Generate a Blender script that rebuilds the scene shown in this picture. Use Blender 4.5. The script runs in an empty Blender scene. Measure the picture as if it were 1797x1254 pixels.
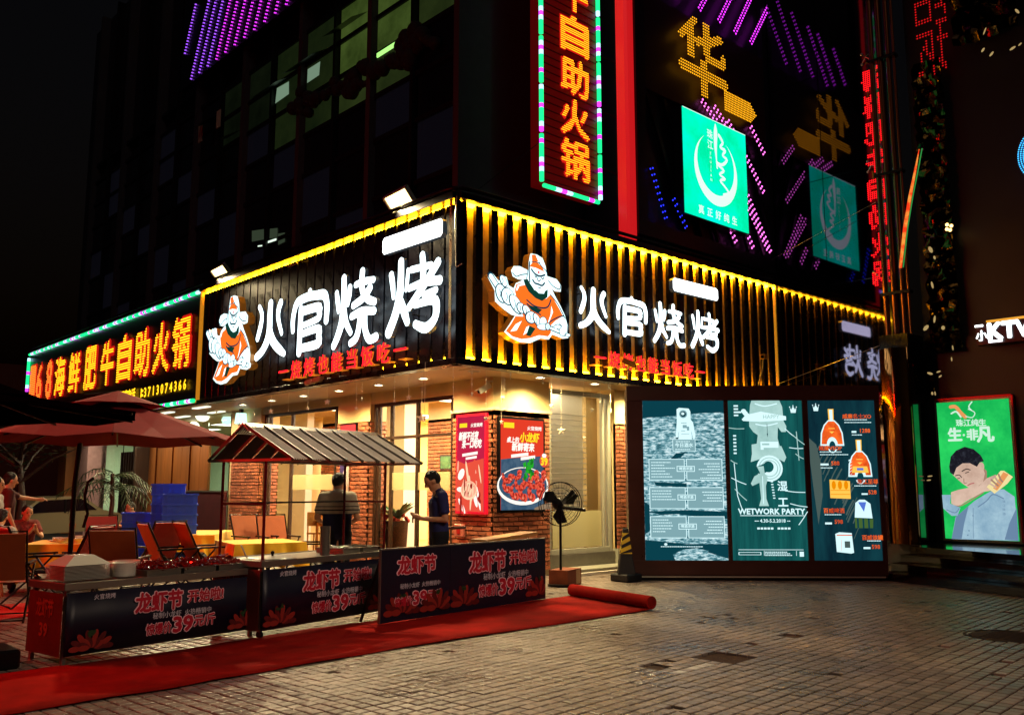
import bpy, math, random
from mathutils import Vector, Matrix, Euler
random.seed(7)
SC = bpy.context.scene
COL = SC.collection
V = Vector
# ------------------------------------------------------------------ camera
CAM = V((-9.024, -11.101, 1.6))
FPX, CX, CY = 1584.0, 898.5, 627.0
PITCH = math.atan(228 / FPX)
HEAD = math.radians(47.3)
cam_data = bpy.data.cameras.new('camera')
cam_data.sensor_width = 36
cam_data.lens = 36 * FPX / 1797
cam_data.clip_end = 600
cam = bpy.data.objects.new('camera', cam_data)
COL.objects.link(cam)
cam.location = CAM
cam.rotation_euler = (math.pi / 2 + PITCH, 0, HEAD - math.pi / 2)
SC.camera = cam
# ------------------------------------------------------------------ sky, sun, exposure
world = bpy.data.worlds.new('World')
SC.world = world
world.use_nodes = True
wn = world.node_tree
sky = wn.nodes.new('ShaderNodeTexSky')
sky.sky_type = 'NISHITA'
sky.sun_disc = False
sky.sun_elevation = math.radians(-3.0)
sky.sun_rotation = math.radians(200)
wn.links.new(sky.outputs[0], wn.nodes['Background'].inputs[0])
wn.nodes['Background'].inputs[1].default_value = 0.036
SC.view_settings.view_transform = 'Standard'
SC.view_settings.look = 'None'
SC.view_settings.exposure = 0
SC.view_settings.gamma = 1
SC.view_settings.use_curve_mapping = False
SC.render.engine = 'CYCLES'
SC.cycles.use_denoising = True
SC.cycles.use_light_tree = True
SC.cycles.max_bounces = 6
SC.cycles.glossy_bounces = 4
SC.cycles.transparent_max_bounces = 12
SC.cycles.sample_clamp_indirect = 4
SC.cycles.caustics_reflective = False
SC.cycles.caustics_refractive = False

def lamp(name, kind, loc, energy, color, target=None, size=0.2, size_y=None, spot=60, blend=0.5):
    d = bpy.data.lights.new(name, kind)
    d.energy = energy
    d.color = color
    if kind == 'AREA':
        d.size = size
        if size_y:
            d.shape = 'RECTANGLE'
            d.size_y = size_y
    elif kind == 'SUN':
        d.angle = size
    else:
        d.shadow_soft_size = size
    if kind == 'SPOT':
        d.spot_size = math.radians(spot)
        d.spot_blend = blend
    o = bpy.data.objects.new(name, d)
    COL.objects.link(o)
    o.location = loc
    if target is not None:
        o.rotation_euler = (V(target) - V(loc)).to_track_quat('-Z', 'Y').to_euler()
    return o

# the night glow of the street lamps behind the photographer
lamp('sun', 'SUN', (-30, -30, 40), 0.16, (1.0, 0.72, 0.62), target=(0, 0, 0), size=math.radians(25))
# lit lamps of the place whose light the photograph shows
lamp('red_sign_light', 'AREA', (-11.5, 4.0, 4.6), 560, (1.0, 0.01, 0.005), target=(-5.5, 1.0, 0.2), size=2.2, size_y=0.8)
lamp('street_lamp_light', 'SPOT', (-2.5, -11.5, 8.0), 1500, (1.0, 0.74, 0.54), target=(-2.2, -3.4, 0), size=0.35, spot=76, blend=0.9)

# ------------------------------------------------------------------ helpers
_fw = V((math.cos(HEAD), math.sin(HEAD), 0)); _rt = V((math.sin(HEAD), -math.cos(HEAD), 0)); _up = V((0, 0, 1))
_F = _fw * math.cos(PITCH) + _up * math.sin(PITCH)
_U = -_fw * math.sin(PITCH) + _up * math.cos(PITCH)
def at(px, py, X=None, Y=None, Z=None, D=None):
    """survey of the photograph: the point of a known plane seen at a pixel"""
    d = _F + _rt * ((px - CX) / FPX) - _U * ((py - CY) / FPX)
    if X is not None: t = (X - CAM.x) / d.x
    elif Y is not None: t = (Y - CAM.y) / d.y
    elif Z is not None: t = (Z - CAM.z) / d.z
    else: t = D / math.hypot(d.x, d.y)
    return CAM + d * t

def lin(c):
    if isinstance(c, str):
        c = [int(c[i:i + 2], 16) / 255 for i in (0, 2, 4)]
    return tuple((x / 12.92 if x <= 0.04045 else ((x + 0.055) / 1.055) ** 2.4) for x in c)

MATS = {}
def mat(name, color, rough=0.5, metal=0.0, noise=0.0, nscale=8.0, bump=0.0, bscale=60.0, island=0.0, emit=None, strength=0.0,
        trans=0.0, alpha=1.0, spec=0.5, ior=1.45, sheen=0.0, coat=0.0, stretch=None, rvar=0.0):
    if name in MATS: return MATS[name]
    m = bpy.data.materials.new(name); MATS[name] = m
    m.use_nodes = True
    nt = m.node_tree; N = nt.nodes; L = nt.links
    b = N['Principled BSDF']
    col = lin(color) if isinstance(color, str) else color
    b.inputs['Base Color'].default_value = (*col, 1)
    b.inputs['Roughness'].default_value = rough
    b.inputs['Metallic'].default_value = metal
    b.inputs['Specular IOR Level'].default_value = spec
    b.inputs['IOR'].default_value = ior
    if trans: b.inputs['Transmission Weight'].default_value = trans
    if alpha < 1: b.inputs['Alpha'].default_value = alpha
    if sheen: b.inputs['Sheen Weight'].default_value = sheen
    if coat: b.inputs['Coat Weight'].default_value = coat
    if noise or island or bump or rvar:
        tc = N.new('ShaderNodeTexCoord')
        src = tc.outputs['Object']
        if stretch:
            mp = N.new('ShaderNodeMapping'); mp.inputs['Scale'].default_value = stretch
            L.new(src, mp.inputs[0]); src = mp.outputs[0]
        if noise or island:
            cur = None
            base = N.new('ShaderNodeHueSaturation'); base.inputs['Color'].default_value = (*col, 1)
            if noise:
                nz = N.new('ShaderNodeTexNoise'); nz.inputs['Scale'].default_value = nscale; nz.inputs['Detail'].default_value = 6
                nz.inputs['Roughness'].default_value = 0.65
                L.new(src, nz.inputs['Vector'])
                mr = N.new('ShaderNodeMapRange'); mr.inputs[1].default_value = 0.3; mr.inputs[2].default_value = 0.7
                mr.inputs[3].default_value = 1 - noise; mr.inputs[4].default_value = 1 + noise
                L.new(nz.outputs['Fac'], mr.inputs[0]); cur = mr.outputs[0]
                if rvar:
                    r2 = N.new('ShaderNodeMapRange'); r2.inputs[1].default_value = .3; r2.inputs[2].default_value = .7
                    r2.inputs[3].default_value = max(rough - rvar, .02); r2.inputs[4].default_value = min(rough + rvar, 1)
                    L.new(nz.outputs['Fac'], r2.inputs[0]); L.new(r2.outputs[0], b.inputs['Roughness'])
            if island:
                g = N.new('ShaderNodeNewGeometry'); oi = N.new('ShaderNodeObjectInfo')
                ad = N.new('ShaderNodeMath'); ad.operation = 'ADD'
                L.new(g.outputs['Random Per Island'], ad.inputs[0]); L.new(oi.outputs['Random'], ad.inputs[1])
                fr = N.new('ShaderNodeMath'); fr.operation = 'FRACT'; L.new(ad.outputs[0], fr.inputs[0])
                m2 = N.new('ShaderNodeMapRange'); m2.inputs[3].default_value = 1 - island; m2.inputs[4].default_value = 1 + island
                L.new(fr.outputs[0], m2.inputs[0])
                if cur is not None:
                    mu = N.new('ShaderNodeMath'); mu.operation = 'MULTIPLY'
                    L.new(cur, mu.inputs[0]); L.new(m2.outputs[0], mu.inputs[1]); cur = mu.outputs[0]
                else: cur = m2.outputs[0]
            L.new(cur, base.inputs['Value']); L.new(base.outputs[0], b.inputs['Base Color'])
        if bump:
            nb = N.new('ShaderNodeTexNoise'); nb.inputs['Scale'].default_value = bscale; nb.inputs['Detail'].default_value = 4
            L.new(src, nb.inputs['Vector'])
            bp = N.new('ShaderNodeBump'); bp.inputs['Strength'].default_value = bump; bp.inputs['Distance'].default_value = 0.02
            L.new(nb.outputs['Fac'], bp.inputs['Height']); L.new(bp.outputs[0], b.inputs['Normal'])
    if emit is not None:
        b.inputs['Emission Color'].default_value = (*(lin(emit) if isinstance(emit, str) else emit), 1)
        b.inputs['Emission Strength'].default_value = strength
    return m

def em(name, color, strength, sample=True, noise=0.0, nscale=6.0, color2=None, stretch=None, detail=6, lo=.42, hi=.58):
    """self-lit surface: lamp, LED, back-lit print or added reflection; color2 mixes in a printed mottling"""
    if name in MATS: return MATS[name]
    m = bpy.data.materials.new(name); MATS[name] = m
    m.use_nodes = True
    nt = m.node_tree; N = nt.nodes; L = nt.links
    N.remove(N['Principled BSDF'])
    e = N.new('ShaderNodeEmission')
    col = lin(color) if isinstance(color, str) else color
    e.inputs[0].default_value = (*col, 1); e.inputs[1].default_value = strength
    if color2 is not None:
        tc = N.new('ShaderNodeTexCoord'); src = tc.outputs['Object']
        if stretch:
            mp = N.new('ShaderNodeMapping'); mp.inputs['Scale'].default_value = stretch; L.new(src, mp.inputs[0]); src = mp.outputs[0]
        nz = N.new('ShaderNodeTexNoise'); nz.inputs['Scale'].default_value = nscale; nz.inputs['Detail'].default_value = detail
        nz.inputs['Roughness'].default_value = .7
        L.new(src, nz.inputs['Vector'])
        cr = N.new('ShaderNodeValToRGB'); cs = color2 if isinstance(color2[0], (list, tuple, str)) else [color2]
        allc = [color] + list(cs)
        for i, c in enumerate(allc):
            p = lo + (hi - lo) * i / (len(allc) - 1)
            el = cr.color_ramp.elements[i] if i < 2 else cr.color_ramp.elements.new(p)
            el.position = p
        for i, c in enumerate(allc):
            cr.color_ramp.elements[i].color = (*(lin(c) if isinstance(c, str) else c), 1)
        L.new(nz.outputs['Fac'], cr.inputs[0]); L.new(cr.outputs[0], e.inputs[0])
    L.new(e.outputs[0], N['Material Output'].inputs[0])
    if not sample: m.cycles.emission_sampling = 'NONE'
    return m

def wmat(o):
    M = o.matrix_basis.copy()
    while o.parent is not None:
        M = o.parent.matrix_basis @ o.matrix_parent_inverse @ M
        o = o.parent
    return M

def setp(o, parent):
    if parent is not None:
        o.parent = parent
        o.matrix_parent_inverse = wmat(parent).inverted()

def thing(name, label, cat, loc=(0, 0, 0), group=None, kind=None):
    o = bpy.data.objects.new(name, None)
    o.empty_display_size = .2
    COL.objects.link(o)
    o.location = loc
    if label: o['label'] = label
    if cat: o['category'] = cat
    if group: o['group'] = group
    if kind: o['kind'] = kind
    return o

def tag(o, label=None, cat=None, group=None, kind=None):
    for k, v in (('label', label), ('category', cat), ('group', group), ('kind', kind)):
        if v: o[k] = v
    return o

def copy_tree(o, parent=None, over=None):
    c = o.copy(); COL.objects.link(c)
    if parent is not None: c.parent = parent; c.matrix_parent_inverse = o.matrix_parent_inverse
    for ch in list(KIDS.get(o.name, [])):
        k = copy_tree(ch, c)
        KIDS.setdefault(c.name, []).append(k)
    return c
KIDS = {}

class Frame:
    """a plane to draw on: origin, right and up directions; normal points to the viewer"""
    def __init__(s, o, u, v=(0, 0, 1)):
        s.o = V(o); s.u = V(u).normalized(); v = V(v)
        s.n = s.u.cross(v).normalized(); s.v = s.n.cross(s.u).normalized()
    def p(s, a, b, h=0.0): return s.o + s.u * a + s.v * b + s.n * h

def ellipse(cx, cy, rx, ry, n=20, rot=0, a0=0, a1=2 * math.pi):
    c, s_ = math.cos(rot), math.sin(rot); out = []
    full = abs(a1 - a0 - 2 * math.pi) < 1e-6
    for i in range(n if full else n + 1):
        t = a0 + (a1 - a0) * i / n; x, y = rx * math.cos(t), ry * math.sin(t)
        out.append((cx + x * c - y * s_, cy + x * s_ + y * c))
    return out

_TX = {}
def glyphs(body, bold=0.0, shear=0.0):
    k = (body, bold, shear)
    if k not in _TX:
        c = bpy.data.curves.new('t', 'FONT'); c.body = body; c.size = 1; c.shear = shear; c.align_x = 'LEFT'; c.align_y = 'BOTTOM_BASELINE'
        c.resolution_u = 2; c.fill_mode = 'FRONT'; c.offset = 0
        o = bpy.data.objects.new('t', c); m = o.to_mesh()
        v = [(p.co.x, p.co.y) for p in m.vertices]; f = [tuple(p.vertices) for p in m.polygons]
        o.to_mesh_clear(); bpy.data.objects.remove(o); bpy.data.curves.remove(c)
        x0 = min(p[0] for p in v); x1 = max(p[0] for p in v); y0 = min(p[1] for p in v); y1 = max(p[1] for p in v)
        _TX[k] = (v, f, (x0, x1, y0, y1))
    return _TX[k]

class MB:
    def __init__(s): s.v = []; s.f = []; s.m = []; s.sm = []
    def add(s, vs, fs, mi=0, smooth=False):
        b = len(s.v); s.v.extend([tuple(p) for p in vs])
        for f in fs: s.f.append(tuple(b + i for i in f)); s.m.append(mi); s.sm.append(smooth)
        return s
    def box(s, p0, p1, mi=0):
        x0, y0, z0 = [min(a, b) for a, b in zip(p0, p1)]; x1, y1, z1 = [max(a, b) for a, b in zip(p0, p1)]
        vs = [(x0, y0, z0), (x1, y0, z0), (x1, y1, z0), (x0, y1, z0), (x0, y0, z1), (x1, y0, z1), (x1, y1, z1), (x0, y1, z1)]
        return s.add(vs, [(0, 3, 2, 1), (4, 5, 6, 7), (0, 1, 5, 4), (1, 2, 6, 5), (2, 3, 7, 6), (3, 0, 4, 7)], mi)
    def fbox(s, F, a0, a1, b0, b1, h0, h1, mi=0):
        vs = [F.p(a, b, h) for h in (h0, h1) for a, b in ((a0, b0), (a1, b0), (a1, b1), (a0, b1))]
        return s.add(vs, [(0, 3, 2, 1), (4, 5, 6, 7), (0, 1, 5, 4), (1, 2, 6, 5), (2, 3, 7, 6), (3, 0, 4, 7)], mi)
    def beam(s, a, b, w, h, mi=0):
        a, b = V(a), V(b); d = (b - a).normalized(); up = V((0, 0, 1)) if abs(d.z) < .95 else V((1, 0, 0))
        x = d.cross(up).normalized() * w / 2; y = x.cross(d).normalized() * h / 2
        vs = [p + sx * x + sy * y for p in (a, b) for sx, sy in ((-1, -1), (1, -1), (1, 1), (-1, 1))]
        return s.add(vs, [(0, 1, 2, 3), (7, 6, 5, 4), (0, 4, 5, 1), (1, 5, 6, 2), (2, 6, 7, 3), (3, 7, 4, 0)], mi)
    def cyl(s, a, b, r0, r1=None, n=12, mi=0, smooth=True, caps=True):
        r1 = r0 if r1 is None else r1
        a, b = V(a), V(b); d = (b - a).normalized(); up = V((0, 0, 1)) if abs(d.z) < .95 else V((1, 0, 0))
        x = d.cross(up).normalized(); y = x.cross(d).normalized() * -1
        vs = []
        for c, r in ((a, r0), (b, r1)):
            for i in range(n): t = 2 * math.pi * i / n; vs.append(c + x * math.cos(t) * r + y * math.sin(t) * r)
        s.add(vs, [(i, (i + 1) % n, n + (i + 1) % n, n + i) for i in range(n)], mi, smooth)
        if caps: s.add(vs, [tuple(reversed(range(n))), tuple(range(n, 2 * n))], mi)
        return s
    def tube(s, pts, r, n=6, mi=0):
        pts = [V(p) for p in pts]; rs = r if isinstance(r, (list, tuple)) else [r] * len(pts)
        vs = []; prev = None
        for i, p in enumerate(pts):
            d = (pts[min(i + 1, len(pts) - 1)] - pts[max(i - 1, 0)]).normalized()
            if prev is None: prev = V((0, 0, 1)) if abs(d.z) < .9 else V((1, 0, 0))
            x = d.cross(prev)
            if x.length < 1e-4: x = d.cross(V((0.3, .8, .1)))
            x.normalize(); y = x.cross(d).normalized(); prev = y
            for k in range(n): t = 2 * math.pi * k / n; vs.append(p + (x * math.cos(t) + y * math.sin(t)) * rs[i])
        fs = [(j * n + k, j * n + (k + 1) % n, (j + 1) * n + (k + 1) % n, (j + 1) * n + k) for j in range(len(pts) - 1) for k in range(n)]
        s.add(vs, fs, mi, True); m = (len(pts) - 1) * n
        return s.add(vs, [tuple(reversed(range(n))), tuple(range(m, m + n))], mi)
    def ell(s, c, r, n=12, m=8, mi=0, rot=None):
        r = (r, r, r) if not isinstance(r, (list, tuple)) else r; c = V(c); vs = []
        R = Euler(rot).to_matrix() if rot else None
        for j in range(m + 1):
            ph = math.pi * j / m
            for i in range(n):
                t = 2 * math.pi * i / n
                q = V((r[0] * math.sin(ph) * math.cos(t), r[1] * math.sin(ph) * math.sin(t), r[2] * math.cos(ph)))
                vs.append(c + (R @ q if R else q))
        fs = []
        for j in range(m):
            for i in range(n):
                a, b, c2, d = j * n + i, (j + 1) * n + i, (j + 1) * n + (i + 1) % n, j * n + (i + 1) % n
                if j == 0: fs.append((a, b, c2))
                elif j == m - 1: fs.append((a, b, d))
                else: fs.append((a, b, c2, d))
        return s.add(vs, fs, mi, True)
    def lathe(s, c, prof, n=24, mi=0, smooth=True):
        c = V(c); vs = [c + V((r * math.cos(2 * math.pi * i / n), r * math.sin(2 * math.pi * i / n), z)) for r, z in prof for i in range(n)]
        return s.add(vs, [(j * n + i, j * n + (i + 1) % n, (j + 1) * n + (i + 1) % n, (j + 1) * n + i) for j in range(len(prof) - 1) for i in range(n)], mi, smooth)
    def poly(s, F, pts, h, mi=0): return s.add([F.p(a, b, h) for a, b in pts], [tuple(range(len(pts)))], mi)
    def prism(s, F, pts, h0, h1, mi=0, side=None):
        ar = sum(pts[i][0] * pts[(i + 1) % len(pts)][1] - pts[(i + 1) % len(pts)][0] * pts[i][1] for i in range(len(pts)))
        if ar < 0: pts = pts[::-1]
        n = len(pts); vs = [F.p(a, b, h0) for a, b in pts] + [F.p(a, b, h1) for a, b in pts]
        s.add(vs, [tuple(range(n, 2 * n))], mi); s.add(vs, [tuple(reversed(range(n)))] + [(i, (i + 1) % n, n + (i + 1) % n, n + i) for i in range(n)], mi if side is None else side)
        return s
    def ribbon(s, F, st, h0, h1, mi=0, side=None):
        """a stroke with round ends: st = [(a, b, width)...]; built as one closed box letter stroke"""
        pts = []
        for i in range(len(st) - 1):     # smooth the stroke a little
            p0 = st[max(i - 1, 0)]; p1 = st[i]; p2 = st[i + 1]; p3 = st[min(i + 2, len(st) - 1)]
            for k in range(4):
                t = k / 4
                pts.append(tuple(.5 * (2 * b + (c - a) * t + (2 * a - 5 * b + 4 * c - d) * t * t + (3 * b - a - 3 * c + d) * t ** 3) for a, b, c, d in zip(p0, p1, p2, p3)))
        pts.append(st[-1])
        Lf, Rt = [], []
        for i, p in enumerate(pts):
            q0 = pts[max(i - 1, 0)]; q1 = pts[min(i + 1, len(pts) - 1)]
            d = V((q1[0] - q0[0], q1[1] - q0[1])).normalized(); nn = V((-d.y, d.x)); w = p[2] / 2
            Lf.append((p[0] + nn.x * w, p[1] + nn.y * w)); Rt.append((p[0] - nn.x * w, p[1] - nn.y * w))
        def cap(p, q, w):
            a = math.atan2(p[1] - q[1], p[0] - q[0])
            return [(p[0] + math.cos(a + t) * w, p[1] + math.sin(a + t) * w) for t in (math.pi * .4, math.pi * .25, 0, -math.pi * .25, -math.pi * .4)]
        n = len(pts)
        # body as quads
        vs = [F.p(a, b, h) for h in (h0, h1) for L_ in (Lf, Rt) for a, b in L_]
        top = 2 * n
        s.add(vs, [(top + i, top + n + i, top + n + i + 1, top + i + 1) for i in range(n - 1)], mi)
        s.add(vs, [(i, i + 1, top + i + 1, top + i) for i in range(n - 1)] + [(n + i + 1, n + i, top + n + i, top + n + i + 1) for i in range(n - 1)], mi if side is None else side)
        for p, q, A, B in ((pts[-1], pts[-2], Lf[-1], Rt[-1]), (pts[0], pts[1], Rt[0], Lf[0])):
            c = [A] + cap(p, q, p[2] / 2) + [B]
            s.add([F.p(a, b, h1) for a, b in c], [tuple(reversed(range(len(c))))], mi)
            vv = [F.p(a, b, h0) for a, b in c] + [F.p(a, b, h1) for a, b in c]; k = len(c)
            s.add(vv, [(i + 1, i, k + i, k + i + 1) for i in range(k - 1)], mi if side is None else side)
        return s
    def text(s, F, body, a, b, size, h, mi=0, bold=0.0, shear=0.0, align='C', width=None, mirror=False):
        """flat lettering; size = height of a full character"""
        v, f, (x0, x1, y0, y1) = glyphs(body, bold, shear)
        k = size / .92; kx = k if width is None else width / (x1 - x0)
        ox = {'C': (x0 + x1) / 2, 'L': x0, 'R': x1}[align]
        sh = [(0, 0)] if bold <= .004 else [(bold * math.cos(t), bold * math.sin(t)) for t in [i * math.pi / 4 for i in range(8)]] + [(0, 0)]
        for i, (dx, dy) in enumerate(sh):
            s.add([F.p(a + (x - ox + dx) * kx, b + (y + .08 + dy - .38) * k, h + i * .00035) for x, y in v], f, mi)
        return s
    def dots(s, F, body, a, b, w, hgt, h, step, r, mi=0, bold=.03, step_b=None, shift=True):
        """LED lettering: rows of small diamonds inside the character's outline, box a..a+w, b..b+hgt"""
        v, f, (x0, x1, y0, y1) = glyphs(body)
        kx = w / (x1 - x0); ky = hgt / (y1 - y0); step_b = step_b or step
        tr = []
        for q in f:
            for i in range(1, len(q) - 1): tr.append((v[q[0]], v[q[i]], v[q[i + 1]]))
        P = [((p[0] - x0) * kx, (p[1] - y0) * ky) for p in v]
        hit = set()
        nx, ny = int(w / step) + 1, int(hgt / step_b) + 1
        R = bold * kx
        for t in tr:
            T = [((p[0] - x0) * kx, (p[1] - y0) * ky) for p in t]
            for dx, dy in ((0, 0), (R, 0), (-R, 0), (0, R), (0, -R)):
                Q = [(p[0] + dx, p[1] + dy) for p in T]
                i0, i1 = max(0, math.ceil(min(p[0] for p in Q) / step)), min(nx, math.floor(max(p[0] for p in Q) / step))
                j0, j1 = max(0, math.ceil(min(p[1] for p in Q) / step_b)), min(ny, math.floor(max(p[1] for p in Q) / step_b))
                (ax, ay), (bx, by), (cx, cy) = Q
                for i in range(i0, i1 + 1):
                    for j in range(j0, j1 + 1):
                        x, y = i * step, j * step_b
                        d1 = (bx - ax) * (y - ay) - (by - ay) * (x - ax); d2 = (cx - bx) * (y - by) - (cy - by) * (x - bx); d3 = (ax - cx) * (y - cy) - (ay - cy) * (x - cx)
                        if (d1 >= 0 and d2 >= 0 and d3 >= 0) or (d1 <= 0 and d2 <= 0 and d3 <= 0): hit.add((i, j))
        for i, j in hit: s.dot(F, a + i * step, b + j * step_b, h, r, mi)
        return s
    def dot(s, F, x, y, h, r, mi=0):
        vs = [F.p(x + r, y, h), F.p(x, y + r, h), F.p(x - r, y, h), F.p(x, y - r, h), F.p(x, y, h + r * .8)]
        return s.add(vs, [(0, 1, 4), (1, 2, 4), (2, 3, 4), (3, 0, 4)], mi)
    def obj(s, name, mats, parent=None, label=None, cat=None, group=None, kind=None, bevel=0, flip=False, sharp=None):
        me = bpy.data.meshes.new(name)
        me.from_pydata(s.v, [], s.f)
        if not isinstance(mats, (list, tuple)): mats = [mats]
        for m in mats: me.materials.append(m)
        me.polygons.foreach_set('material_index', s.m); me.polygons.foreach_set('use_smooth', s.sm)
        me.update()
        if any(s.sm):
            try: me.set_sharp_from_angle(angle=math.radians(45))
            except Exception: pass
        o = bpy.data.objects.new(name, me); COL.objects.link(o)
        setp(o, parent)
        if parent is not None: KIDS.setdefault(parent.name, []).append(o)
        if bevel:
            md = o.modifiers.new('bevel', 'BEVEL'); md.width = bevel; md.segments = 1; md.limit_method = 'ANGLE'
        return tag(o, label, cat, group, kind)
# ------------------------------------------------------------------ materials
M_dark = mat('black_panel', '0c0a12', rough=.32, noise=.3, nscale=3)
M_slab = mat('fascia_black_aluminium', '15131d', rough=.3, metal=.35, noise=.25, nscale=5, rvar=.1)
M_groove = mat('fascia_groove_lining', 'd9b070', rough=.6, noise=.1)
M_cream = mat('cream_plaster', 'd9bd84', rough=.7, noise=.06, nscale=2.5, bump=.08, bscale=30)
M_white = mat('white_paint', 'dcd8c8', rough=.5, noise=.05, nscale=3)
M_soffit = mat('soffit_plaster', 'e0c088', rough=.5, noise=.07, nscale=1.6)
M_brick = mat('red_brick', 'a8603e', rough=.8, noise=.3, nscale=9, island=.4, bump=.5, bscale=70)
M_brick_in = mat('interior_brick', 'b5683a', rough=.8, noise=.25, nscale=9, island=.35, bump=.4, bscale=60)
M_mortar = mat('mortar', 'd8c296', rough=.9, noise=.15, nscale=30, bump=.4, bscale=90)
M_frame = mat('dark_wood_frame', '3a2416', rough=.45, noise=.25, nscale=14, stretch=(1, 1, .12))
M_lightframe = mat('white_aluminium', 'b9b6a2', rough=.35, metal=.3, noise=.06)
M_steel = mat('brushed_steel', 'a9a39a', rough=.3, metal=.9, noise=.04, nscale=4)
M_steel2 = mat('worn_steel', '8b857c', rough=.42, metal=.85, noise=.1, nscale=5)
M_glass = mat('window_glass', 'ffffff', rough=.02, trans=1.0, ior=1.12, spec=.5)
M_mirror = mat('tinted_mirror_glass', '5a5263', rough=.035, metal=1.0, noise=.12, nscale=.5, bump=.015, bscale=1.4)
M_bronze = mat('polished_bronze', '8a5a30', rough=.08, metal=1.0, bump=.5, bscale=1.6, stretch=(1, 1, .6))
M_blackgloss = mat('black_polished_stone', '08070a', rough=.12, noise=.4, nscale=4, coat=.4)
M_wood = mat('varnished_wood', '9a5a26', rough=.4, noise=.3, nscale=10, stretch=(1, 1, .15))
M_woodlight = mat('pine_wood', 'c58a46', rough=.45, noise=.22, nscale=12, stretch=(1, .2, 1))
M_steeldark = mat('black_steel', '100e10', rough=.4, metal=.6, noise=.2)
E_yel = em('amber_led_strip', (1.0, .43, .004), 110)
E_white = em('white_backlit_acrylic', (.80, .97, 1.0), 3.4)
E_plate = em('white_backlit_plate', (.9, .98, 1.0), 3.6)
E_red = em('red_neon', (1.0, .012, .02), 2.2)
E_orange = em('orange_backlit_print', (1.0, .17, .015), 1.15)
E_cyanw = em('pale_backlit_print', (.72, .98, 1.0), 1.7)
E_dkteal = em('dark_teal_print', (.0, .035, .07), 1)
E_beard = em('green_black_print', (.005, .045, .03), 1)
E_down = em('downlight_lens', (1.0, .9, .62), 22)
E_pur = em('purple_led', (.62, .03, .80), 2.6, sample=False)
E_pur2 = em('violet_led', (.35, .08, 1.0), 2.2, sample=False)
E_pink = em('pink_led', (1.0, .15, .75), 3.2, sample=False)
E_blue = em('blue_led', (.02, .03, 1.0), 2.8, sample=False)
E_amb = em('amber_led', (1.0, .42, .01), 1.6, sample=False)
E_ledy = em('yellow_led', (1.0, .52, .01), 2.4, sample=False)
E_ledr = em('red_led', (1.0, .02, .01), 2.4, sample=False)
E_g = em('green_light_tube', (.01, .85, .22), 1.8)
E_c = em('cyan_white_light_tube', (.45, .9, 1.0), 1.8)
E_m = em('magenta_light_tube', (.75, .05, .95), 1.8)

FR = Frame((0, 0, 0), (1, 0, 0))            # right facade: a = X, b = Z
FL = Frame((0, 0, 0), (0, -1, 0))           # left facade:  a = -Y, b = Z

# ------------------------------------------------------------------ ground and paving
ground = MB()
ground.add([(-90, -90, -.03), (90, -90, -.03), (90, 120, -.03), (-90, 120, -.03)], [(0, 1, 2, 3)])
M_joint = mat('dark_paving_joint', '120d0a', rough=.85, noise=.4, nscale=3, bump=.5, bscale=40)
M_tile = mat('granite_sett', '75685f', rough=.36, noise=.34, nscale=1.1, island=.27, bump=.3, bscale=55, rvar=.16)
M_tilepale = mat('pale_granite_sett', 'b8b2a8', rough=.4, noise=.15, island=.12, bump=.2)
ground_o = ground.obj('ground', M_joint, kind='structure')
TA = math.radians(4.5); TS = .1165
ta, tb = V((math.cos(TA), math.sin(TA), 0)), V((-math.sin(TA), math.cos(TA), 0))
holes = [(at(1272, 1151, Z=0), .26, .2), (at(1145, 1167, Z=0), .1, .1), (at(1243, 1081, Z=0), .08, .08), (at(1385, 1114, Z=0), .14, .08), (at(1320, 1128, Z=0), .1, .07)]
mh = at(1770, 1115, Z=0)
near, far = [], []
for i in range(-150, 150):
    for j in range(-130, 190):
        p = ta * (i * TS) + tb * (j * TS)
        d = p - V((CAM.x, CAM.y, 0)); fwd = d.dot(_fw); sd = d.dot(_rt)
        if fwd < 5.6 or fwd > 19.5 or abs(sd) > fwd * .6 + .5: continue
        if p.x > 3.0 and p.y > .9 or p.x > 1.9 and p.y > 1.2: continue
        if any(abs((p - h[0]).dot(ta)) < h[1] and abs((p - h[0]).dot(tb)) < h[2] for h in holes): continue
        if (p - mh).length < .42: continue
        (near if abs(sd) < fwd * .57 else far).append((fwd + abs(sd) * .1, p))
near.sort(key=lambda q: q[0])
pale = at(1217, 1174, Z=0)
def sett(r=0):
    w = TS * .445; b = .008
    m = MB(); z = 0
    vs = [(-w, -w, -.03), (w, -w, -.03), (w, w, -.03), (-w, w, -.03), (-w, -w, z - .004), (w, -w, z - .004), (w, w, z - .004), (-w, w, z - .004),
          (-w + b, -w + b, z), (w - b, -w + b, z), (w - b, w - b, z), (-w + b, w - b, z)]
    fs = [(8, 9, 10, 11)] + [(4 + k, 4 + (k + 1) % 4, 8 + (k + 1) % 4, 8 + k) for k in range(4)] + [(k, (k + 1) % 4, 4 + (k + 1) % 4, 4 + k) for k in range(4)]
    return vs, fs
sv, sf = sett()
proto = MB().add(sv, sf).obj('paving_sett', M_tile, ground_o)
tilt = lambda: (random.uniform(-.012, .012), random.uniform(-.012, .012))
def put(o, p):
    o.location = (p.x, p.y, random.uniform(-.004, .0)); t = tilt(); o.rotation_euler = (t[0], t[1], TA + random.uniform(-.012, .012))
put(proto, near[0][1])
for fwd, p in near[1:300]:
    c = proto.copy(); COL.objects.link(c); c.parent = ground_o; put(c, p)
rest = MB(); palemb = MB()
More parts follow.
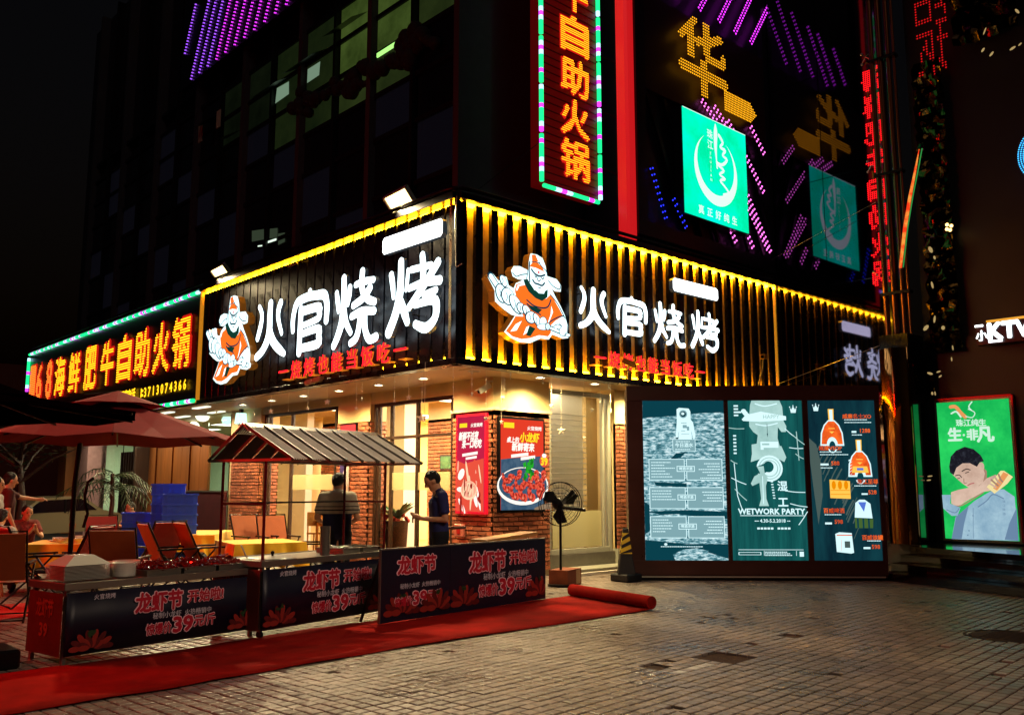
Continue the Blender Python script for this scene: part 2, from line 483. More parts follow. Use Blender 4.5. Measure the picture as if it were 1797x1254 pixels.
for fwd, p in near[300:] + far:
    t = tilt(); R = Euler((t[0], t[1], TA + random.uniform(-.012, .012))).to_matrix(); dz = random.uniform(-.005, 0)
    if random.random() < .004: dz = -.02
    q = p - pale
    tgt = palemb if (abs(q.dot(tb)) < TS * .55 and -.15 < q.dot(ta) < .45 and random.random() < .8) else rest
    tgt.add([R @ V(v) + V((p.x, p.y, dz)) for v in sv], sf)
rest.obj('paving_setts', M_tile, ground_o, kind='stuff')
if palemb.v: palemb.obj('pale_setts', M_tilepale, ground_o, kind='stuff')
# exposed earth in the missing setts
ho = MB()
for h, rx, ry in holes:
    ho.add([h + ta * (rx * 1.15 * math.cos(t)) + tb * (ry * 1.15 * math.sin(t)) + V((0, 0, -.024)) for t in [k * math.pi / 8 for k in range(16)]], [tuple(range(16))])
ho.obj('exposed_earth', mat('bare_earth', '3a2214', rough=.95, noise=.4, bump=1.0, bscale=30), ground_o)
m_ = MB().lathe((mh.x, mh.y, 0), [(0, .002), (.36, .002), (.38, -.004), (.38, -.03), (.42, -.03), (.42, 0), (.45, 0), (.45, -.03)], 32)
for k in range(-3, 4):
    m_.box((mh.x + k * .09 - .012, mh.y - .2, .002), (mh.x + k * .09 + .012, mh.y + .2, .007))
m_.obj('manhole_cover', mat('rusty_iron', '1c1411', rough=.85, noise=.4, nscale=9), None, 'round dark manhole cover in the paving at the right', 'manhole cover')

# ------------------------------------------------------------------ the corner restaurant
rest_b = thing('corner_restaurant', 'corner barbecue restaurant with black slatted lit fascia over a cream soffit and brick pillars', 'building', (0, 0, 0))
ZB, ZT = 3.6, 6.3
P = .3455
def fascia(F, a0, a1, flip):
    b = MB().fbox(F, a0, a1, ZB + .02, ZT, -.2, -.12)
    b.obj('fascia_backing', M_groove, rest_b)
    # cap, bottom lip and roof pipe
    c = MB().fbox(F, a0, a1, ZT - .02, ZT + .1, -.2, .1)
    c.obj('fascia_cap', M_dark, rest_b, bevel=.01)
    c = MB().fbox(F, a0, a1, ZB - .05, ZB + .055, -.2, .035)
    c.obj('fascia_lip', M_slab, rest_b, bevel=.006)
    if flip:
        for k in range(28):
            c_ = -.14 - P * (k + .5); MB().fbox(F, c_ - .12, c_ + .10, ZT - .07, ZT - .03, -.119, -.087).obj('light_strip', E_yel, rest_b)
    else: MB().fbox(F, a0 + .02, a1 - .02, ZT - .07, ZT - .022, -.119, -.03).obj('light_strip', E_yel, rest_b)
    MB().fbox(F, -2.2 if flip else a0 + .02, a1 - .02, ZB + .06, ZB + .10, -.119, -.03).obj('light_strip', E_yel, rest_b)
fascia(FR, .0, 9.75, False); fascia(FL, -9.72, -.0, True)
slab = MB().fbox(Frame((0, 0, 0), (1, 0, 0)), -.078, .078, ZB + .056, ZT - .035, -.084, 0)
P = .3455
sl = slab.obj('fascia_slab', M_slab, rest_b, bevel=.006)
slL = MB().fbox(Frame((0, 0, 0), (1, 0, 0)), -.152, .152, ZB + .056, ZT - .085, -.084, 0).obj('fascia_slab', M_slab, rest_b, bevel=.006)
pos = [(('R'), .14 + P * k) for k in range(28)] + [('L', -.14 - P * k) for k in range(28)]
for i, (sd, a) in enumerate(pos):
    o = sl if i == 0 else slL if i == 28 else (sl if sd == 'R' else slL).copy()
    if i not in (0, 28): COL.objects.link(o)
    if sd == 'R': o.location = (a, 0, 0)
    else: o.location = (0, -a, 0); o.rotation_euler = (0, 0, -math.pi / 2)
corner = MB().box((-.03, -.03, ZB - .05), (.05, .05, ZT + .1)); corner.obj('corner_post', M_slab, rest_b, bevel=.01)
# end strips of amber light
MB().fbox(FL, -9.80, -9.73, ZB, ZT, -.1, .02).obj('light_strip', mat('amber_trim', 'b06a1c', rough=.4, emit=(1, .4, .02), strength=.45), rest_b)
MB().fbox(FR, 9.68, 9.74, ZB + .3, ZT - .1, -.1, .0).obj('light_strip', mat('amber_trim', 'b06a1c'), rest_b)
# roof, roof edge pipe
MB().box((.2, .2, ZT + .02), (9.7, 24, ZT + .06)).obj('roof', M_dark, rest_b)
MB().tube([(-.05, 24.2, 6.48), (-.05, .3, 6.48), (-.02, .08, 6.48), (.08, -.02, 6.48), (.3, -.05, 6.48), (9.7, -.05, 6.48)], .035, 8).obj('roof_edge_pipe', M_steeldark, rest_b)
MB().tube([at(500, 452, X=-.06) , at(512, 450, X=-.08), at(522, 462, X=-.1), at(505, 468, X=-.12)], .012, 5).obj('loose_cable', M_lightframe, rest_b)
MB().tube([(-.06, -.06, 6.3), (-.07, -.03, 5.9), (-.06, -.05, 5.2), (-.09, -.1, 5.1), (-.05, -.2, 5.15)], .008, 5).obj('loose_cable', M_lightframe, rest_b)
# soffit with recessed downlights
MB().box((.0, .0, ZB), (9.78, 24.3, ZB + .019)).obj('soffit', M_soffit, rest_b)
MB().fbox(Frame((.75, .35, ZB - .003), (1, 0, 0), (0, 1, 0)), 0, .5, 0, .5, -.006, .002).obj('soffit_hatch', M_soffit, rest_b)
dl_pos = [(1.02, .75 + 1.45 * k) for k in range(7)] + [(2.5, .62), (3.98, .62), (5.4, .62)]
dlp = MB().lathe((0, 0, 0), [(.0, .001), (.08, .001)], 20).lathe((0, 0, 0), [(.082, -.001), (.085, -.012), (.115, -.01), (.12, 0)], 20, 1)
dl = dlp.obj('downlight', [E_down, M_white], rest_b)
for i, (x, y) in enumerate(dl_pos):
    o = dl if i == 0 else dl.copy()
    if i: COL.objects.link(o)
    o.location = (x, y, ZB - .004)
    lamp('downlight_beam', 'SPOT', (x, y, ZB - .03), 440, (1.0, .78, .38), target=(x, y, 0), size=.06, spot=150, blend=.8)

# brickwork
BH, BL = .083, .245
BRK = []
for k in range(6):
    m = MB(); x, z = (BL - .018) / 2, (BH - .02) / 2
    j = lambda: random.uniform(-.004, .004)
    vs = [(sx * x + j(), 0 + j() * .5, sz * z + j()) for sx, sz in ((-1, -1), (1, -1), (1, 1), (-1, 1))]
    vs = [(a, -.004 + b, c) for a, b, c in vs] + [(a * 1.02, .03, c * 1.02) for a, b, c in vs]
    m.add(vs, [(0, 1, 2, 3), (0, 4, 5, 1), (1, 5, 6, 2), (2, 6, 7, 3), (3, 7, 4, 0)])
    BRK.append(m)
BRKME = {}
nbrick = [0]
def brickface(F, a0, a1, b0, b1, owner, single=True, material=None, backing=True):
    """courses of brick standing 12 mm proud of a mortar sheet"""
    material = material or M_brick
    if backing: MB().fbox(F, a0, a1, b0, b1, -.05, 0).obj('mortar_bed', M_mortar, owner)
    stuff = MB()
    rows = int((b1 - b0) / BH)
    for r in range(rows):
        z = b0 + (r + .5) * BH; off = 0 if r % 2 == 0 else BL / 2
        x = a0 - off
        while x < a1 - .02:
            l, rr = max(x, a0), min(x + BL, a1)
            if rr - l > .05:
                c = (l + rr) / 2; sx = (rr - l - .014) / (BL - .014); k = random.randrange(6)
                pr_ = random.uniform(.008, .015)
                if single and nbrick[0] < 298:
                    key = (k, material.name)
                    if key not in BRKME:
                        o = BRK[k].obj('brick', material, owner); BRKME[key] = o.data
                    else:
                        o = bpy.data.objects.new('brick', BRKME[key]); COL.objects.link(o); setp(o, owner)
                    Mx = Matrix((F.u, -F.n, F.v)).transposed().to_4x4() @ Matrix.Diagonal((sx, 1, 1, 1)); Mx.translation = F.p(c, z, pr_)
                    o.matrix_basis = Mx; nbrick[0] += 1
                else:
                    vs = [F.p(c + v[0] * sx, z + v[2], pr_ - v[1]) for v in BRK[k].v]
                    stuff.add(vs, BRK[k].f)
            x += BL
    if stuff.v: stuff.obj('brickwork', material, owner, kind='stuff')

PX, PY = 1.78, 1.11
def pier(label, x0, x1, y0, y1, z1, single=True, base=.35):
    p = MB().box((x0, y0, 0), (x1, y1, ZB)).obj('brick_pier', M_cream, rest_b)
    return p
# corner pillar
pil = MB().box((PX, PY, 0), (3.21, 2.25, ZB)).obj('brick_pillar', M_cream, rest_b)
FPL = Frame((PX, 0, 0), (0, -1, 0)); FPR = Frame((0, PY, 0), (1, 0, 0))
brickface(FPR, PX, 3.21, .08, 2.98, pil, backing=True)
brickface(FPL, -2.25, -PY, .08, 2.98, pil)
cop = MB().box((PX - .06, PY - .06, 2.98), (3.24, 2.28, 3.035)); cop.obj('stone_coping', M_mortar, pil, bevel=.008)
# right hand pier, left hand piers
pr_ = MB().box((5.12, PY, 0), (5.62, 1.6, ZB)).obj('brick_pier', M_cream, rest_b)
brickface(FPR, 5.12, 5.62, .38, 2.9, pr_, single=True)
MB().box((5.1, PY - .05, 0), (5.64, 1.2, .38)).obj('pier_base', M_lightframe, pr_)
pm = MB().box((PX, 5.06, 0), (2.2, 6.33, ZB)).obj('brick_pier', M_cream, rest_b)
brickface(FPL, -6.33, -5.06, .08, 3.0, pm, single=False)
brickface(Frame((0, 5.06, 0), (1, 0, 0)), PX, 2.2, .08, 3.0, pm, single=False)
pl = MB().box((PX, 9.95, 0), (2.3, 11.6, ZB)).obj('brick_pier', M_cream, rest_b)
brickface(FPL, -11.5, -9.95, .08, 3.0, pl, single=False)
brickface(Frame((0, 9.95, 0), (1, 0, 0)), PX, 2.3, .08, 3.0, pl, single=False)
# beams over the openings
MB().box((PX + .02, 2.25, 3.36), (2.1, 5.06, ZB)).obj('beam', M_cream, rest_b)
MB().box((PX + .02, 6.33, 3.42), (2.1, 9.95, ZB)).obj('beam', M_cream, rest_b)

def window(name, F, a0, a1, b0, b1, verts, hors, fm, fw=.07, dep=.1, glass=True, h=0.0):
    w = MB()
    for a, c in ((a0, a0 + fw), (a1 - fw, a1)): w.fbox(F, a, c, b0, b1, h - dep, h)
    for b, d in ((b0, b0 + fw), (b1 - fw, b1)): w.fbox(F, a0 + fw, a1 - fw, b, d, h - dep, h - .002)
    for a, t in verts: w.fbox(F, a - t / 2, a + t / 2, b0 + fw, b1 - fw, h - dep + .01, h - .006)
    for b, t in hors: w.fbox(F, a0 + fw, a1 - fw, b - t / 2, b + t / 2, h - dep + .02, h - .012)
    fo = w.obj(name, fm, rest_b, bevel=.004)
    if glass:
        xs = [a0 + fw] + sorted(a for a, t in verts) + [a1 - fw]
        for i in range(len(xs) - 1):
            MB().fbox(F, xs[i], xs[i + 1], b0 + fw, b1 - fw, h - dep / 2 - .004, h - dep / 2).obj('pane', M_glass, fo)
    return fo
window('shop_window', FPL, -5.06, -2.25, .1, 3.36, [(-4.9, .06), (-4.45, .05), (-3.55, .06), (-2.42, .08)], [(2.62, .06)], M_frame, h=-.1)
window('shop_window', FPL, -9.95, -6.33, .1, 3.42, [(-9.7, .06), (-8.6, .06), (-6.6, .06)], [(2.72, .06)], M_frame, h=-.1)
window('glass_door', FPR, 3.25, 5.08, .34, 3.5, [(4.86, .05)], [], M_lightframe, fw=.09, h=-.08)
MB().box((3.22, PY + .02, 0), (5.1, 1.3, .34)).obj('door_plinth', M_steel2, rest_b)
MB().box((3.3, .62, 0), (5.1, 1.1, .1)).obj('door_step', M_lightframe, rest_b, bevel=.01)
MB().box((3.0, .45, 0), (5.0, .52, .05)).obj('threshold_trim', M_white, rest_b)
# frosted band on the panes
MB().fbox(FPL, -4.4, -2.5, 1.55, 1.9, -.14, -.135).obj('frosted_band', mat('frosted_film', 'd8cf9a', rough=.6, alpha=.5), rest_b)
MB().fbox(FPL, -8.5, -6.7, 1.55, 1.9, -.14, -.135).obj('frosted_band', mat('frosted_film', 'd8cf9a'), rest_b)
MB().fbox(FPR, 3.4, 4.8, .45, 1.15, -.12, -.115).obj('frosted_band', mat('frosted_film', 'd8cf9a'), rest_b)
# interior
INT = MB()
INT.box((1.9, 1.3, 0), (9.7, 11.8, .06))
INT.obj('interior_floor', mat('wood_floor', 'a37a45', rough=.35, noise=.2, nscale=6, stretch=(1, .1, 1)), rest_b)
MB().box((7.6, 1.3, .06), (7.75, 11.8, ZB)).box((1.9, 11.8, .06), (7.7, 11.9, ZB)).box((5.0, 1.8, .06), (7.6, 1.9, ZB)).obj('interior_wall', M_cream, rest_b)
# interior brick walls and white columns seen through the panes
ib = MB().box((4.2, 3.6, .06), (4.35, 6.2, ZB)).obj('interior_brick_wall', M_cream, rest_b)
brickface(Frame((4.2, 0, 0), (0, -1, 0)), -6.2, -3.6, .9, 3.2, ib, single=False, material=M_brick_in)
ib = MB().box((4.6, 8.3, .06), (4.75, 11.7, ZB)).obj('interior_brick_wall', M_cream, rest_b)
brickface(Frame((4.6, 0, 0), (0, -1, 0)), -11.7, -8.3, .5, 3.4, ib, single=False, material=M_brick_in)
ib = MB().box((3.2, 2.4, .06), (4.05, 2.6, ZB)).obj('interior_brick_wall', M_cream, rest_b)
brickface(Frame((0, 2.4, 0), (1, 0, 0)), 3.2, 4.05, .9, 3.4, ib, single=False, material=M_brick_in)
MB().box((4.06, 1.9, .06), (5.0, 2.0, ZB)).obj('white_partition', M_white, rest_b)
MB().box((3.0, 5.5, .06), (3.4, 6.5, ZB)).box((3.3, 10.3, .06), (3.5, 12.6, ZB)).obj('white_column', M_white, rest_b)
for x, y in ((3.2, 4.2), (5.8, 4.5), (3.2, 8), (5.8, 8.5), (5.8, 11)):
    lamp('ceiling_light', 'AREA', (x, y, 3.5), 400, (1.0, .89, .62), target=(x, y, 0), size=1.0)
lamp('ceiling_light', 'AREA', (4.1, 1.75, 3.5), 150, (1.0, .87, .58), target=(4.1, 1.8, 0), size=.4)
# counter inside the door window
cb = MB().box((2.9, 3.0, .06), (3.4, 4.3, 1.0)).box((2.85, 2.95, 1.0), (3.45, 4.35, 1.05))
tag(cb.obj('wooden_counter', M_woodlight, None), 'pine counter behind the glass of the door window', 'counter')
# notice panel on the interior brick
nf = Frame((2.6, 0, 0), (0, -1, 0))
nb = MB().fbox(nf, -3.05, -2.35, 1.7, 2.15, -.01, 0, 0)
for t_, zz in (('欢迎光临', 2.05), ('谢谢惠顾', 1.93), ('火官烧烤', 1.81)): nb.text(nf, t_, -2.7, zz, .07, .002, 1)
n_o = nb.obj('notice_board', [mat('cream_notice', 'cdbf6e', rough=.5), mat('green_ink', '4c5a2a', rough=.6)], None)
tag(n_o, 'pale yellow notice board with dark lettering behind the glass beside the navy shirted man', 'notice board')
# blinds in the door window
bl = thing('window_blind', 'white horizontal slat blind hanging in the window beside the corner pillar', 'blind', (3.8, PY + .2, 3.4))
for k in range(20):
    z = 3.02 - k * .105
    MB().add([(3.3, PY + .18, z), (4.45, PY + .18, z), (4.45, PY + .225, z + .02), (3.3, PY + .225, z + .02), (3.3, PY + .182, z - .006), (4.45, PY + .182, z - .006)], [(0, 1, 2, 3), (0, 4, 5, 1)]).obj('slat', M_white, bl)
# lamp inside
lm = thing('table_lamp', 'glowing cream table lamp behind the blind beside the corner pillar', 'lamp', (3.45, 2.0, 1.5))
MB().cyl((3.45, 2.0, 1.2), (3.45, 2.0, 1.95), .015).cyl((3.45, 2.0, 1.17), (3.45, 2.0, 1.2), .09).obj('stand', M_wood, lm)
MB().cyl((3.45, 2.0, 1.88), (3.45, 2.0, 2.16), .19, .12, 20, caps=False).obj('lamp_shade', em('lamp_shade_glow', (1, .72, .25), 1.6), lm)
tag(MB().box((3.26, 1.75, .06), (3.95, 2.2, 1.17)).obj('side_cabinet', M_wood), 'brown cabinet under the table lamp inside the window', 'cabinet')
# things standing inside, seen through the panes
def wood_chair(p, rot, label):
    t = thing('wooden_chair', label, 'chair', p, 'wooden chairs inside the restaurant'); R = Matrix.Rotation(rot, 3, 'Z'); q = lambda x, y, z: V(p) + R @ V((x, y, z))
    def bb(p0, p1): b = MB().box(p0, p1); b.v = [tuple(q(*v)) for v in b.v]; return b
    bb((-.2, -.2, .42), (.2, .2, .46)).obj('seat', M_woodlight, t); bb((-.2, .17, .62), (.2, .2, .95)).obj('backrest', M_woodlight, t)
    for x in (-.19, .16):
        bb((x, -.2, 0), (x + .03, -.17, .42)).obj('leg', M_woodlight, t); bb((x, .17, 0), (x + .03, .2, .62)).obj('leg', M_woodlight, t)
for x, y, rot, lab in ((2.6, 3.6, .4, 'pale wooden chair beside the counter inside the window nearest the pillar'), (3.0, 7.4, -.6, 'pale wooden chair left of the table inside the left window'), (2.7, 8.6, 2.2, 'pale wooden chair right of the table inside the left window')):
    wood_chair((x, y, .06), rot, lab)
tb_ = thing('wooden_table', 'pale wooden dining table inside the left window', 'table', (2.9, 8.0, .06))
MB().box((2.5, 7.5, .76), (3.3, 8.5, .81)).obj('tabletop', M_woodlight, tb_)
for x in (2.55, 3.2):
    for y in (7.55, 8.4): MB().box((x, y, .06), (x + .05, y + .05, .76)).obj('leg', M_woodlight, tb_)
for k, (x, y) in enumerate(((2.7, 7.8), (2.85, 8.2))):
    tag(MB().lathe((x, y, .81), [(.03, 0), (.04, .1), (.015, .16), (.015, .22), (0, .22)], 12).obj('glass_bottle', M_white), ('left', 'right')[k] + ' small white bottle on the table inside the left window', 'bottle')
pf_ = thing('wall_poster', 'small red framed poster on the brick pier between the windows', 'poster', (1.75, 5.8, 2.7))
MB().box((1.72, 5.5, 2.68), (1.765, 6.12, 2.98)).obj('frame', M_steeldark, pf_); MB().box((1.715, 5.53, 2.71), (1.719, 6.09, 2.95)).obj('sheet', mat('red_poster_sheet', 'c02030', rough=.4, emit=(1, .03, .05), strength=.25), pf_)
fl_ = Frame((1.72, 0, 0), (0, -1, 0)); hb = MB().fbox(fl_, -6.1, -5.75, .95, 2.15, -.01, 0, 0)
hb.poly(fl_, [(-6.1, 2.15), (-5.85, 2.15), (-6.1, 1.7)], .002, 1).poly(fl_, [(-6.08, .97), (-5.77, .97), (-5.77, 1.7), (-6.0, 1.4)], .002, 2)
tag(hb.obj('hanging_banner', [mat('pale_banner', 'b8b4b0', rough=.6), mat('violet_print', '3a2a6a', rough=.6), mat('skin_print', 'c89a80', rough=.6)]), 'printed hanging banner on the pier behind the striped shirt man', 'banner')
for k, (y0, z0, c_) in enumerate(((4.3, 1.9, 'a83a28'), (5.2, 2.0, '4a6a3a'), (9.2, 2.0, 'a04a20'), (10.4, 2.1, '8a2a20'))):
    X_ = 4.17 if y0 < 7 else 4.57
    pic = MB().box((X_, y0, z0), (X_ + .02, y0 + .5, z0 + .36)).box((X_ - .004, y0 + .04, z0 + .04), (X_, y0 + .46, z0 + .32), 1)
    tag(pic.obj('picture_frame', [M_frame, mat('picture_' + c_, c_, rough=.5, noise=.5, nscale=7)]), ('red picture on the inner brick wall nearest the pillar', 'green picture on the inner brick wall', 'orange picture on the far inner brick wall', 'dark red picture on the far inner brick wall')[k], 'picture')
GL= {"huo":[[[0.039,1.0,0.078],[0.132,0.877,0.091],[0.145,0.726,0.104],[0.092,0.562,0.117],[0.013,0.397,0.104]],[[0.461,1.0,0.13],[0.447,0.767,0.143],[0.447,0.507,0.156],[0.382,0.315,0.156],[0.211,0.137,0.13],[0.0,0.041,0.117]],[[0.447,0.507,0.156],[0.526,0.356,0.156],[0.671,0.205,0.143],[0.855,0.082,0.13],[1.0,0.0,0.091]],[[0.829,0.959,0.117],[0.763,0.849,0.117],[0.75,0.712,0.104],[0.803,0.562,0.091],[0.895,0.384,0.078]]],"guan":[[[0.494,1.0,0.092],[0.506,0.917,0.106]],[[0.012,0.403,0.092],[0.0,0.569,0.106],[0.037,0.736,0.106],[0.136,0.875,0.119],[0.432,0.917,0.119],[0.667,0.903,0.119],[0.901,0.875,0.132],[0.975,0.778,0.119],[1.0,0.625,0.119],[0.988,0.431,0.106]],[[0.247,0.736,0.119],[0.235,0.431,0.119],[0.222,0.0,0.119]],[[0.272,0.694,0.119],[0.753,0.694,0.119],[0.79,0.611,0.119],[0.753,0.5,0.092],[0.259,0.444,0.079]],[[0.259,0.306,0.092],[0.778,0.333,0.106],[0.79,0.208,0.119],[0.778,0.083,0.119],[0.247,0.069,0.106]]],"shao":[[[0.043,0.795,0.073],[0.075,0.654,0.085],[0.097,0.513,0.061]],[[0.215,0.987,0.097],[0.226,0.782,0.11],[0.215,0.526,0.122],[0.183,0.321,0.122],[0.086,0.128,0.11],[0.0,0.013,0.097]],[[0.366,0.821,0.085],[0.355,0.705,0.085],[0.323,0.577,0.061]],[[0.226,0.5,0.122],[0.29,0.321,0.097],[0.409,0.154,0.073]],[[0.656,1.0,0.097],[0.645,0.846,0.097],[0.677,0.705,0.097],[0.796,0.577,0.097],[0.946,0.513,0.085]],[[0.505,0.833,0.073],[0.688,0.846,0.085],[0.914,0.833,0.073]],[[0.839,0.731,0.097],[0.699,0.615,0.097],[0.462,0.538,0.085]],[[0.43,0.385,0.085],[0.667,0.423,0.097],[0.946,0.385,0.085]],[[0.634,0.359,0.097],[0.602,0.179,0.097],[0.538,0.051,0.097],[0.419,0.0,0.085]],[[0.742,0.385,0.085],[0.753,0.154,0.097],[0.849,0.0,0.097],[1.0,0.013,0.097]]],"kao":[[[0.034,0.855,0.087],[0.067,0.711,0.088],[0.09,0.526,0.062]],[[0.236,1.0,0.1],[0.236,0.737,0.112],[0.213,0.513,0.125],[0.135,0.276,0.125],[0.0,0.039,0.125]],[[0.247,0.434,0.1],[0.326,0.263,0.113],[0.382,0.132,0.087]],[[0.382,0.855,0.05],[0.371,0.711,0.062],[0.348,0.579,0.05]],[[0.663,1.0,0.088],[0.685,0.803,0.1],[0.674,0.632,0.087]],[[0.449,0.842,0.075],[0.831,0.829,0.075]],[[0.966,0.842,0.1],[0.798,0.671,0.1],[0.573,0.461,0.1],[0.416,0.329,0.088]],[[0.416,0.592,0.075],[0.708,0.618,0.088],[1.0,0.592,0.1]],[[0.708,0.447,0.075],[0.933,0.474,0.075]],[[0.539,0.342,0.075],[0.865,0.355,0.1],[0.944,0.289,0.112],[0.921,0.105,0.1],[0.753,0.0,0.112],[0.551,0.079,0.087]]]}
# ------------------------------------------------------------------ big illuminated characters
E_side = mat('letter_return', '5b5f68', rough=.35, metal=.5, emit=(.55, .8, 1.0), strength=.03)
def channel_sign(F, boxes, z0, z1s, depth, label):
    s = thing('channel_letter_sign', label, 'sign', F.p(boxes[0][0], 4.2, 0))
    for key, (a0, a1, b0, b1) in zip(('huo', 'guan', 'shao', 'kao'), boxes):
        m = MB(); H = b1 - b0
        for i, st in enumerate(GL[key]):
            m.ribbon(F, [(a0 + x * (a1 - a0), b0 + z * H, max(w * H * 1.28, .045)) for x, z, w in st], depth - .07, depth + i * .0012, 0, 1)
        m.obj('character', [E_white, E_side], s)
        for q in range(3):
            x, z, w = GL[key][min(q, len(GL[key]) - 1)][1]
            MB().cyl(F.p(a0 + x * (a1 - a0), b0 + z * H, 0), F.p(a0 + x * (a1 - a0), b0 + z * H, depth - .07), .012, n=6).obj('standoff', M_steeldark, s)
    return s
channel_sign(FR, [(2.71, 3.48, 4.45, 5.18), (3.74, 4.57, 4.46, 5.18), (4.82, 5.77, 4.43, 5.21), (6.06, 6.97, 4.44, 5.20)], 0, 0, .2,
             'white glowing characters 火官烧烤 on the right slatted fascia')
channel_sign(FL, [(-6.22, -5.05, 4.24, 5.35), (-4.74, -3.47, 4.19, 5.35), (-3.2, -1.81, 4.16, 5.42), (-1.45, -.05, 4.15, 5.38)], 0, 0, .3,
             'larger white glowing characters 火官烧烤 on the left fascia')
def plate(F, a0, a1, b0, b1, h, label):
    c = .05
    pts = [(a0 + c, b0), (a1 - c, b0), (a1, b0 + c), (a1, b1 - c), (a1 - c, b1), (a0 + c, b1), (a0, b1 - c), (a0, b0 + c)]
    m = MB().prism(F, pts, h - .1, h, 0, 1)
    tag(m.obj('light_plate', [E_plate, E_side]), label, 'sign')
plate(FR, 5.46, 7.02, 5.53, 5.80, .2, 'blank white glowing plate above the right characters')
plate(FL, -1.68, .0, 5.6, 5.9, .3, 'blank white glowing plate above the last character of the left sign')
# the emblem: bearded man in an orange robe with a skewer
def emblem(F, a0, a1, b0, b1, depth, label):
    X = lambda x: a0 + (x - 100) / 1010 * (a1 - a0)
    # the survey photo is seen in perspective: the right side sits lower
    Z = lambda x, y: b0 + (1120 - (y - (x - 600) * SK)) / 1030 * (b1 - b0)
    q = lambda pts: [(X(x), Z(x, y)) for x, y in pts]
    SK = .12
    g = thing('emblem_sign', label, 'sign', F.p((a0 + a1) / 2, b0, 0))
    out = [(650, 100), (720, 105), (790, 140), (825, 230), (845, 345), (960, 370), (1015, 440), (1010, 515), (940, 515), (900, 490), (940, 570), (1010, 690), (1060, 790), (1090, 900), (1085, 990), (1112, 1020), (1100, 1055), (1030, 1065), (900, 1020), (860, 1080), (760, 1070), (640, 1125), (520, 1118), (420, 1075), (345, 1010), (400, 930), (465, 825), (420, 815), (330, 755), (245, 680), (240, 560), (165, 420), (215, 370), (285, 450), (330, 385), (372, 400), (395, 490), (450, 520), (475, 460), (560, 415), (500, 412), (440, 385), (422, 320), (450, 268), (520, 262), (620, 300), (625, 200), (640, 120)]
    m = MB().prism(F, q(out), depth - .16, depth, 0, 1)
    m.obj('body', [E_cyanw, mat('acrylic_return', '8a5a20', rough=.3, metal=.3, emit=(1, .35, .03), strength=.10)], g)
    d = MB(); h = [depth + .002]
    def L(pts, mi): d.poly(F, q(pts), h[0], mi); h[0] += .0006
    def S(pts, w, mi): # outline stroke
        pp = q(pts); d.ribbon(F, [(x, z, w / 1010 * (a1 - a0)) for x, z in pp], h[0] - .0003, h[0], mi); h[0] += .0006
    T, O, W, B = 1, 0, 2, 3
    L([(480, 470), (560, 445), (640, 510), (720, 590), (830, 610), (880, 560), (930, 620), (1000, 735), (1035, 800), (940, 860), (880, 920), (885, 1000), (850, 1045), (740, 1035), (640, 1070), (540, 1085), (440, 1060), (362, 1000), (420, 920), (470, 830), (560, 830), (480, 620), (462, 540)], O)
    L([(560, 410), (610, 400), (640, 450), (690, 520), (780, 545), (850, 500), (845, 590), (780, 640), (700, 610), (620, 540), (580, 470)], B)
    L([(600, 690), (680, 710), (780, 740), (730, 790), (650, 750)], B); L([(630, 930), (700, 960), (640, 1050), (590, 1040)], B)
    S([(600, 640), (680, 700), (780, 720), (850, 700), (885, 620)], 14, T); S([(600, 680), (700, 760), (760, 800)], 12, T)
    S([(840, 900), (910, 850), (990, 810), (1040, 800)], 12, T); S([(880, 560), (960, 650), (1030, 770), (1060, 830)], 10, T)
    L([(890, 690), (910, 760), (860, 880), (845, 890), (880, 790)], W); L([(540, 880), (480, 990), (410, 1005), (470, 920)], W); L([(625, 930), (600, 1010), (555, 1040), (590, 950)], W)
    L([(470, 545), (490, 480), (560, 450), (580, 470), (510, 490), (490, 540)], W)
    # face
    L([(632, 300), (640, 440), (690, 515), (740, 555), (800, 555), (830, 480), (828, 340), (740, 270), (650, 262)], W)
    L([(628, 255), (665, 200), (720, 200), (780, 245), (805, 300), (700, 262)], O)
    L([(655, 115), (700, 110), (735, 190), (660, 195)], O)
    S([(652, 285), (690, 330), (750, 355), (810, 335)], 16, T); S([(690, 350), (705, 375), (715, 350)], 10, T); S([(768, 372), (785, 385), (800, 365)], 10, T)
    S([(728, 370), (722, 400), (742, 415), (758, 395)], 9, T); S([(665, 405), (690, 440), (730, 450), (775, 462), (805, 430)], 16, T); S([(725, 485), (745, 492), (760, 486)], 8, T)
    L(ellipse(735, 312, 13, 15, 10), 4)
    S([(630, 200), (622, 300), (630, 430)], 14, T); S([(738, 190), (770, 240), (825, 290), (838, 340)], 9, T); S([(650, 198), (700, 196), (745, 210)], 8, T)
    S([(432, 345), (470, 385), (530, 360), (600, 345)], 9, T); S([(850, 400), (910, 460), (985, 490), (1000, 440)], 9, T); S([(605, 300), (600, 350), (590, 400)], 8, T)
    # skewer
    S([(185, 400), (250, 500), (300, 560)], 62, T); S([(190, 408), (252, 500), (300, 560)], 42, W)
    S([(820, 930), (920, 965), (1040, 1010)], 42, T); S([(820, 930), (920, 965), (1050, 1014)], 22, W)
    for cx, cy, rx, ry, ro in ((325, 450, 40, 75, -.4), (300, 590, 62, 112, -.25), (375, 620, 75, 105, -.35), (462, 700, 62, 125, -.5), (520, 740, 50, 70, -.4), (585, 770, 45, 80, -.5), (635, 840, 70, 75, -.4), (705, 870, 42, 92, -.45)):
        L(ellipse(cx, cy, rx, ry, 18, ro), T); L(ellipse(cx + 3, cy - 2, rx - 10, ry - 12, 18, ro), W)
        S([(cx - rx * .3, cy - ry * .4), (cx - rx * .05, cy), (cx - rx * .25, cy + ry * .45)], 7, T)
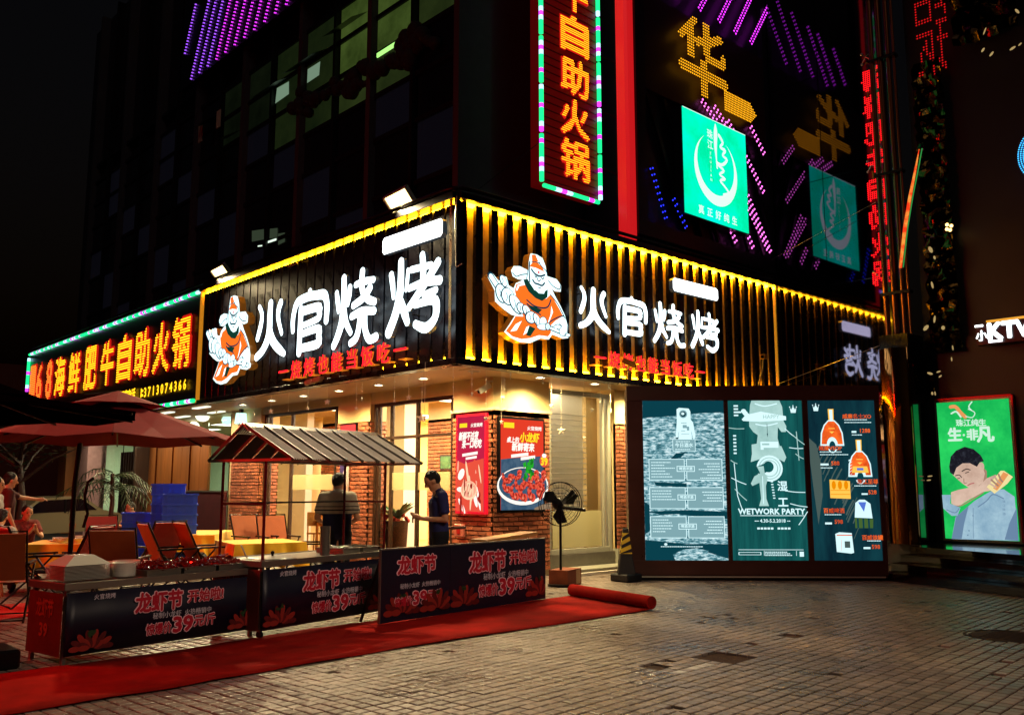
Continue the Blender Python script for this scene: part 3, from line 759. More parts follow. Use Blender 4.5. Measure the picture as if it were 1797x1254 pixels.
    for cx, cy, rx, ry in ((775, 880, 48, 60), (775, 940, 78, 42), (830, 935, 32, 45), (1010, 985, 48, 55), (1075, 1025, 36, 24)):
        L(ellipse(cx, cy, rx, ry, 16), T); L(ellipse(cx, cy, rx - 8, ry - 8, 16), W)
    for k in range(3): S([(800 + k * 20, 910), (798 + k * 20, 965)], 6, T)
    L([(890, 930), (940, 880), (1020, 830), (1052, 870), (1055, 990), (1010, 940), (960, 930), (930, 960)], W)
    S([(900, 925), (950, 905), (1000, 930)], 7, T); S([(965, 890), (1000, 930)], 7, T)
    d.obj('printed_face', [E_orange, E_dkteal, E_cyanw, E_beard, E_red], g)
    return g
emblem(FR, .19, 2.2, 3.98, 5.52, .4, 'glowing bearded man emblem with orange robe and skewer on the right fascia beside the corner')
emblem(FL, -8.62, -6.25, 3.84, 5.74, .4, 'glowing bearded man emblem with orange robe on the left fascia beside the amber divider')
# red slogan
def slogan(F, a0, a1, b, size, h, label):
    s = thing('neon_slogan', label, 'sign', F.p(a0, b, 0)); body = '一烧烤也能当饭吃一'
    for i, ch in enumerate(body):
        a = a0 + (a1 - a0) * (i + .5) / len(body); m = MB()
        for lv, mi in ((h - .04, 1), (h, 0)): m.text(F, ch, a, b, size, lv, mi, bold=.012)
        m.fbox(F, a - size * .3, a + size * .3, b - size * .35, b - size * .31, .0, h - .05, 1)
        m.obj('character', [E_red, mat('slogan_return', 'a05a10', rough=.4, emit=(1, .28, .02), strength=.5)], s)
slogan(FR, 3.05, 6.5, 3.92, .30, .2, 'small red slogan 烧烤也能当饭吃 below the right white characters')
slogan(FL, -5.5, -1.0, 3.87, .36, .2, 'red slogan 烧烤也能当饭吃 below the left white characters')

# ------------------------------------------------------------------ light tubes
def tube_run(p0, p1, seg, r, owner, cols=None, phase=0):
    p0, p1 = V(p0), V(p1); Ln = (p1 - p0).length; n = max(1, round(Ln / seg))
    for i in range(n):
        a = p0.lerp(p1, (i + .03) / n); b = p0.lerp(p1, (i + .97) / n); m = MB(); k = 10
        for j in range(k):
            mi = (0, 0, 1, 2, 1, 0, 0, 0, 2, 0)[(j + phase + i * 3) % 10]
            m.cyl(a.lerp(b, j / k), a.lerp(b, (j + 1) / k), r, n=6, mi=mi, caps=(j in (0, k - 1)))
        m.obj('light_tube', [E_g, E_c, E_m], owner)
# ------------------------------------------------------------------ the hot pot sign on the left
hs = thing('led_letter_sign', 'long dark sign of yellow LED characters 168海鲜肥牛自助火锅 edged with green and purple tubes', 'sign', (0, 17, 3.6))
MB().fbox(FL, -24.2, -9.82, 3.6, 6.36, -.2, -.02).obj('sign_panel', M_dark, hs)
MB().fbox(FL, -24.25, -9.8, 6.36, 6.5, -.2, .06).obj('cap', M_steeldark, hs)
tube_run(FL.p(-24.15, 6.3, .03), FL.p(-9.85, 6.3, .03), 1.2, .045, hs)
tube_run(FL.p(-24.15, 3.66, .03), FL.p(-24.15, 6.22, .03), 1.2, .05, hs)
tube_run(FL.p(-24.15, 3.66, .03), FL.p(-9.85, 3.66, .03), 1.2, .05, hs, phase=3)
E_redhalo = mat('red_letter_halo', 'a00c08', rough=.4, emit=(1, .02, .01), strength=.5)  # halo of the LEDs, drawn as wider glowing red dots below them
body = '168海鲜肥牛自助火锅'
cents = [23.4, 22.6, 21.5, 20.35, 18.9, 17.4, 15.95, 14.6, 13.3, 12.0, 10.75]
for ch, y in zip(body, cents):
    w = .55 if ch in '168' else 1.0
    hgt = 1.25; b = 4.55
    m = MB().dots(FL, ch, -y - w / 2, b, w, hgt, .02, .05, .05, 1, bold=.05)
    m.dots(FL, ch, -y - w / 2, b, w, hgt, .055, .066, .027, 2 if ch in '168' else 0, bold=.03)
    m.obj('character', [E_ledy, E_redhalo, em('orange_led', (1, .2, .02), 2.2, sample=False)], hs)
ph = '订座电话：13713074366'
for i, ch in enumerate(ph):
    y = 14.8 - (i + .5) * (4.5 / len(ph))
    if ch == '：': continue
    MB().text(FL, ch, -y, 4.08, .32, .03, 0, bold=.02, width=(.27 if i < 4 else None)).obj('character', [E_ledy], hs)
MB().fbox(FL, -13.2, -13.14, 4.0, 4.06, .02, .04).fbox(FL, -13.2, -13.14, 4.12, 4.18, .02, .04).obj('character', [E_ledy], hs)

# ------------------------------------------------------------------ the vertical LED sign
FS = Frame((0, .6, 0), (1, 0, 0))
vs_ = thing('vertical_led_sign', 'tall red vertical sign with yellow LED characters 自助火锅 edged by green and magenta tubes', 'sign', (3.4, .6, 7.3))
MB().fbox(FS, 2.52, 4.16, 7.28, 16.2, -.28, -.03).obj('sign_box', mat('dark_red_panel', '4a0a0c', rough=.5, emit=(1, .01, .01), strength=.05), vs_)
for k in range(56): MB().fbox(FS, 2.55, 4.13, 7.4 + k * .157, 7.415 + k * .157, -.03, -.018).obj('panel_rib', M_dark, vs_)
tube_run(FS.p(2.52, 7.3, .02), FS.p(2.52, 16.2, .02), 1.02, .045, vs_)
tube_run(FS.p(4.18, 7.3, .02), FS.p(4.18, 16.2, .02), 1.02, .045, vs_, phase=2)
tube_run(FS.p(2.52, 7.26, .02), FS.p(4.18, 7.26, .02), 1.66, .04, vs_)
for ch, z0, z1 in (('锅', 7.6, 8.36), ('火', 8.47, 9.21), ('助', 9.33, 10.06), ('自', 10.22, 10.98), ('牛', 11.12, 11.9), ('肥', 12.05, 12.8), ('鲜', 12.95, 13.7), ('海', 13.85, 14.6)):
    m = MB().dots(FS, ch, 3.08, z0, .78, z1 - z0, .0, .03, .03, 1, bold=.04)
    m.dots(FS, ch, 3.08, z0, .78, z1 - z0, .02, .026, .0135, 0, bold=.026, step_b=.044)
    m.obj('character', [E_ledy, mat('red_led_halo', 'c01008', rough=.5, emit=(1, .015, .01), strength=.55)], vs_)
for z in (7.8, 9.0, 10.2): MB().cyl((4.2, .55, z + .2), (4.6, .3, z), .012, n=6).obj('strut', M_steeldark, vs_)
MB().cyl((2.5, .6, 8.1), (1.5, 1.2, 7.1), .008, n=5).obj('stay_wire', M_steeldark, vs_)

# ------------------------------------------------------------------ upper building
tw = thing('office_block', 'tall dark office building with a glazed left side rising over the corner restaurant', 'building', (1.2, 1.5, 6.3))
M_curt = mat('dark_curtain_glass', '0a0a14', rough=.15, noise=.4, nscale=1.5)
M_pilaster = mat('grey_stone_pilaster', '2b2830', rough=.7, noise=.2, nscale=4)
M_mull = mat('dark_mullion', '0d0c10', rough=.4, metal=.3)
E_room = em('green_lit_room', (.20, .30, .07), .10, color2=(.08, .13, .035), nscale=.45, lo=.35, hi=.65)
M_dim = mat('faint_glow_glass', '0e0e1a', rough=.12, emit=(.5, .5, .9), strength=.0035); E_rooma = em('green_lit_room_bright', (.26, .42, .08), .20, color2=(.10, .17, .03), nscale=.7, lo=.35, hi=.65); E_roomb = em('green_lit_room_dim', (.12, .19, .05), .08, color2=(.05, .09, .03), nscale=.6, lo=.35, hi=.65); E_roomc = em('green_lit_room_faint', (.08, .12, .05), .05, color2=(.03, .05, .02), nscale=.6, lo=.35, hi=.65)  # M_dim: faint glow added to some dark panes with nothing to reflect
E_room2 = em('pale_lit_window', (.40, .62, .42), .4)
MB().box((1.45, 1.5, 6.3), (9.8, 24.0, 19)).obj('wall', M_dark, tw)
MB().box((1.38, 1.44, 6.34), (2.0, 1.5, 19)).obj('pilaster', M_pilaster, tw)
FT = Frame((1.2, 0, 0), (0, -1, 0))
for k in range(15):
    y = 1.5 + k * 1.5
    w = .16 if k % 2 == 0 else .09
    MB().box((1.16 if k % 2 == 0 else 1.2, y - w / 2, 6.34), (1.45, y + w / 2, 19)).obj('mullion', M_pilaster if k % 2 == 0 else M_mull, tw)
for z in (7.6, 8.9, 9.9, 10.85, 11.7, 12.55, 13.2):
    MB().box((1.27, 1.6, z - .05), (1.45, 22.5, z + .05)).obj('transom', M_mull, tw)
rows = [(6.4, 7.55), (7.65, 8.85), (8.95, 9.85), (9.95, 10.8), (10.9, 12.5)]
for ri, (z0, z1) in enumerate(rows):
    for k in range(14):
        y0 = 1.5 + k * 1.5 + .09; y1 = y0 + 1.32
        lit = (ri == 4 and k in (0, 1, 2, 3, 4, 5, 6)) or (ri == 3 and k in (1, 2, 3, 4))
        MB().box((1.32, y0, z0), (1.34, y1, z1)).obj('window_pane', ((E_rooma if k in (1, 2) and ri == 4 else E_room if k < 3 else E_roomb if k < 5 else E_roomc) if lit else (M_curt, M_curt, M_dim)[(k * 7 + ri * 5) % 3]), tw)
# a bright tube and two bright panes inside, black planting silhouettes, open casements
MB().beam(at(662, 98, X=1.14), at(698, 75, X=1.14), .03, .09).obj('fluorescent_tube', em('green_tube', (.42, 1, .22), 1.3), tw)
for a, b, c, d in (((486, 155), (507, 143), (507, 165), (483, 182)), ((540, 122), (562, 108), (560, 132), (539, 146))):
    MB().add([at(*p, X=1.30) for p in (a, b, c, d)], [(0, 1, 2, 3)]).obj('window_pane', E_room2, tw)
rb = random.Random(3)
for px, py, n in ((722, 72, 16), (700, 96, 12), (655, 118, 10), (550, 168, 8), (535, 184, 8), (745, 60, 10), (600, 150, 8), (630, 135, 8)):
    m = MB()
    for i in range(n): m.ell(at(px + rb.uniform(-22, 22), py + rb.uniform(-6, 16), X=1.22), rb.uniform(.08, .2), 8, 5)
    tag(m.obj('window_planting', mat('black_leaves', '05070a', rough=.9), tw), None)
for px, py, wd in ((462, 158, 1.3), (520, 113, 1.4), (350, 218, .8), (385, 245, .7), (590, 48, 1.2)):
    p = at(px, py, X=.9)
    MB().add([p + V((0, wd / 2, 0)), p + V((0, -wd / 2, 0)), p + V((.42, -wd / 2, .28)), p + V((.42, wd / 2, .28)),
              p + V((.02, wd / 2, .02)), p + V((.02, -wd / 2, .02)), p + V((.44, -wd / 2, .30)), p + V((.44, wd / 2, .30))],
             [(0, 1, 2, 3), (7, 6, 5, 4), (0, 4, 5, 1), (1, 5, 6, 2), (2, 6, 7, 3), (3, 7, 4, 0)]).obj('open_casement', M_mull, tw)
for px, py in ((353, 247), (385, 222)):
    p = at(px, py, X=1.1); MB().box(p, p + V((.03, .22, .5))).obj('bracket', M_lightframe, tw)
# little lit window low down
for a, b, c, d in (((442, 405), (463, 402), (463, 420), (442, 424)), ((468, 402), (487, 400), (487, 416), (468, 420)), ((488, 410), (500, 408), (500, 424), (488, 430))):
    MB().add([at(*p, X=1.30) for p in (a, b, c, d)], [(0, 1, 2, 3)]).obj('window_pane', em('dim_green_room', (.06, .085, .05), .5), tw)
MB().beam(at(470, 425, X=1.27), at(485, 420, X=1.27), .02, .05).obj('fluorescent_tube', em('white_tube', (.8, 1, .8), 1.2), tw)
MB().beam(at(453, 432, X=1.27), at(460, 431, X=1.27), .02, .03).obj('fluorescent_tube', em('white_tube', (.8, 1, .8), 1.2), tw)

# slanting purple LED curtain on the far end
FC = Frame((1.0, 0, 0), (0, -1, 0))
cur_t = thing('led_curtain', 'purple LED strips slanting across the top left end of the dark building', 'led lights', (1.0, 14, 13.4))
def strip(m, F, a, b, h, mi=0, step=.09, r=.026, gap=.085, rows=2):
    a, b = V(a), V(b); L_ = (b - a).length; d = (b - a) / L_; nn = V((-d.y, d.x))
    k = 0
    while k * step < L_:
        for q in range(rows): p = a + d * (k * step) + nn * (q * gap + (.5 * 0)); m.dot(F, p.x, p.y, h, r, mi)
        k += 1
for i in range(15):
    a0 = -14.1 + i * .56; cur = MB(); strip(cur, FC, (a0, 13.38 + (.0 if i else 1.0)), (a0 + (.62 if i == 0 else 1.55), 13.4 + (2.3 if i == 0 else 3.2)), 0, 0 if i > 3 else 1, rows=2); cur.obj('led_strip', [E_pur, E_pur2, E_amb], cur_t, kind='stuff')
for i in range(10):
    a0 = -13.9 + i * .75; cur = MB(); strip(cur, FC, (a0, 17.0), (a0 - .35, 18.1), 0, 1); cur.obj('led_strip', [E_pur, E_pur2, E_amb], cur_t, kind='stuff')
cur = MB(); cur.dots(FC, '金', -14.2, 17.3, 2.0, 2.0, 0, .09, .03, 2)
cur.obj('led_character', [E_pur, E_pur2, E_amb], cur_t, kind='stuff')
MB().box((1.02, 6.2, 13.3), (1.2, 14.4, 19)).obj('parapet_panel', M_dark, tw)

# red column, its neon light put into a glowing surface; framed bay beside it
rc = MB().box((4.35, -.01, 6.42), (4.636, .3, 19))
tag(rc.obj('red_column', [mat('red_lit_column', 'c01018', rough=.35, emit=(1, .015, .02), strength=.55)], None, bevel=.05), 'red neon lit square column rising above the right fascia', 'column')
bay = thing('sign_bay', 'projecting dark framed bay carrying the green sign and the purple lights', 'building', (7, 0, 6.6))
M_bay = mat('bay_cladding', '1b1820', rough=.35, metal=.3, noise=.2)
MB().box((4.64, .1, 6.6), (9.77, 1.4, 19)).obj('bay_wall', M_bay, bay)
MB().box((4.64, -.02, 6.6), (9.77, .099, 6.92)).obj('bay_sill', M_bay, bay)
MB().box((9.5, -.02, 6.921), (9.76, .099, 19)).obj('bay_jamb', M_bay, bay)
MB().box((4.64, -.02, 6.921), (4.95, .099, 19)).obj('bay_jamb', M_bay, bay)
MB().box((4.951, -.01, 9.75), (9.499, .09, 11.9)).obj('bay_panel', mat('maroon_panel', '2a0d10', rough=.4, noise=.3), bay)
FB = Frame((0, -.05, 0), (1, 0, 0))
for i in range(8):
    x = 5.0 + i * .6
    MB().beam((x, .03, 9.7 - i * .0), (x + 1.25, .03, 6.95), .07, .09).obj('slanting_fin', M_mull, bay)
pm_t = thing('led_strips', 'pink purple and blue LED strips slanting in the bay around the green sign', 'led lights', (7.5, -.05, 7.0))
def bay_strip(*a, **k):
    m = MB(); strip(m, *a, **k); m.obj('led_strip', [E_pur, E_pur2, E_pink, E_blue], pm_t, kind='stuff')
for a, b in [((7.47, 9.04), (9.26, 7.07)), ((7.81, 9.8), (9.24, 8.38)), ((8.75, 9.92), (9.28, 9.4)), ((6.83, 9.98), (7.35, 9.67)), ((7.71, 7.3), (7.97, 6.97)), ((8.33, 7.4), (8.66, 6.96)), ((7.3, 9.98), (7.75, 9.66)), ((8.5, 8.2), (9.4, 7.0))]:
    bay_strip(FB, a, b, .02, 2, step=.12, r=.03, gap=.09)
for a, b in [((5.9, 12.5), (6.2, 12.9)), ((6.5, 12.3), (7.0, 13.0)), ((6.9, 12.16), (7.5, 13.0)), ((7.65, 12.16), (8.3, 13.1)), ((8.29, 12.11), (9.2, 13.5)), ((8.96, 12.09), (9.6, 12.95))]:
    bay_strip(FB, a, (b[0] + .3, b[1] + .5), .02, 0, step=.1, r=.03)
bay_strip(FB, (4.98, 8.0), (5.45, 6.96), .02, 3, step=.13, r=.022); bay_strip(FB, (5.7, 7.5), (6.1, 6.98), .02, 3, step=.13, r=.022)
h_ = MB().dots(FB, '华', 5.95, 10.1, 1.75, 1.75, .1, .066, .024, 0, bold=.022)
tag(h_.obj('led_character', [E_amb]), 'amber LED character 华 above the green sign', 'sign')
ar = MB()
for i in range(22):
    for j in range(9):
        x, y = 7.62 + i * .06, 10.02 + j * .055
        if i > 16 and abs(j - 4) > (22 - i) * .8: continue
        ar.dot(FB, x, y, .1, .024, 0)
tag(ar.obj('led_arrow', [E_amb]), 'amber LED arrow block just right above the green sign', 'sign')

# green square beer sign
GF = Frame((0, -.22, 0), (1, 0, 0))
gs = thing('green_light_box', 'square green lit beer sign with white crescent ring and 真正好纯生', 'sign', (7.1, -.2, 7.24))
E_green = em('green_backlit_sheet', (.0, .66, .30), 1.35, color2=(.0, .92, .60), nscale=.8, lo=.35, hi=.65)
E_greenw = em('white_on_green_print', (.75, 1, .85), 1.1, sample=False)
MB().box((5.9, -.2, 7.24), (8.3, .02, 9.6)).obj('case', M_bay, gs)
MB().fbox(GF, 5.92, 8.28, 7.26, 9.58, -.018, 0).obj('lit_sheet', E_green, gs)
g = MB()
a0, a1 = 5.9, 8.3
def crescent(cx, cz, R, r, off, n=40):
    out = [(cx + R * math.cos(t), cz + R * math.sin(t)) for t in [math.radians(-235 + k * 290 / n) for k in range(n + 1)]]
    inn = [(cx + r * math.cos(t), cz + off + r * math.sin(t)) for t in [math.radians(-235 + k * 290 / n) for k in range(n + 1)]]
    return out, inn
o_, i_ = crescent(7.08, 8.44, .80, .69, .13)
for k in range(len(o_) - 1): g.add([GF.p(*o_[k], .003), GF.p(*o_[k + 1], .003), GF.p(*i_[k + 1], .003), GF.p(*i_[k], .003)], [(0, 1, 2, 3)])
g.ribbon(GF, [(7.1, 9.5, .03), (7.1, 9.32, .13), (7.08, 9.0, .1), (7.1, 8.7, .04), (7.12, 8.5, .04)], .002, .004)
g.ribbon(GF, [(7.22, 9.28, .08), (7.36, 9.15, .07), (7.26, 9.02, .06), (7.44, 8.98, .08), (7.34, 8.85, .05), (7.5, 8.78, .07), (7.3, 8.62, .07), (7.1, 8.64, .05)], .004, .006)
g.ribbon(GF, [(7.14, 8.58, .05), (7.36, 8.5, .07), (7.2, 8.38, .05), (7.4, 8.32, .06), (7.22, 8.24, .06), (7.42, 8.12, .05), (7.52, 8.02, .07), (7.34, 7.94, .08)], .006, .008)
g.text(GF, '珠', 6.88, 9.2, .2, .004, 0, bold=.015).text(GF, '江', 6.88, 8.96, .2, .004, 0, bold=.015)
for i, ch in enumerate('真正好纯生'): g.text(GF, ch, 6.48 + i * .31, 7.42, .19, .004, 0, bold=.02)
for k in range(7): g.text(GF, 'ZHUJIAN'[k], 6.88, 8.78 - k * .1, .08, .004, 0)
g.fbox(GF, 5.92, 8.28, 9.565, 9.58, .001, .003)
g.obj('print', [E_greenw], gs)
# ------------------------------------------------------------------ tinted glass annex to the right
an = thing('glass_annex', 'dark mirror glass wall at the right that reflects the restaurant signs', 'building', (9.8, -1, 0))
XM = 9.72
zs = [0.5, 3.4, 6.1, 8.6, 11.1, 13.6, 19]
for z0, z1 in zip(zs[:-1], zs[1:]):
    for y0, y1 in ((-2.62, -1.3), (-1.3, .0)):
        MB().box((XM, y0 + .008, z0 + .008), (XM + .02, y1 - .008, z1 - .008)).obj('glass_pane', M_mirror, an)
MB().box((XM + .03, -2.7, 0), (XM + .4, .1, 19)).obj('frame_wall', M_blackgloss, an)
MB().box((XM - .04, -.02, 3.4), (XM + .01, .02, 19)).obj('edge_trim', M_steeldark, an)
for z in zs[1:-1]:
    for dx, dz in ((.12, .12), (-.12, .12), (.12, -.12), (-.12, -.12)):
        MB().cyl((XM - .08, -2.5, z), (XM - .02, -2.5 + dx, z + dz), .012, n=6).ell((XM - .015, -2.5 + dx, z + dz), .035, 8, 5).obj('spider_arm', M_steel, an)
for i, (y, r) in enumerate(((-2.72, .06), (-2.9, .06), (-3.08, .05), (-3.2, .03))):
    MB().cyl((XM - .25, y, 3.6 + i * .2), (XM - .25, y, 19), r, n=12).obj('steel_tube', mat('bronze_tube', '7a4a30', rough=.3, metal=.9), an)
for z in (5.6, 8.2, 10.8, 13.4): MB().box((XM - .33, -3.25, z), (XM - .15, -2.65, z + .06)).obj('tube_clamp', M_steeldark, an)
MB().tube([(XM - .2, -.0, 6.9 + .0), (XM - .2, -2.6, 7.7)], .006, 5).obj('stay_cable', M_steel, an); MB().tube([(XM - .2, 0, 3.95), (XM - .2, -2.6, 4.6)], .006, 5).obj('stay_cable', M_steel, an)
# bronze clad pilaster with a curved polished front
pf = []
for k in range(13):
    t = math.pi * k / 12; pf.append((9.05 - .0 - .18 * math.sin(t), -3.0 - .3 * -math.cos(t)))
m = MB(); n = len(pf)
zz = [.5 + k * .3 for k in range(14)]
rr = random.Random(5)
for z in zz: m.v.extend([(x + rr.uniform(-.006, .006), y, z) for x, y in pf])
for j in range(len(zz) - 1):
    for i in range(n - 1): m.f.append((j * n + i + 1, j * n + i, (j + 1) * n + i, (j + 1) * n + i + 1)); m.m.append(0); m.sm.append(True)
m.obj('bronze_cladding', M_bronze, an)
MB().box((9.06, -3.29, 0), (9.8, -2.71, 4.7)).obj('pilaster', M_blackgloss, an)
MB().box((9.07, -3.31, .55), (9.78, -3.292, 4.3)).obj('polished_side_panel', mat('side_mirror', '6d6d78', rough=.06, metal=1.0, bump=.05, bscale=1.2), an)
MB().box((9.8, -12, 0), (10.2, -2.71, 4.6)).box((9.85, -12, 4.6), (10.2, -3.3, 19)).obj('dark_wall', mat('dark_wall_cladding', '0b090c', rough=.5, noise=.4, nscale=1.5), an)
# crumpled gold foil panels that catch the light
M_foil = mat('gold_foil_cladding', '3a2c12', rough=.1, metal=1.0, bump=1.0, bscale=4.5)
foil = MB(); rr = random.Random(11)
def crumple(y0, y1, z0, z1, ny, nz, amp):
    b = len(foil.v)
    for j in range(nz + 1):
        for i in range(ny + 1):
            foil.v.append((9.72 - rr.uniform(0, amp), y0 + (y1 - y0) * i / ny, z0 + (z1 - z0) * j / nz))
    for j in range(nz):
        for i in range(ny):
            a = b + j * (ny + 1) + i; foil.f.append((a, a + 1, a + ny + 2, a + ny + 1)); foil.m.append(0); foil.sm.append(True)
crumple(-3.5, -4.1, 4.3, 10.5, 7, 60, .2); crumple(-3.35, -3.5, 3.5, 4.3, 2, 8, .1); crumple(-4.4, -5.6, 10.6, 12.5, 10, 14, .25)
foil.obj('foil_panel', M_foil, an)
for px, py in ((1665, 398),):
    p = at(px, py, X=9.4)
    g = MB()
    for dx, dz in ((.03, .05), (-.05, .01), (.04, -.04), (-.02, -.07)): g.ell(p + V((0, dx, dz)), .035, 8, 6)
    tag(g.obj('small_spotlight', em('warm_spot', (1, .62, .2), 4)), 'tiny warm spotlight cluster on the dark wall left of the lit KTV sign', 'lamp')
# glints: small glowing leaf shapes added for gold reflections in the foil column
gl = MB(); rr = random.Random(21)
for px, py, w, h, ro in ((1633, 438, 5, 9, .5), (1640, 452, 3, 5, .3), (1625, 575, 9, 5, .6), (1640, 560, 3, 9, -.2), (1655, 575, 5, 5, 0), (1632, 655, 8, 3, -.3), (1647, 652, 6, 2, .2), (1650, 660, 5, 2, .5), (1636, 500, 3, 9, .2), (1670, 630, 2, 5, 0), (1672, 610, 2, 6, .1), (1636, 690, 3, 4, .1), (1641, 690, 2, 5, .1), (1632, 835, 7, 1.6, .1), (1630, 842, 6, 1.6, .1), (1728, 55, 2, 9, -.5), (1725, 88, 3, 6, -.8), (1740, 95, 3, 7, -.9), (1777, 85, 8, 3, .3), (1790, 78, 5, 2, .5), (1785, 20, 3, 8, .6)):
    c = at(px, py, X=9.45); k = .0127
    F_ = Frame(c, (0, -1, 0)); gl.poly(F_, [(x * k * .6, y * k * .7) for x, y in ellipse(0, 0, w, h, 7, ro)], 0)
gl.obj('gold_glint', em('pale_gold_glint', (1, .7, .28), .42, sample=False), an)

# steps
sp = thing('entrance_steps', 'low black stone steps in front of the green portrait poster', 'steps', (7.5, -5, 0))
for k in range(4):
    o = k * .42
    MB().prism(Frame((0, 0, 0), (1, 0, 0), (0, 1, 0)), [(6.75 + o, -3.55), (5.72 + o, -6.2), (5.4 + o, -12), (9.8, -12), (9.8, -3.55)], .13 * k if k == 0 else .13 * k - .0, .13 * (k + 1)).obj('step', M_blackgloss, sp, bevel=.006)

# portrait poster light box
FG = Frame((9.74, -3.50, .60), (0, -1, .0))
pb = thing('poster_light_box', 'tall green lit poster of a young man raising a beer can beside the steps', 'poster', (9.74, -4.2, .6))
W_, H_ = 1.36, 2.70
MB().fbox(FG, -.05, W_ + .05, -.05, H_ + .05, -.12, -.01).obj('case', M_steel2, pb)
MB().fbox(FG, W_ + .051, W_ + .08, -.03, H_ + .06, -.1, .02).fbox(FG, -.02, W_ + .05, H_ + .051, H_ + .08, -.1, .02).obj('red_edge_trim', mat('red_trim', '8a1420', rough=.3, metal=.5), pb)
E_pg = em('green_poster_sheet', (.0, .27, .055), 1.25, color2=(.02, .55, .10), nscale=.7, lo=.38, hi=.66)
MB().fbox(FG, 0, W_, 0, H_, -.009, 0).obj('lit_sheet', E_pg, pb)
def pk(x, y): # survey coordinates of the poster (729 x 1254 picture) to metres
    x0 = 40 + (y - 75) * (78 - 40) / 1105; x1 = 600 + (y - 45) * (675 - 600) / 1160
    u = (x - x0) / (x1 - x0); yt = 75 + (45 - 75) * u; yb = 1180 + (1208 - 1180) * u
    return (u * W_, H_ * (1 - (y - yt) / (yb - yt)))
m = MB(); hh = [.002]
def PL(pts, mi): m.poly(FG, [pk(*p) for p in pts], hh[0], mi); hh[0] += .0012
def PS(pts, mi, w): m.ribbon(FG, [(*pk(x, y), w / 420) for x, y in pts], hh[0] - .0004, hh[0], mi); hh[0] += .0012
# 0 skin 1 skin shade 2 hair 3 shirt 4 shirt shade 5 white print 6 can 7 orange 8 dark line
PL([(130, 1185), (170, 1010), (330, 880), (480, 790), (560, 790), (640, 850), (668, 1205)], 3)
PL([(130, 1185), (175, 1005), (280, 920), (240, 1060), (215, 1185)], 4); PL([(560, 1195), (600, 1060), (655, 940), (668, 1205)], 4)
PL([(390, 600), (430, 640), (430, 760), (330, 860), (300, 780)], 1)
PL([(150, 660), (190, 580), (300, 560), (395, 590), (415, 660), (400, 730), (350, 770), (290, 778), (235, 740), (190, 700)], 0)
PL([(130, 600), (145, 520), (190, 470), (260, 440), (330, 460), (385, 510), (410, 560), (375, 570), (355, 605), (300, 575), (240, 575), (190, 610), (165, 670), (135, 650)], 2)
PL(ellipse(388, 605, 24, 38, 12), 0)
PS([(180, 675), (210, 670), (230, 690)], 8, 7); PS([(235, 640), (270, 622), (300, 630)], 8, 8); PS([(262, 655), (290, 645)], 8, 6); PS([(195, 700), (215, 695)], 8, 5)
PS([(248, 700), (250, 735), (268, 735)], 1, 7); PS([(280, 755), (305, 742), (328, 738)], 9, 9)
PL([(140, 810), (200, 790), (370, 760), (430, 700), (500, 670), (540, 720), (520, 790), (400, 810), (290, 870), (190, 930), (140, 900)], 0)
PS([(150, 915), (230, 915), (400, 815)], 1, 9)
PL([(65, 830), (140, 830), (130, 900), (215, 935), (190, 1000), (140, 1000), (72, 940)], 3); PS([(100, 950), (170, 975), (205, 940)], 4, 7)
PL([(430, 770), (540, 640), (565, 640), (632, 690), (590, 745), (490, 825)], 6); PL([(560, 650), (600, 670), (540, 760), (510, 800), (480, 780)], 7)
for k in range(4): PS([(440 + k * 28, 735 - k * 22), (475 + k * 22, 755 - k * 14), (500 + k * 18, 775 - k * 16)], 0 if k % 2 == 0 else 1, 14)
PS([(360, 930), (430, 880), (480, 830), (560, 865)], 4, 8); PS([(320, 940), (315, 1180)], 4, 4)
for y in (1000, 1120, 1155): PL(ellipse(318 - (y - 1000) * .3, y, 6, 6, 8), 4)
PS([(160, 110), (200, 110), (240, 160), (275, 195)], 7, 30); PS([(165, 165), (205, 150), (240, 195)], 5, 14); PS([(300, 130), (350, 160), (330, 200), (280, 190)], 5, 8); PS([(330, 70), (305, 110), (325, 140)], 5, 10)
for ch, x in zip('珠江纯生', (230, 290, 350, 408)): 
    c = pk(x, 248); m.text(FG, ch, c[0], c[1], .135, hh[0], 5, bold=.03)
for ch, x, s_ in (('生', 190, .26), ('·', 262, .2), ('非', 330, .21), ('凡', 430, .30)):
    c = pk(x, 348); m.text(FG, ch, c[0], c[1], s_, hh[0] + .003, 5, bold=.045)
for i, ch in enumerate('珠江啤酒'): c = pk(565, 890 + i * 33); m.text(FG, ch, c[0], c[1], .05, hh[0] + .002, 4)
m.obj('print', [em('poster_skin', (.78, .56, .44), .95, color2=(.52, .33, .25), nscale=1.8, lo=.35, hi=.7), em('poster_skin_shade', (.42, .25, .18), .9), em('poster_hair', (.01, .01, .016), 1, color2=(.045, .05, .07), nscale=14, lo=.5, hi=.75), em('poster_shirt', (.42, .62, .72), 1.0, color2=(.22, .38, .52), nscale=1.5, lo=.35, hi=.65), em('poster_shirt_shade', (.16, .27, .42), .9),
               em('poster_white', (.62, .9, .72), 1.0), em('poster_can', (.9, .75, .35), 1.0), em('poster_orange', (.9, .36, .12), .9), em('poster_line', (.03, .02, .02), 1), em('poster_lip', (.5, .15, .14), 1)], pb)

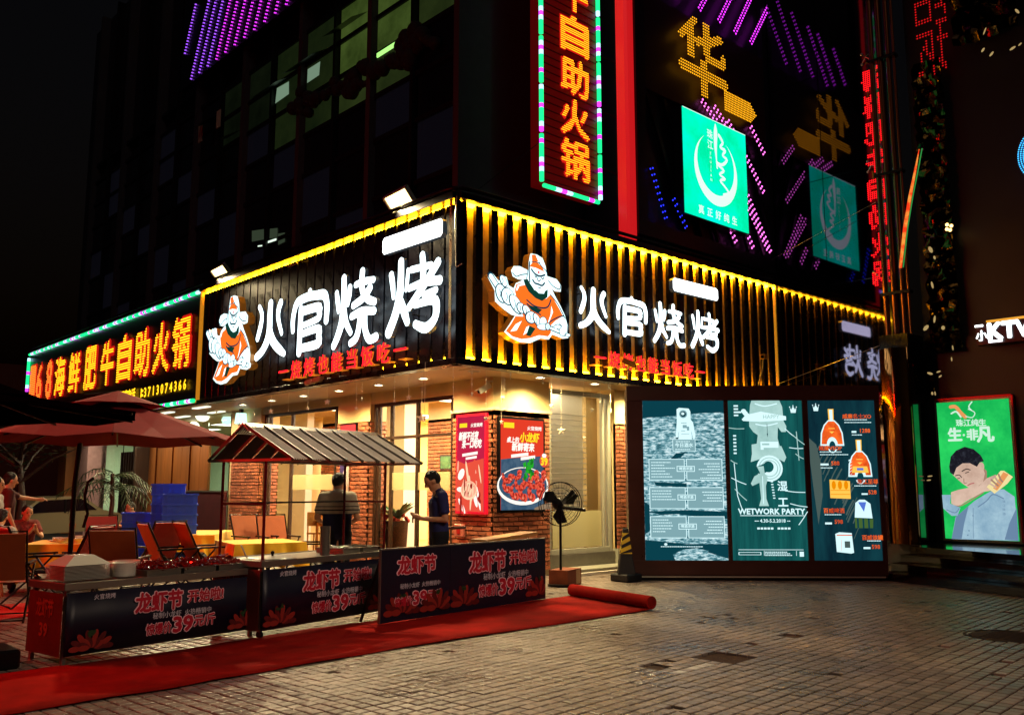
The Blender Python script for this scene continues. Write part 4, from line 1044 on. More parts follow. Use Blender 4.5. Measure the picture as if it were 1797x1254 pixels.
# KTV sign
FK = Frame((9.4, 0, 0), (0, -1, 0))
kt = thing('ktv_sign', 'white lit KTV sign high on the dark wall at the right edge', 'sign', (9.4, -4.9, 4.3))
MB().fbox(FK, 4.47, 6.2, 4.34, 4.74, -.25, -.03).obj('sign_box', M_dark, kt)
k_ = MB(); x = 4.55
k_.text(FK, '小', 4.58, 4.5, .2, 0, 0, bold=.03)
for ch, xx in (('K', 4.83), ('T', 5.08), ('V', 5.32)): k_.text(FK, ch, xx, 4.56, .40, 0, 0, bold=.05, width=.24)
k_.fbox(FK, 4.47, 4.62, 4.69, 4.73, 0, .01); k_.fbox(FK, 4.7, 4.95, 4.36, 4.40, 0, .01)
k_.obj('letters', [E_plate], kt)
MB().fbox(FK, 4.68, 5.5, 4.76, 4.80, -.05, 0).obj('amber_edge', em('amber_edge_light', (1, .45, .05), .9), kt)
br = MB()
for ang in range(-60, 240, 4):
    for q in range(4):
        t = math.radians(ang); R = .62 - q * .045
        br.dot(FK, 6.1 + R * math.cos(t), 7.85 + R * math.sin(t), 0, .016, 0)
tag(br.obj('blue_led_ring', [em('bright_blue_led', (.05, .45, 1), 2.5, sample=False)]), 'ring of blue LED dots cut by the right edge of the picture', 'led lights')

# ------------------------------------------------------------------ three poster light box
A0, B0 = V((3.4, -.66, 0)), V((6.62, -3.77, 0))
ud = (B0 - A0).normalized(); LW = (B0 - A0).length
FX = Frame(A0, ud)
lb = thing('poster_cabinet', 'wide brown steel cabinet with three lit teal posters standing on the paving', 'light box', A0 + ud * (LW / 2))
M_cab = mat('brown_steel_cabinet', '4c2e28', rough=.33, metal=.35, noise=.15, nscale=1.5, rvar=.08)
MB().fbox(FX, 0, LW, .05, 3.36, -.35, -.03).obj('cabinet', M_cab, lb, bevel=.01)
MB().fbox(FX, 0, LW, .1, .34, -.029, 0).fbox(FX, 0, LW, 3.14, 3.40, -.029, .02).fbox(FX, 0, .28, .341, 3.139, -.029, 0).fbox(FX, 4.40, LW, .341, 3.139, -.029, 0).fbox(FX, 1.73, 1.80, .341, 3.139, -.029, 0).fbox(FX, 3.12, 3.21, .341, 3.139, -.029, 0).obj('front_frame', M_cab, lb)
MB().fbox(FX, .05, LW - .05, .0, .05, -.3, -.05).obj('plinth', M_steeldark, lb)
MB().fbox(FX, .05, LW - .05, .052, .075, -.03, -.01).obj('plinth_trim', M_lightframe, lb)
panels = [(.285, 1.725), (1.805, 3.115), (3.215, 4.395)]
Z0_, Z1_ = .345, 3.135
E_t0 = em('moon_print', (.03, .12, .15), .95, color2=((.10, .30, .36), (.42, .66, .72), (.8, .98, 1.0)), nscale=9, stretch=(1, 1, 3.5), lo=.40, hi=.62)
E_t1 = em('teal_print', (.004, .055, .058), 1.0, color2=(.009, .12, .112), nscale=1.6, stretch=(4, 4, .3), lo=.35, hi=.65)
E_t2 = em('navy_teal_print', (.003, .018, .03), 1.0, color2=(.006, .05, .065), nscale=.9, stretch=(3, 3, .5), lo=.35, hi=.65)
E_tdark = em('dark_sky_print', (.003, .05, .07), 1.0)
E_pw = em('poster_cabinet_white', (.68, .95, .98), 1.1)
E_pg1 = em('poster_grey_blue', (.22, .40, .44), 1.0, sample=False)
E_pg2 = em('poster_body_tone', (.32, .55, .52), 1.0, color2=(.5, .76, .72), nscale=3, lo=.3, hi=.7)
E_pr = em('poster_red', (1, .06, .03), 1.1, sample=False)
E_po = em('poster_cognac', (1, .16, .02), 1.1, sample=False, color2=(.5, .03, .005), nscale=3, lo=.4, hi=.65)
E_py = em('poster_gold', (1, .55, .08), 1.1, sample=False)
for i, ((x0, x1), e) in enumerate(zip(panels, (E_t0, E_t1, E_t2))):
    FP = Frame(FX.p(x0, Z0_, -.028), ud); W, H = x1 - x0, Z1_ - Z0_
    pn = MB().fbox(FP, 0, W, 0, H, -.001, .004).obj('lit_poster', e, lb)
    m = MB(); h = [.007]
    def r(x, y, w, t, mi): m.fbox(FP, x * W, (x + w) * W, (1 - y - t) * H, (1 - y) * H, h[0] - .0005, h[0], mi); h[0] += .0002
    def pg(pts, mi): m.poly(FP, [(x * W, (1 - y) * H) for x, y in pts], h[0], mi); h[0] += .0006
    def st(pts, w, mi): m.ribbon(FP, [(x * W, (1 - y) * H, w) for x, y in pts], h[0] - .0003, h[0], mi); h[0] += .0006
    def tx(s, x, y, size, mi, bold=.0, align='C', shear=0): m.text(FP, s, x * W, (1 - y) * H, size, h[0], mi, bold=bold, align=align, shear=shear); h[0] += .003
    rr = random.Random(i + 5)
    def lines(x, y, n, w, dy, mi=0, right=False):
        for k in range(n):
            ww = w * rr.uniform(.55, 1); xx = x - ww if right else x
            c = xx
            while c < xx + ww: q = rr.uniform(.012, .03); r(c, y + k * dy, q, .005, mi); c += q + .005
    if i == 0:
        pg([(0, 0), (1, 0), (1, .075), (.7, .08), (.3, .10), (0, .11)], 1)
        pg([(.05, .70), (.2, .72), (.4, .715), (.7, .735), (1, .745), (1, .70), (.5, .69)], 1); pg([(0, .875), (.5, .90), (1, .90), (1, .93), (.75, .94), (.62, .925), (.45, .935), (.33, .965), (.36, 1.0), (0, 1.0)], 1)
        pg([(0, .64), (.06, .66), (.06, .82), (0, .84)], 1); pg([(.75, .95), (1, .99), (1, .93), (.8, .92)], 1); pg([(.12, .515), (.52, .525), (.52, .548), (.15, .54)], 1)
        pg([(.33, .37), (.4, .335), (.52, .328), (.46, .36), (.36, .375)], 1)
        # astronaut
        pg([(.42, .055), (.45, .045), (.57, .05), (.59, .07), (.59, .12), (.62, .14), (.645, .23), (.62, .25), (.595, .19), (.60, .265), (.43, .26), (.445, .19), (.42, .245), (.40, .24), (.42, .13)], 0)
        pg(ellipse(.50, .085, .05, .026, 16), 2); pg(ellipse(.50, .086, .036, .018, 16), 1); pg(ellipse(.495, .083, .02, .009, 10), 0)
        r(.47, .14, .07, .004, 2); r(.49, .155, .05, .02, 2); r(.54, .165, .03, .025, 2); r(.47, .19, .05, .004, 2); r(.47, .21, .1, .003, 2); pg([(.40, .235), (.435, .235), (.43, .26), (.405, .258)], 1)
        r(.36, .245, .28, .078, 0); r(.366, .248, .268, .072, 2); lines(.40, .258, 1, .2, .01); tx('今日酒水', .5, .285, .075, 0, bold=.02); lines(.39, .308, 1, .22, .01)
        for yy, dn in ((.37, 6), (.548, 4), (.728, 5)):
            for xx in (.06, .52):
                r(xx, yy, .44, .135, 0); r(xx + .008, yy + .004, .424, .127, 2)
            lines(.09, yy + .02, dn, .28, .018); lines(.92, yy + .028, dn, .26, .018, right=True)
            r(.40, yy + .045, .22, .036, 0); r(.408, yy + .049, .204, .028, 2); tx('啤酒洋酒', .51, yy + .063, .055, 0, bold=.02)
        lines(.18, .912, 1, .72, .01); pg(ellipse(.24, .90, .02, .008, 8), 0)
        mats = [E_pw, E_tdark, E_pg1]
    elif i == 1:
        # torso and arms
        pg([(.32, .0), (.70, .0), (.735, .04), (.745, .13), (.78, .165), (.77, .20), (.71, .20), (.665, .17), (.655, .24), (.69, .31), (.36, .31), (.39, .22), (.36, .17), (.38, .2), (.33, .20), (.28, .165), (.28, .12), (.30, .03)], 2)
        st([(.37, .02), (.5, .035), (.66, .02)], .02, 0); st([(.37, .15), (.50, .16), (.66, .145)], .02, 0); st([(.52, .15), (.52, .23)], .008, 1); pg(ellipse(.52, .215, .008, .006, 8), 1)
        pg([(.24, .09), (.30, .085), (.44, .07), (.78, .10), (.78, .125), (.44, .135), (.20, .13), (.18, .12)], 0)
        for k in range(4): pg(ellipse(.21 + k * .02, .068 + k * .012, .035, .015, 10), 0)
        tx('HAPPY', .58, .105, .09, 2, bold=.02)
        pg([(.30, .28), (.42, .27), (.7, .29), (.76, .36), (.73, .39), (.60, .36), (.42, .37), (.28, .39), (.30, .34)], 2)
        r(.42, .262, .24, .05, 0); r(.44, .272, .1, .012, 2); r(.46, .30, .24, .03, 2)
        # ring
        for R1, mi in ((.175, 0), (.150, 2), (.135, 0), (.115, 2), (.10, 0)):
            a = ellipse(.53, .43, R1, R1 * W / H, 24); pg(a, mi)
        pg(ellipse(.515, .42, .07, .035, 18), 3); pg([(.30, .43), (.46, .40), (.50, .45), (.42, .47), (.30, .45)], 3)
        pg([(.36, .42), (.45, .415), (.46, .46), (.5, .49), (.47, .54), (.47, .62), (.5, .665), (.37, .665), (.40, .62), (.385, .52), (.29, .54), (.27, .525), (.32, .48), (.40, .46)], 2)
        st([(.43, .48), (.43, .65)], .012, 0)
        tx('湿', .69, .545, .17, 0, bold=.02); tx('工', .69, .645, .17, 0, bold=.03)
        for k in range(7): r(.535 + k * .004, .51 + k * .017, .03, .007, 0)
        tx('WETWORK PARTY', .53, .70, .125, 0, bold=.035); r(.11, .722, .85, .004, 0)
        tx('4.30-5.2.2018', .54, .757, .075, 0, bold=.02); lines(.3, .755, 1, .06, .01); lines(.73, .755, 1, .06, .01)
        for k in range(10): 
            if k != 5: r(.33 + k * .045, .797, .034, .012, 0)
        r(.07, .932, .86, .003, 0); r(.07, .948, .30, .018, 0); r(.08, .951, .28, .012, 3); lines(.42, .945, 3, .36, .01); r(.405, .94, .006, .03, 0); r(.83, .94, .006, .03, 0); r(.875, .945, .055, .03, 0)
        for k in range(4): r(.07, .03 + k * .02, .06 if k != 2 else .1, .01, 0)
        for k in range(6): r(.05, .22 + k * .022, .04, .010, 0)
        for (xa, ya, xb, yb) in ((.0, .175, .2, .18), (.75, .18, .9, .24), (.85, .22, 1, .28), (.8, .3, .98, .305), (.88, .34, .98, .37), (.01, .38, .09, .40), (.01, .49, .2, .53), (.05, .56, .2, .63), (.72, .57, .98, .58), (.78, .65, 1, .67), (.88, .78, 1, .7), (.05, .4, .08, .6), (.08, .6, .14, .69), (.9, .2, .92, .38)):
            st([(xa, ya), ((xa + xb) / 2, (ya + yb) / 2 + .003), (xb, yb)], .014, 0 if rr.random() < .5 else 2)
        cr = (.87, .055)
        mats = [E_pw, E_t2, E_pg2, E_t1]
    else:
        def bottle(cx, top, s, kind):
            q = lambda pts: [(cx + x * s, top + y * s * 1.25 * W / H) for x, y in pts]
            pg(q([(-.09, 0), (.09, 0), (.08, .30), (-.08, .30)]), 3); pg(q([(-.05, .02), (.05, .02), (.05, .28), (-.04, .28)]), 0)
            pg(q([(-.10, .28), (.10, .28), (.24, .40), (.34, .60), (.37, .92), (-.37, .92), (-.34, .60), (-.24, .40)]), 0)
            pg(q([(-.09, .31), (.09, .31), (.21, .42), (.30, .61), (.33, .88), (-.33, .88), (-.30, .61), (-.21, .42)]), 2)
            pg(q(ellipse(0, .90, .17, .2, 16)), 0); pg(q(ellipse(0, .94, .10, .14, 16)), 1); pg(q([(-.40, .92), (.40, .92), (.36, 1.0), (-.36, 1.0)]), 1)
            pg(q([(-.1, .48), (.1, .48), (.1, .50), (-.1, .50)]), 3); pg(q([(-.08, .56), (.08, .56), (.0, .62)]), 3)
            if kind:
                for k in range(6): pg(q([(-.34 + k * .01, .5 + k * .07), (-.22, .47 + k * .07), (-.34, .54 + k * .07)]), 0)
                pg(q([(-.22, .66), (.22, .66), (.26, .82), (-.26, .82)]), 3); pg(q([(-.1, .70), (.1, .70), (.1, .76), (-.1, .76)]), 4)
        # brush strokes behind
        for k in range(26):
            xa = .02 + rr.uniform(0, .12) + k * .022; ya = .24 + k * .018 + rr.uniform(0, .05); ln = rr.uniform(.06, .22)
            st([(xa + ln * .9, ya), (xa + ln * .4, ya + ln * .35), (xa, ya + ln * .7)], rr.uniform(.008, .03), 5)
        pg([(.0, .24), (.10, .28), (.16, .40), (.16, .60), (.08, .78), (.04, .6), (.0, .4)], 5)
        bottle(.34, .055, .48, 0); bottle(.73, .25, .48, 1)
        tx('威廉名士XO', .72, .105, .085, 2, bold=.018); lines(.53, .122, 2, .42, .017); r(.63, .195, .07, .012, 0); tx('1288', .83, .195, .09, 2, bold=.018); lines(.63, .218, 1, .2, .01)
        tx('威廉VSOP', .30, .305, .085, 2, bold=.018); lines(.14, .325, 2, .4, .017); r(.14, .40, .12, .012, 0); tx('588', .36, .40, .09, 2, bold=.018); lines(.14, .425, 1, .2, .01)
        pg([(.26, .50), (.56, .51), (.56, .62), (.26, .615)], 3)
        for k in range(3): pg(ellipse(.32 + k * .09, .535, .032, .028, 10), 6); 
        r(.27, .565, .28, .004, 6); r(.27, .59, .28, .004, 6)
        tx('珠江至尊', .82, .515, .085, 2, bold=.018); lines(.62, .537, 1, .33, .017); r(.72, .585, .09, .010, 0); tx('528', .88, .58, .09, 2, bold=.018)
        pg([(.62, .645), (.68, .625), (.76, .625), (.84, .65), (.86, .74), (.60, .735)], 0); pg([(.66, .64), (.78, .64), (.74, .70)], 4); pg([(.60, .735), (.87, .745), (.86, .80), (.60, .80)], 7)
        for k in range(3): r(.63 + k * .08, .74, .025, .06, 1)
        tx('百威啤酒', .30, .695, .085, 2, bold=.018); lines(.16, .715, 1, .3, .017); r(.16, .765, .1, .012, 0); tx('598', .36, .762, .09, 2, bold=.018)
        pg([(.30, .835), (.36, .825), (.54, .83), (.56, .95), (.52, .955), (.31, .945)], 0); r(.32, .84, .22, .006, 2); r(.38, .87, .004, .07, 2); r(.43, .88, .08, .04, 5)
        tx('百威铁罐', .84, .86, .085, 2, bold=.018); lines(.76, .875, 1, .2, .017); r(.70, .915, .1, .012, 0); tx('598', .88, .915, .09, 2, bold=.018)
        cr = (.10, .045)
        mats = [E_pw, E_tdark, E_po, E_py, em('poster_label_blue', (.1, .2, .75), .9), em('brush_grey', (.07, .11, .10), 1.0), em('poster_yellow', (.9, .28, .0), 1.0), em('bottle_green', (.06, .13, .03), 1)]
    if i:
        x, y = cr
        pg([(x - .045, y - .01), (x - .025, y + .005), (x, y - .018), (x + .025, y + .005), (x + .045, y - .01), (x + .032, y + .025), (x - .032, y + .025)], 0)
        for dx, dy in ((-.045, -.012), (0, -.02), (.045, -.012)): pg(ellipse(x + dx, y + dy, .008, .004, 8), 0)
    m.obj('print', mats, pn)

# ------------------------------------------------------------------ posters on the corner pillar
def pillar_poster(F, a0, a1, b0, b1, left):
    t = thing('pillar_poster', 'narrow red food poster in a glowing frame on the left face of the corner pillar' if left else 'wide red and blue crayfish poster in black frame on the pillar right face', 'poster', F.p((a0 + a1) / 2, b0, 0))
    fm = mat('glowing_red_frame', 'a01020', rough=.3, emit=(1, .01, .03), strength=.7) if left else M_steeldark
    w = .045
    MB().fbox(F, a0 - w, a1 + w, b0 - w, b1 + w, .015, .07).obj('frame', fm, t, bevel=.004)
    W, H = a1 - a0, b1 - b0
    sheet = em('crimson_print', (.62, .02, .07), 1.0, color2=(.42, .012, .05), nscale=1, lo=.3, hi=.7) if left else em('scarlet_print', (.95, .06, .025), .85)
    MB().fbox(F, a0, a1, b0, b1, .071, .075).obj('lit_sheet', sheet, t)
    m = MB(); h = [.078]
    def pg(pts, mi): m.poly(F, [(a0 + x * W, b1 - y * H) for x, y in pts], h[0], mi); h[0] += .0007
    def tx(s, x, y, sz, mi, bold=.03, shear=0, w=None): m.text(F, s, a0 + x * W, b1 - y * H, sz, h[0], mi, bold=bold, shear=shear, width=w * W if w else None); h[0] += .0035
    rr = random.Random(9)
    if left:
        tx('火官烧烤', .72, .10, .07, 0, w=.42); pg([(.1, .07), (.38, .07), (.38, .115), (.1, .115)], 4)
        tx('新鲜不过夜', .44, .215, .15, 0, bold=.05, shear=.2, w=.72); tx('来一口吃吃', .56, .30, .15, 0, bold=.05, shear=.2, w=.72)
        pg([(.22, .395), (.78, .375), (.78, .405), (.22, .425)], 0); pg([(.35, .435), (.75, .42), (.75, .445), (.35, .46)], 0)
        pg([(0, .46), (.3, .5), (1, .45), (1, 1), (0, 1)], 5)
        for k in range(26): pg(ellipse(rr.uniform(.08, .92), rr.uniform(.5, .97), rr.uniform(.04, .16), rr.uniform(.02, .06), 10, rr.uniform(0, 3)), rr.choice((0, 2, 3, 5, 6)))
        pg(ellipse(.5, .78, .3, .1, 18), 6); pg(ellipse(.5, .77, .26, .085, 18), 3)
        for k in range(10): pg(ellipse(.5 + rr.uniform(-.2, .2), .77 + rr.uniform(-.06, .06), .07, .025, 10, rr.uniform(0, 3)), rr.choice((2, 5, 6)))
    else:
        pg([(0, .45), (.3, .43), (1, .40), (1, 1), (0, 1)], 7)
        tx('火官烧烤', .78, .095, .075, 0, w=.34); pg([(.06, .04), (.30, .04), (.30, .10), (.06, .10)], 4)
        tx('桌上的', .27, .235, .10, 0, bold=.04, shear=.15, w=.28); tx('小龙虾', .66, .205, .17, 4, bold=.045, shear=.15, w=.46); tx('新鲜寄来', .5, .315, .15, 0, bold=.045, shear=.1, w=.52)
        pg([(.22, .395), (.62, .365), (.62, .40), (.22, .43)], 0); pg([(.44, .42), (.78, .395), (.78, .43), (.44, .455)], 0)
        pg(ellipse(.5, .74, .60, .21, 30), 0); pg(ellipse(.5, .725, .56, .185, 30), 7)
        def prawn(x, y, s, ro):
            A_ = W / H
            for k in range(8):
                a = ro + k * .42; R = .075 * s; rr_ = (.052 - .0042 * k) * s
                pg([(px_, y + (py_ - y) * A_) for px_, py_ in ellipse(x + R * math.cos(a), y + R * math.sin(a), rr_, rr_ * .8, 10, a)], 2 if k % 2 else 5)
                pg([(px_, y + (py_ - y) * A_) for px_, py_ in ellipse(x + R * math.cos(a) * 1.12, y + R * math.sin(a) * 1.12 - .008, rr_ * .62, rr_ * .4, 8, a + 1.57)], (5, 11, 12)[k % 3])
            pg([(px_, y + (py_ - y) * A_) for px_, py_ in ellipse(x + .075 * s * math.cos(ro + .5) * 1.2, y + .075 * s * math.sin(ro + .5) * 1.2 - .01, .02 * s, .008, 8, ro)], 3)
        for x, y, s_, ro in ((.12, .62, 1.3, .3), (.88, .62, 1.3, -.4), (.7, .58, 1.2, .2), (.3, .6, 1.1, -.2), (.1, .72, 1.2, 1.3), (.92, .72, 1.2, 1.7), (.35, .70, 1.3, .6), (.66, .69, 1.3, -.6), (.5, .66, 1.2, .1), (.22, .79, 1.3, 1.2), (.42, .80, 1.4, 1.45), (.62, .80, 1.4, 1.7), (.82, .79, 1.3, 2.0)): prawn(x, y, s_, ro)
        for k in range(24): pg(ellipse(.47 + rr.uniform(-.11, .11) + (.0), .56 + rr.uniform(-.1, .1), .045, .02, 8, rr.uniform(0, 3)), rr.choice((8, 9)))
        pg(ellipse(.84, .46, .11, .07, 16), 5); pg(ellipse(.84, .40, .055, .025, 12), 0); tx('39', .84, .47, .17, 4, bold=.05)
        pg([(.6, .98), (.8, .94), (1, .92), (1, 1), (.6, 1)], 10)
    m.obj('print', [em('food_white', (1, .93, .82), 1.15, sample=False), E_pr, em('food_dark_red', (.36, .02, .012), 1), em('food_pink', (1, .42, .28), 1.0), em('print_yellow', (1, .72, .02), 1.1, sample=False), em('food_red', (.85, .09, .05), 1.0),
                   em('food_cream', (1, .68, .42), 1.05), em('slate_blue_print', (.035, .085, .15), 1.0, color2=(.07, .13, .2), nscale=5), em('leaf_green', (.02, .42, .02), 1), em('leaf_dark_green', (.01, .2, .015), 1), em('sand_print', (.3, .2, .12), 1), em('food_orange_red', (.75, .12, .05), 1.0, sample=False), em('food_mid_red', (.62, .05, .03), 1.0, sample=False)], t)
pillar_poster(FPL, -2.04, -1.26, 1.17, 2.90, True)
pillar_poster(FPR, 1.90, 2.98, 1.20, 2.84, False)

# reflection of the vertical LED sign, added as glowing mirrored lettering on the dark glass
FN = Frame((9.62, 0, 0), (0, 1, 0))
ns = thing('vertical_led_sign', 'narrow tall red LED lettering on the dark glass beside the bronze tubes', 'sign', (9.62, -2.2, 5.6))  # reflection of the vertical LED sign, not a second sign
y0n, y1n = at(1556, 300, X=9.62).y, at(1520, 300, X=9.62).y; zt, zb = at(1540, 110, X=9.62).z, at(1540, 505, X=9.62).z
E_redrefl = em('deep_red_reflection', (1, .008, .012), 1.5, sample=False); chn = '海鲜肥牛自助火锅'; hn = (zt - zb) / len(chn)
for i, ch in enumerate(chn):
    m = MB().dots(FN, ch, y0n + .03, zt - (i + 1) * hn + .06, y1n - y0n - .06, hn - .12, 0, .045, .024, 0, bold=.05); m.obj('led_character', [E_redrefl], ns, kind='stuff')  # reflected characters, added as glowing dots
tube_run((9.6, y0n - .05, zb - .2), (9.6, y0n - .05, zt + .4), 1.3, .014, ns)  # reflected edge tube of the sign, added the same way
cs = thing('curved_reflection_strip', 'thin slanting red orange neon strip on the wall right of the bronze tubes', 'sign', at(1590, 400, X=9.4))  # streak of the sign's reflection, added as a glowing tube
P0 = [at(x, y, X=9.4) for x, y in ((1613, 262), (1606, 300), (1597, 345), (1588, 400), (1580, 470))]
MB().tube(P0, [.008, .025, .035, .04, .03], 8).obj('reflection_streak', em('red_orange_reflection', (1, .05, .01), 1.0, color2=(1, .35, .05), nscale=5), cs)
MB().tube([p + V((0, -.06, 0)) for p in P0], .012, 6).obj('green_reflection_edge', em('green_edge_reflection', (.05, .5, .1), .6), cs)
fr_ = MB(); FN2 = Frame((9.6, 0, 0), (0, 1, 0)); ya, yb = at(1668, 80, X=9.6).y, at(1606, 80, X=9.6).y; za, zc = at(1640, 130, X=9.6).z, at(1640, -10, X=9.6).z  # reflected red lettering, added as glowing dots on the dark wall
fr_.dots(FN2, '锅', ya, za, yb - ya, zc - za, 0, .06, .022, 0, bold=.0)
tag(fr_.obj('led_character', [em('dim_red_reflection', (.8, .008, .01), .8, sample=False)], kind='stuff'), 'broken dim red reflection of LED lettering high on the dark wall at the top right', 'sign')
# ------------------------------------------------------------------ hot pot restaurant frontage beyond the divider
hp = thing('hotpot_restaurant', 'glazed hot pot restaurant frontage with globe lamps left of the brick piers', 'building', (1.8, 17, 0))
M_wpan = mat('brown_wood_panel', '8a5226', rough=.35, noise=.25, nscale=5, stretch=(1, 1, .1))
M_pale = mat('pale_green_wall', 'a9b89a', rough=.7, noise=.08)
M_barrier = mat('dark_red_barrier', '4a1a1e', rough=.5, noise=.2, nscale=3)
MB().box((7, 11.9, 0), (7.2, 24.4, ZB)).box((1.9, 24.3, 0), (7, 24.5, ZB)).obj('interior_wall', M_pale, hp)
MB().box((3.4, 12.0, .06), (3.5, 14.2, ZB)).obj('white_partition', M_pale, hp)
st_ = MB().add([(3.3, 12.3, 1.35), (3.3, 14.2, 1.35), (3.3, 14.2, 2.5), (3.3, 14.0, 2.5)], [(0, 1, 2, 3)]).obj('stair_flank', mat('olive_stair', '8a7a3c', rough=.6), hp)
fl = Frame((3.38, 0, 0), (0, -1, 0)); m = MB()
for i, ch in enumerate('欢迎光临'): m.text(fl, ch, -14.05 + i * .42, 2.95, .36, .01, 0, bold=.03)
m.obj('wall_lettering', mat('dark_red_lettering', '7a2018', rough=.5), hp)
for k in range(7):
    y = 13.15 + k * .62; MB().box((1.9, y, 0.06), (1.96, y + .6, 2.95)).obj('wood_panel', M_wpan, hp)
for k in range(3): MB().box((1.87, 14.36 + k * 1.24, .06), (1.9, 14.4 + k * 1.24, 3.0)).obj('trim', M_bronze, hp)
bar = MB().box((1.62, 11.55, 0), (1.72, 14.3, 1.48)).box((1.6, 11.55, 1.48), (1.74, 14.3, 1.52), 1)
tag(bar.obj('screen_wall', [M_barrier, M_steel2]), 'dark red waist high screen wall with steel rail behind the blue crates', 'wall', )
for k, (y, w_) in enumerate(((17.5, .12), (21.6, .9), (23.5, .85))):
    MB().box((1.5 - k * .12, y, 0), (2.0, y + w_, ZB)).obj('pillar', (M_frame, mat('pinkish_render', 'a07c78', rough=.7, noise=.15), M_wpan)[k], hp)
MB().box((2.9, 17.6, .06), (3.0, 21.6, ZB)).obj('dark_partition', M_frame, hp)
for y0, y1 in ((11.65, 13.1), (17.65, 19.5), (19.55, 21.55), (22.55, 23.45)):
    MB().box((1.82, y0, .1), (1.84, y1, ZB - .05)).obj('pane', M_glass, hp)
    for k in range(int((y1 - y0) / .25)):
        pass
for y0, y1 in ((17.9, 19.2), (19.8, 21.2)):
    for k in range(6):
        MB().box((2.3, y0 + k * (y1 - y0) / 6, .06), (2.4, y0 + k * (y1 - y0) / 6 + .1, 2.8)).obj('wood_slat', M_frame, hp)
for i, (px, py, rr_) in enumerate(((285, 741, .19), (356, 728, .21), (340, 748, .17), (399, 737, .155))):
    c = at(px, py, X=2.5 if i != 1 else 1.9)
    g = thing('globe_lamp', ['white globe lamp half hidden by the umbrella edge', 'largest white globe lamp under the soffit left of the amber divider', 'lower white globe lamp touching the umbrella', 'small pale green globe lamp nearest to the brick pier'][i], 'lamp', c)
    MB().ell(c, (rr_, rr_, rr_ * .88), 20, 12).obj('globe', em('globe_glow', (.95, 1, .75), 1.9) if i != 3 else em('green_globe_glow', (.55, 1, .75), 1.4), g)
    MB().cyl(c + V((0, 0, rr_ * .8)), (c.x, c.y, ZB), .012, n=6).obj('cord', M_steeldark, g)
c = at(423, 733, X=1.6)
tag(MB().cyl(c + V((0, 0, -.15)), c + V((0, 0, .12)), .16, .13, 16, mi=0).cyl(c + V((0, 0, .12)), (c.x, c.y, ZB), .06, n=8, mi=1).obj('hanging_lantern', [em('lantern_glow', (.6, 1, .85), 1.5), M_steeldark]), 'pale green cylinder lantern hanging beside the left brick pier', 'lamp')
for y in (12.5, 15, 18, 21.5): lamp('cool_ceiling_light', 'AREA', (3.6, y, 3.5), 170, (.85, 1.0, .72), target=(3.6, y, 0), size=1.2)
for k in range(4): MB().box((.5 + (k % 2) * .9, 10.4 + k * 1.1, ZB - .03), (.65 + (k % 2) * .9, 11.2 + k * 1.1, ZB - .004)).obj('ceiling_tube_light', em('soft_tube', (.9, .95, .75), 1.3), hp)

for y in (11.4, 13.6, 15.8, 18.0, 20.5): lamp('soffit_light', 'AREA', (.9, y, ZB - .05), 60, (1, .86, .58), target=(.4, y, 0), size=.5)
# ------------------------------------------------------------------ dark surroundings on the far left
bgw = MB().box((-25, 33, 0), (14.0, 33.4, 7)); tag(bgw.obj('background_building', mat('maroon_plaster', '6a2a20', rough=.8, noise=.3, nscale=.4)), 'dim maroon building far behind the seated diners at the left', 'building')

def leafy(root, n, R, mi, size, rng, centre, stretch=(1, 1, 1)):
    m = MB()
    for i in range(n):
        d = V((rng.gauss(0, 1), rng.gauss(0, 1), rng.gauss(0, 1))).normalized() * R * rng.random() ** .4
        p = V(centre) + V((d.x * stretch[0], d.y * stretch[1], d.z * stretch[2])); t = rng.uniform(0, 6.28); s = size * rng.uniform(.6, 1.4)
        a = V((math.cos(t), math.sin(t), rng.uniform(-.6, .4))) * s; b = V((-math.sin(t), math.cos(t), rng.uniform(-.3, .3))) * s * .35
        m.add([p - a, p + b, p + a, p - b], [(0, 1, 2, 3)], 0)
    return m
rg = random.Random(2)
M_leaf = mat('dark_leaf', '1d3314', rough=.5, island=.4)
tr = thing('street_tree', 'dark spreading tree behind the pointing man at the left edge', 'tree', at(32, 855, D=26).to_2d().to_3d())
b = tr.location.copy()
tm = MB().tube([b, b + V((.1, 0, 1.2)), b + V((0, .1, 2.2)), b + V((.1, 0, 2.8))], [.13, .11, .08, .05], 8)
for k in range(7): t = k * .9; tm.tube([b + V((0, 0, 1.7 + k * .12)), b + V((.7 * math.cos(t), .7 * math.sin(t), 2.3 + k * .1)), b + V((1.3 * math.cos(t), 1.3 * math.sin(t), 2.6 + k * .12))], [.05, .03, .012], 5)
tm.obj('trunk', M_frame, tr); leafy(tr, 700, 1.5, 0, .1, rg, b + V((0, 0, 2.9)), (1, 1, .6)).obj('crown', M_leaf, tr)

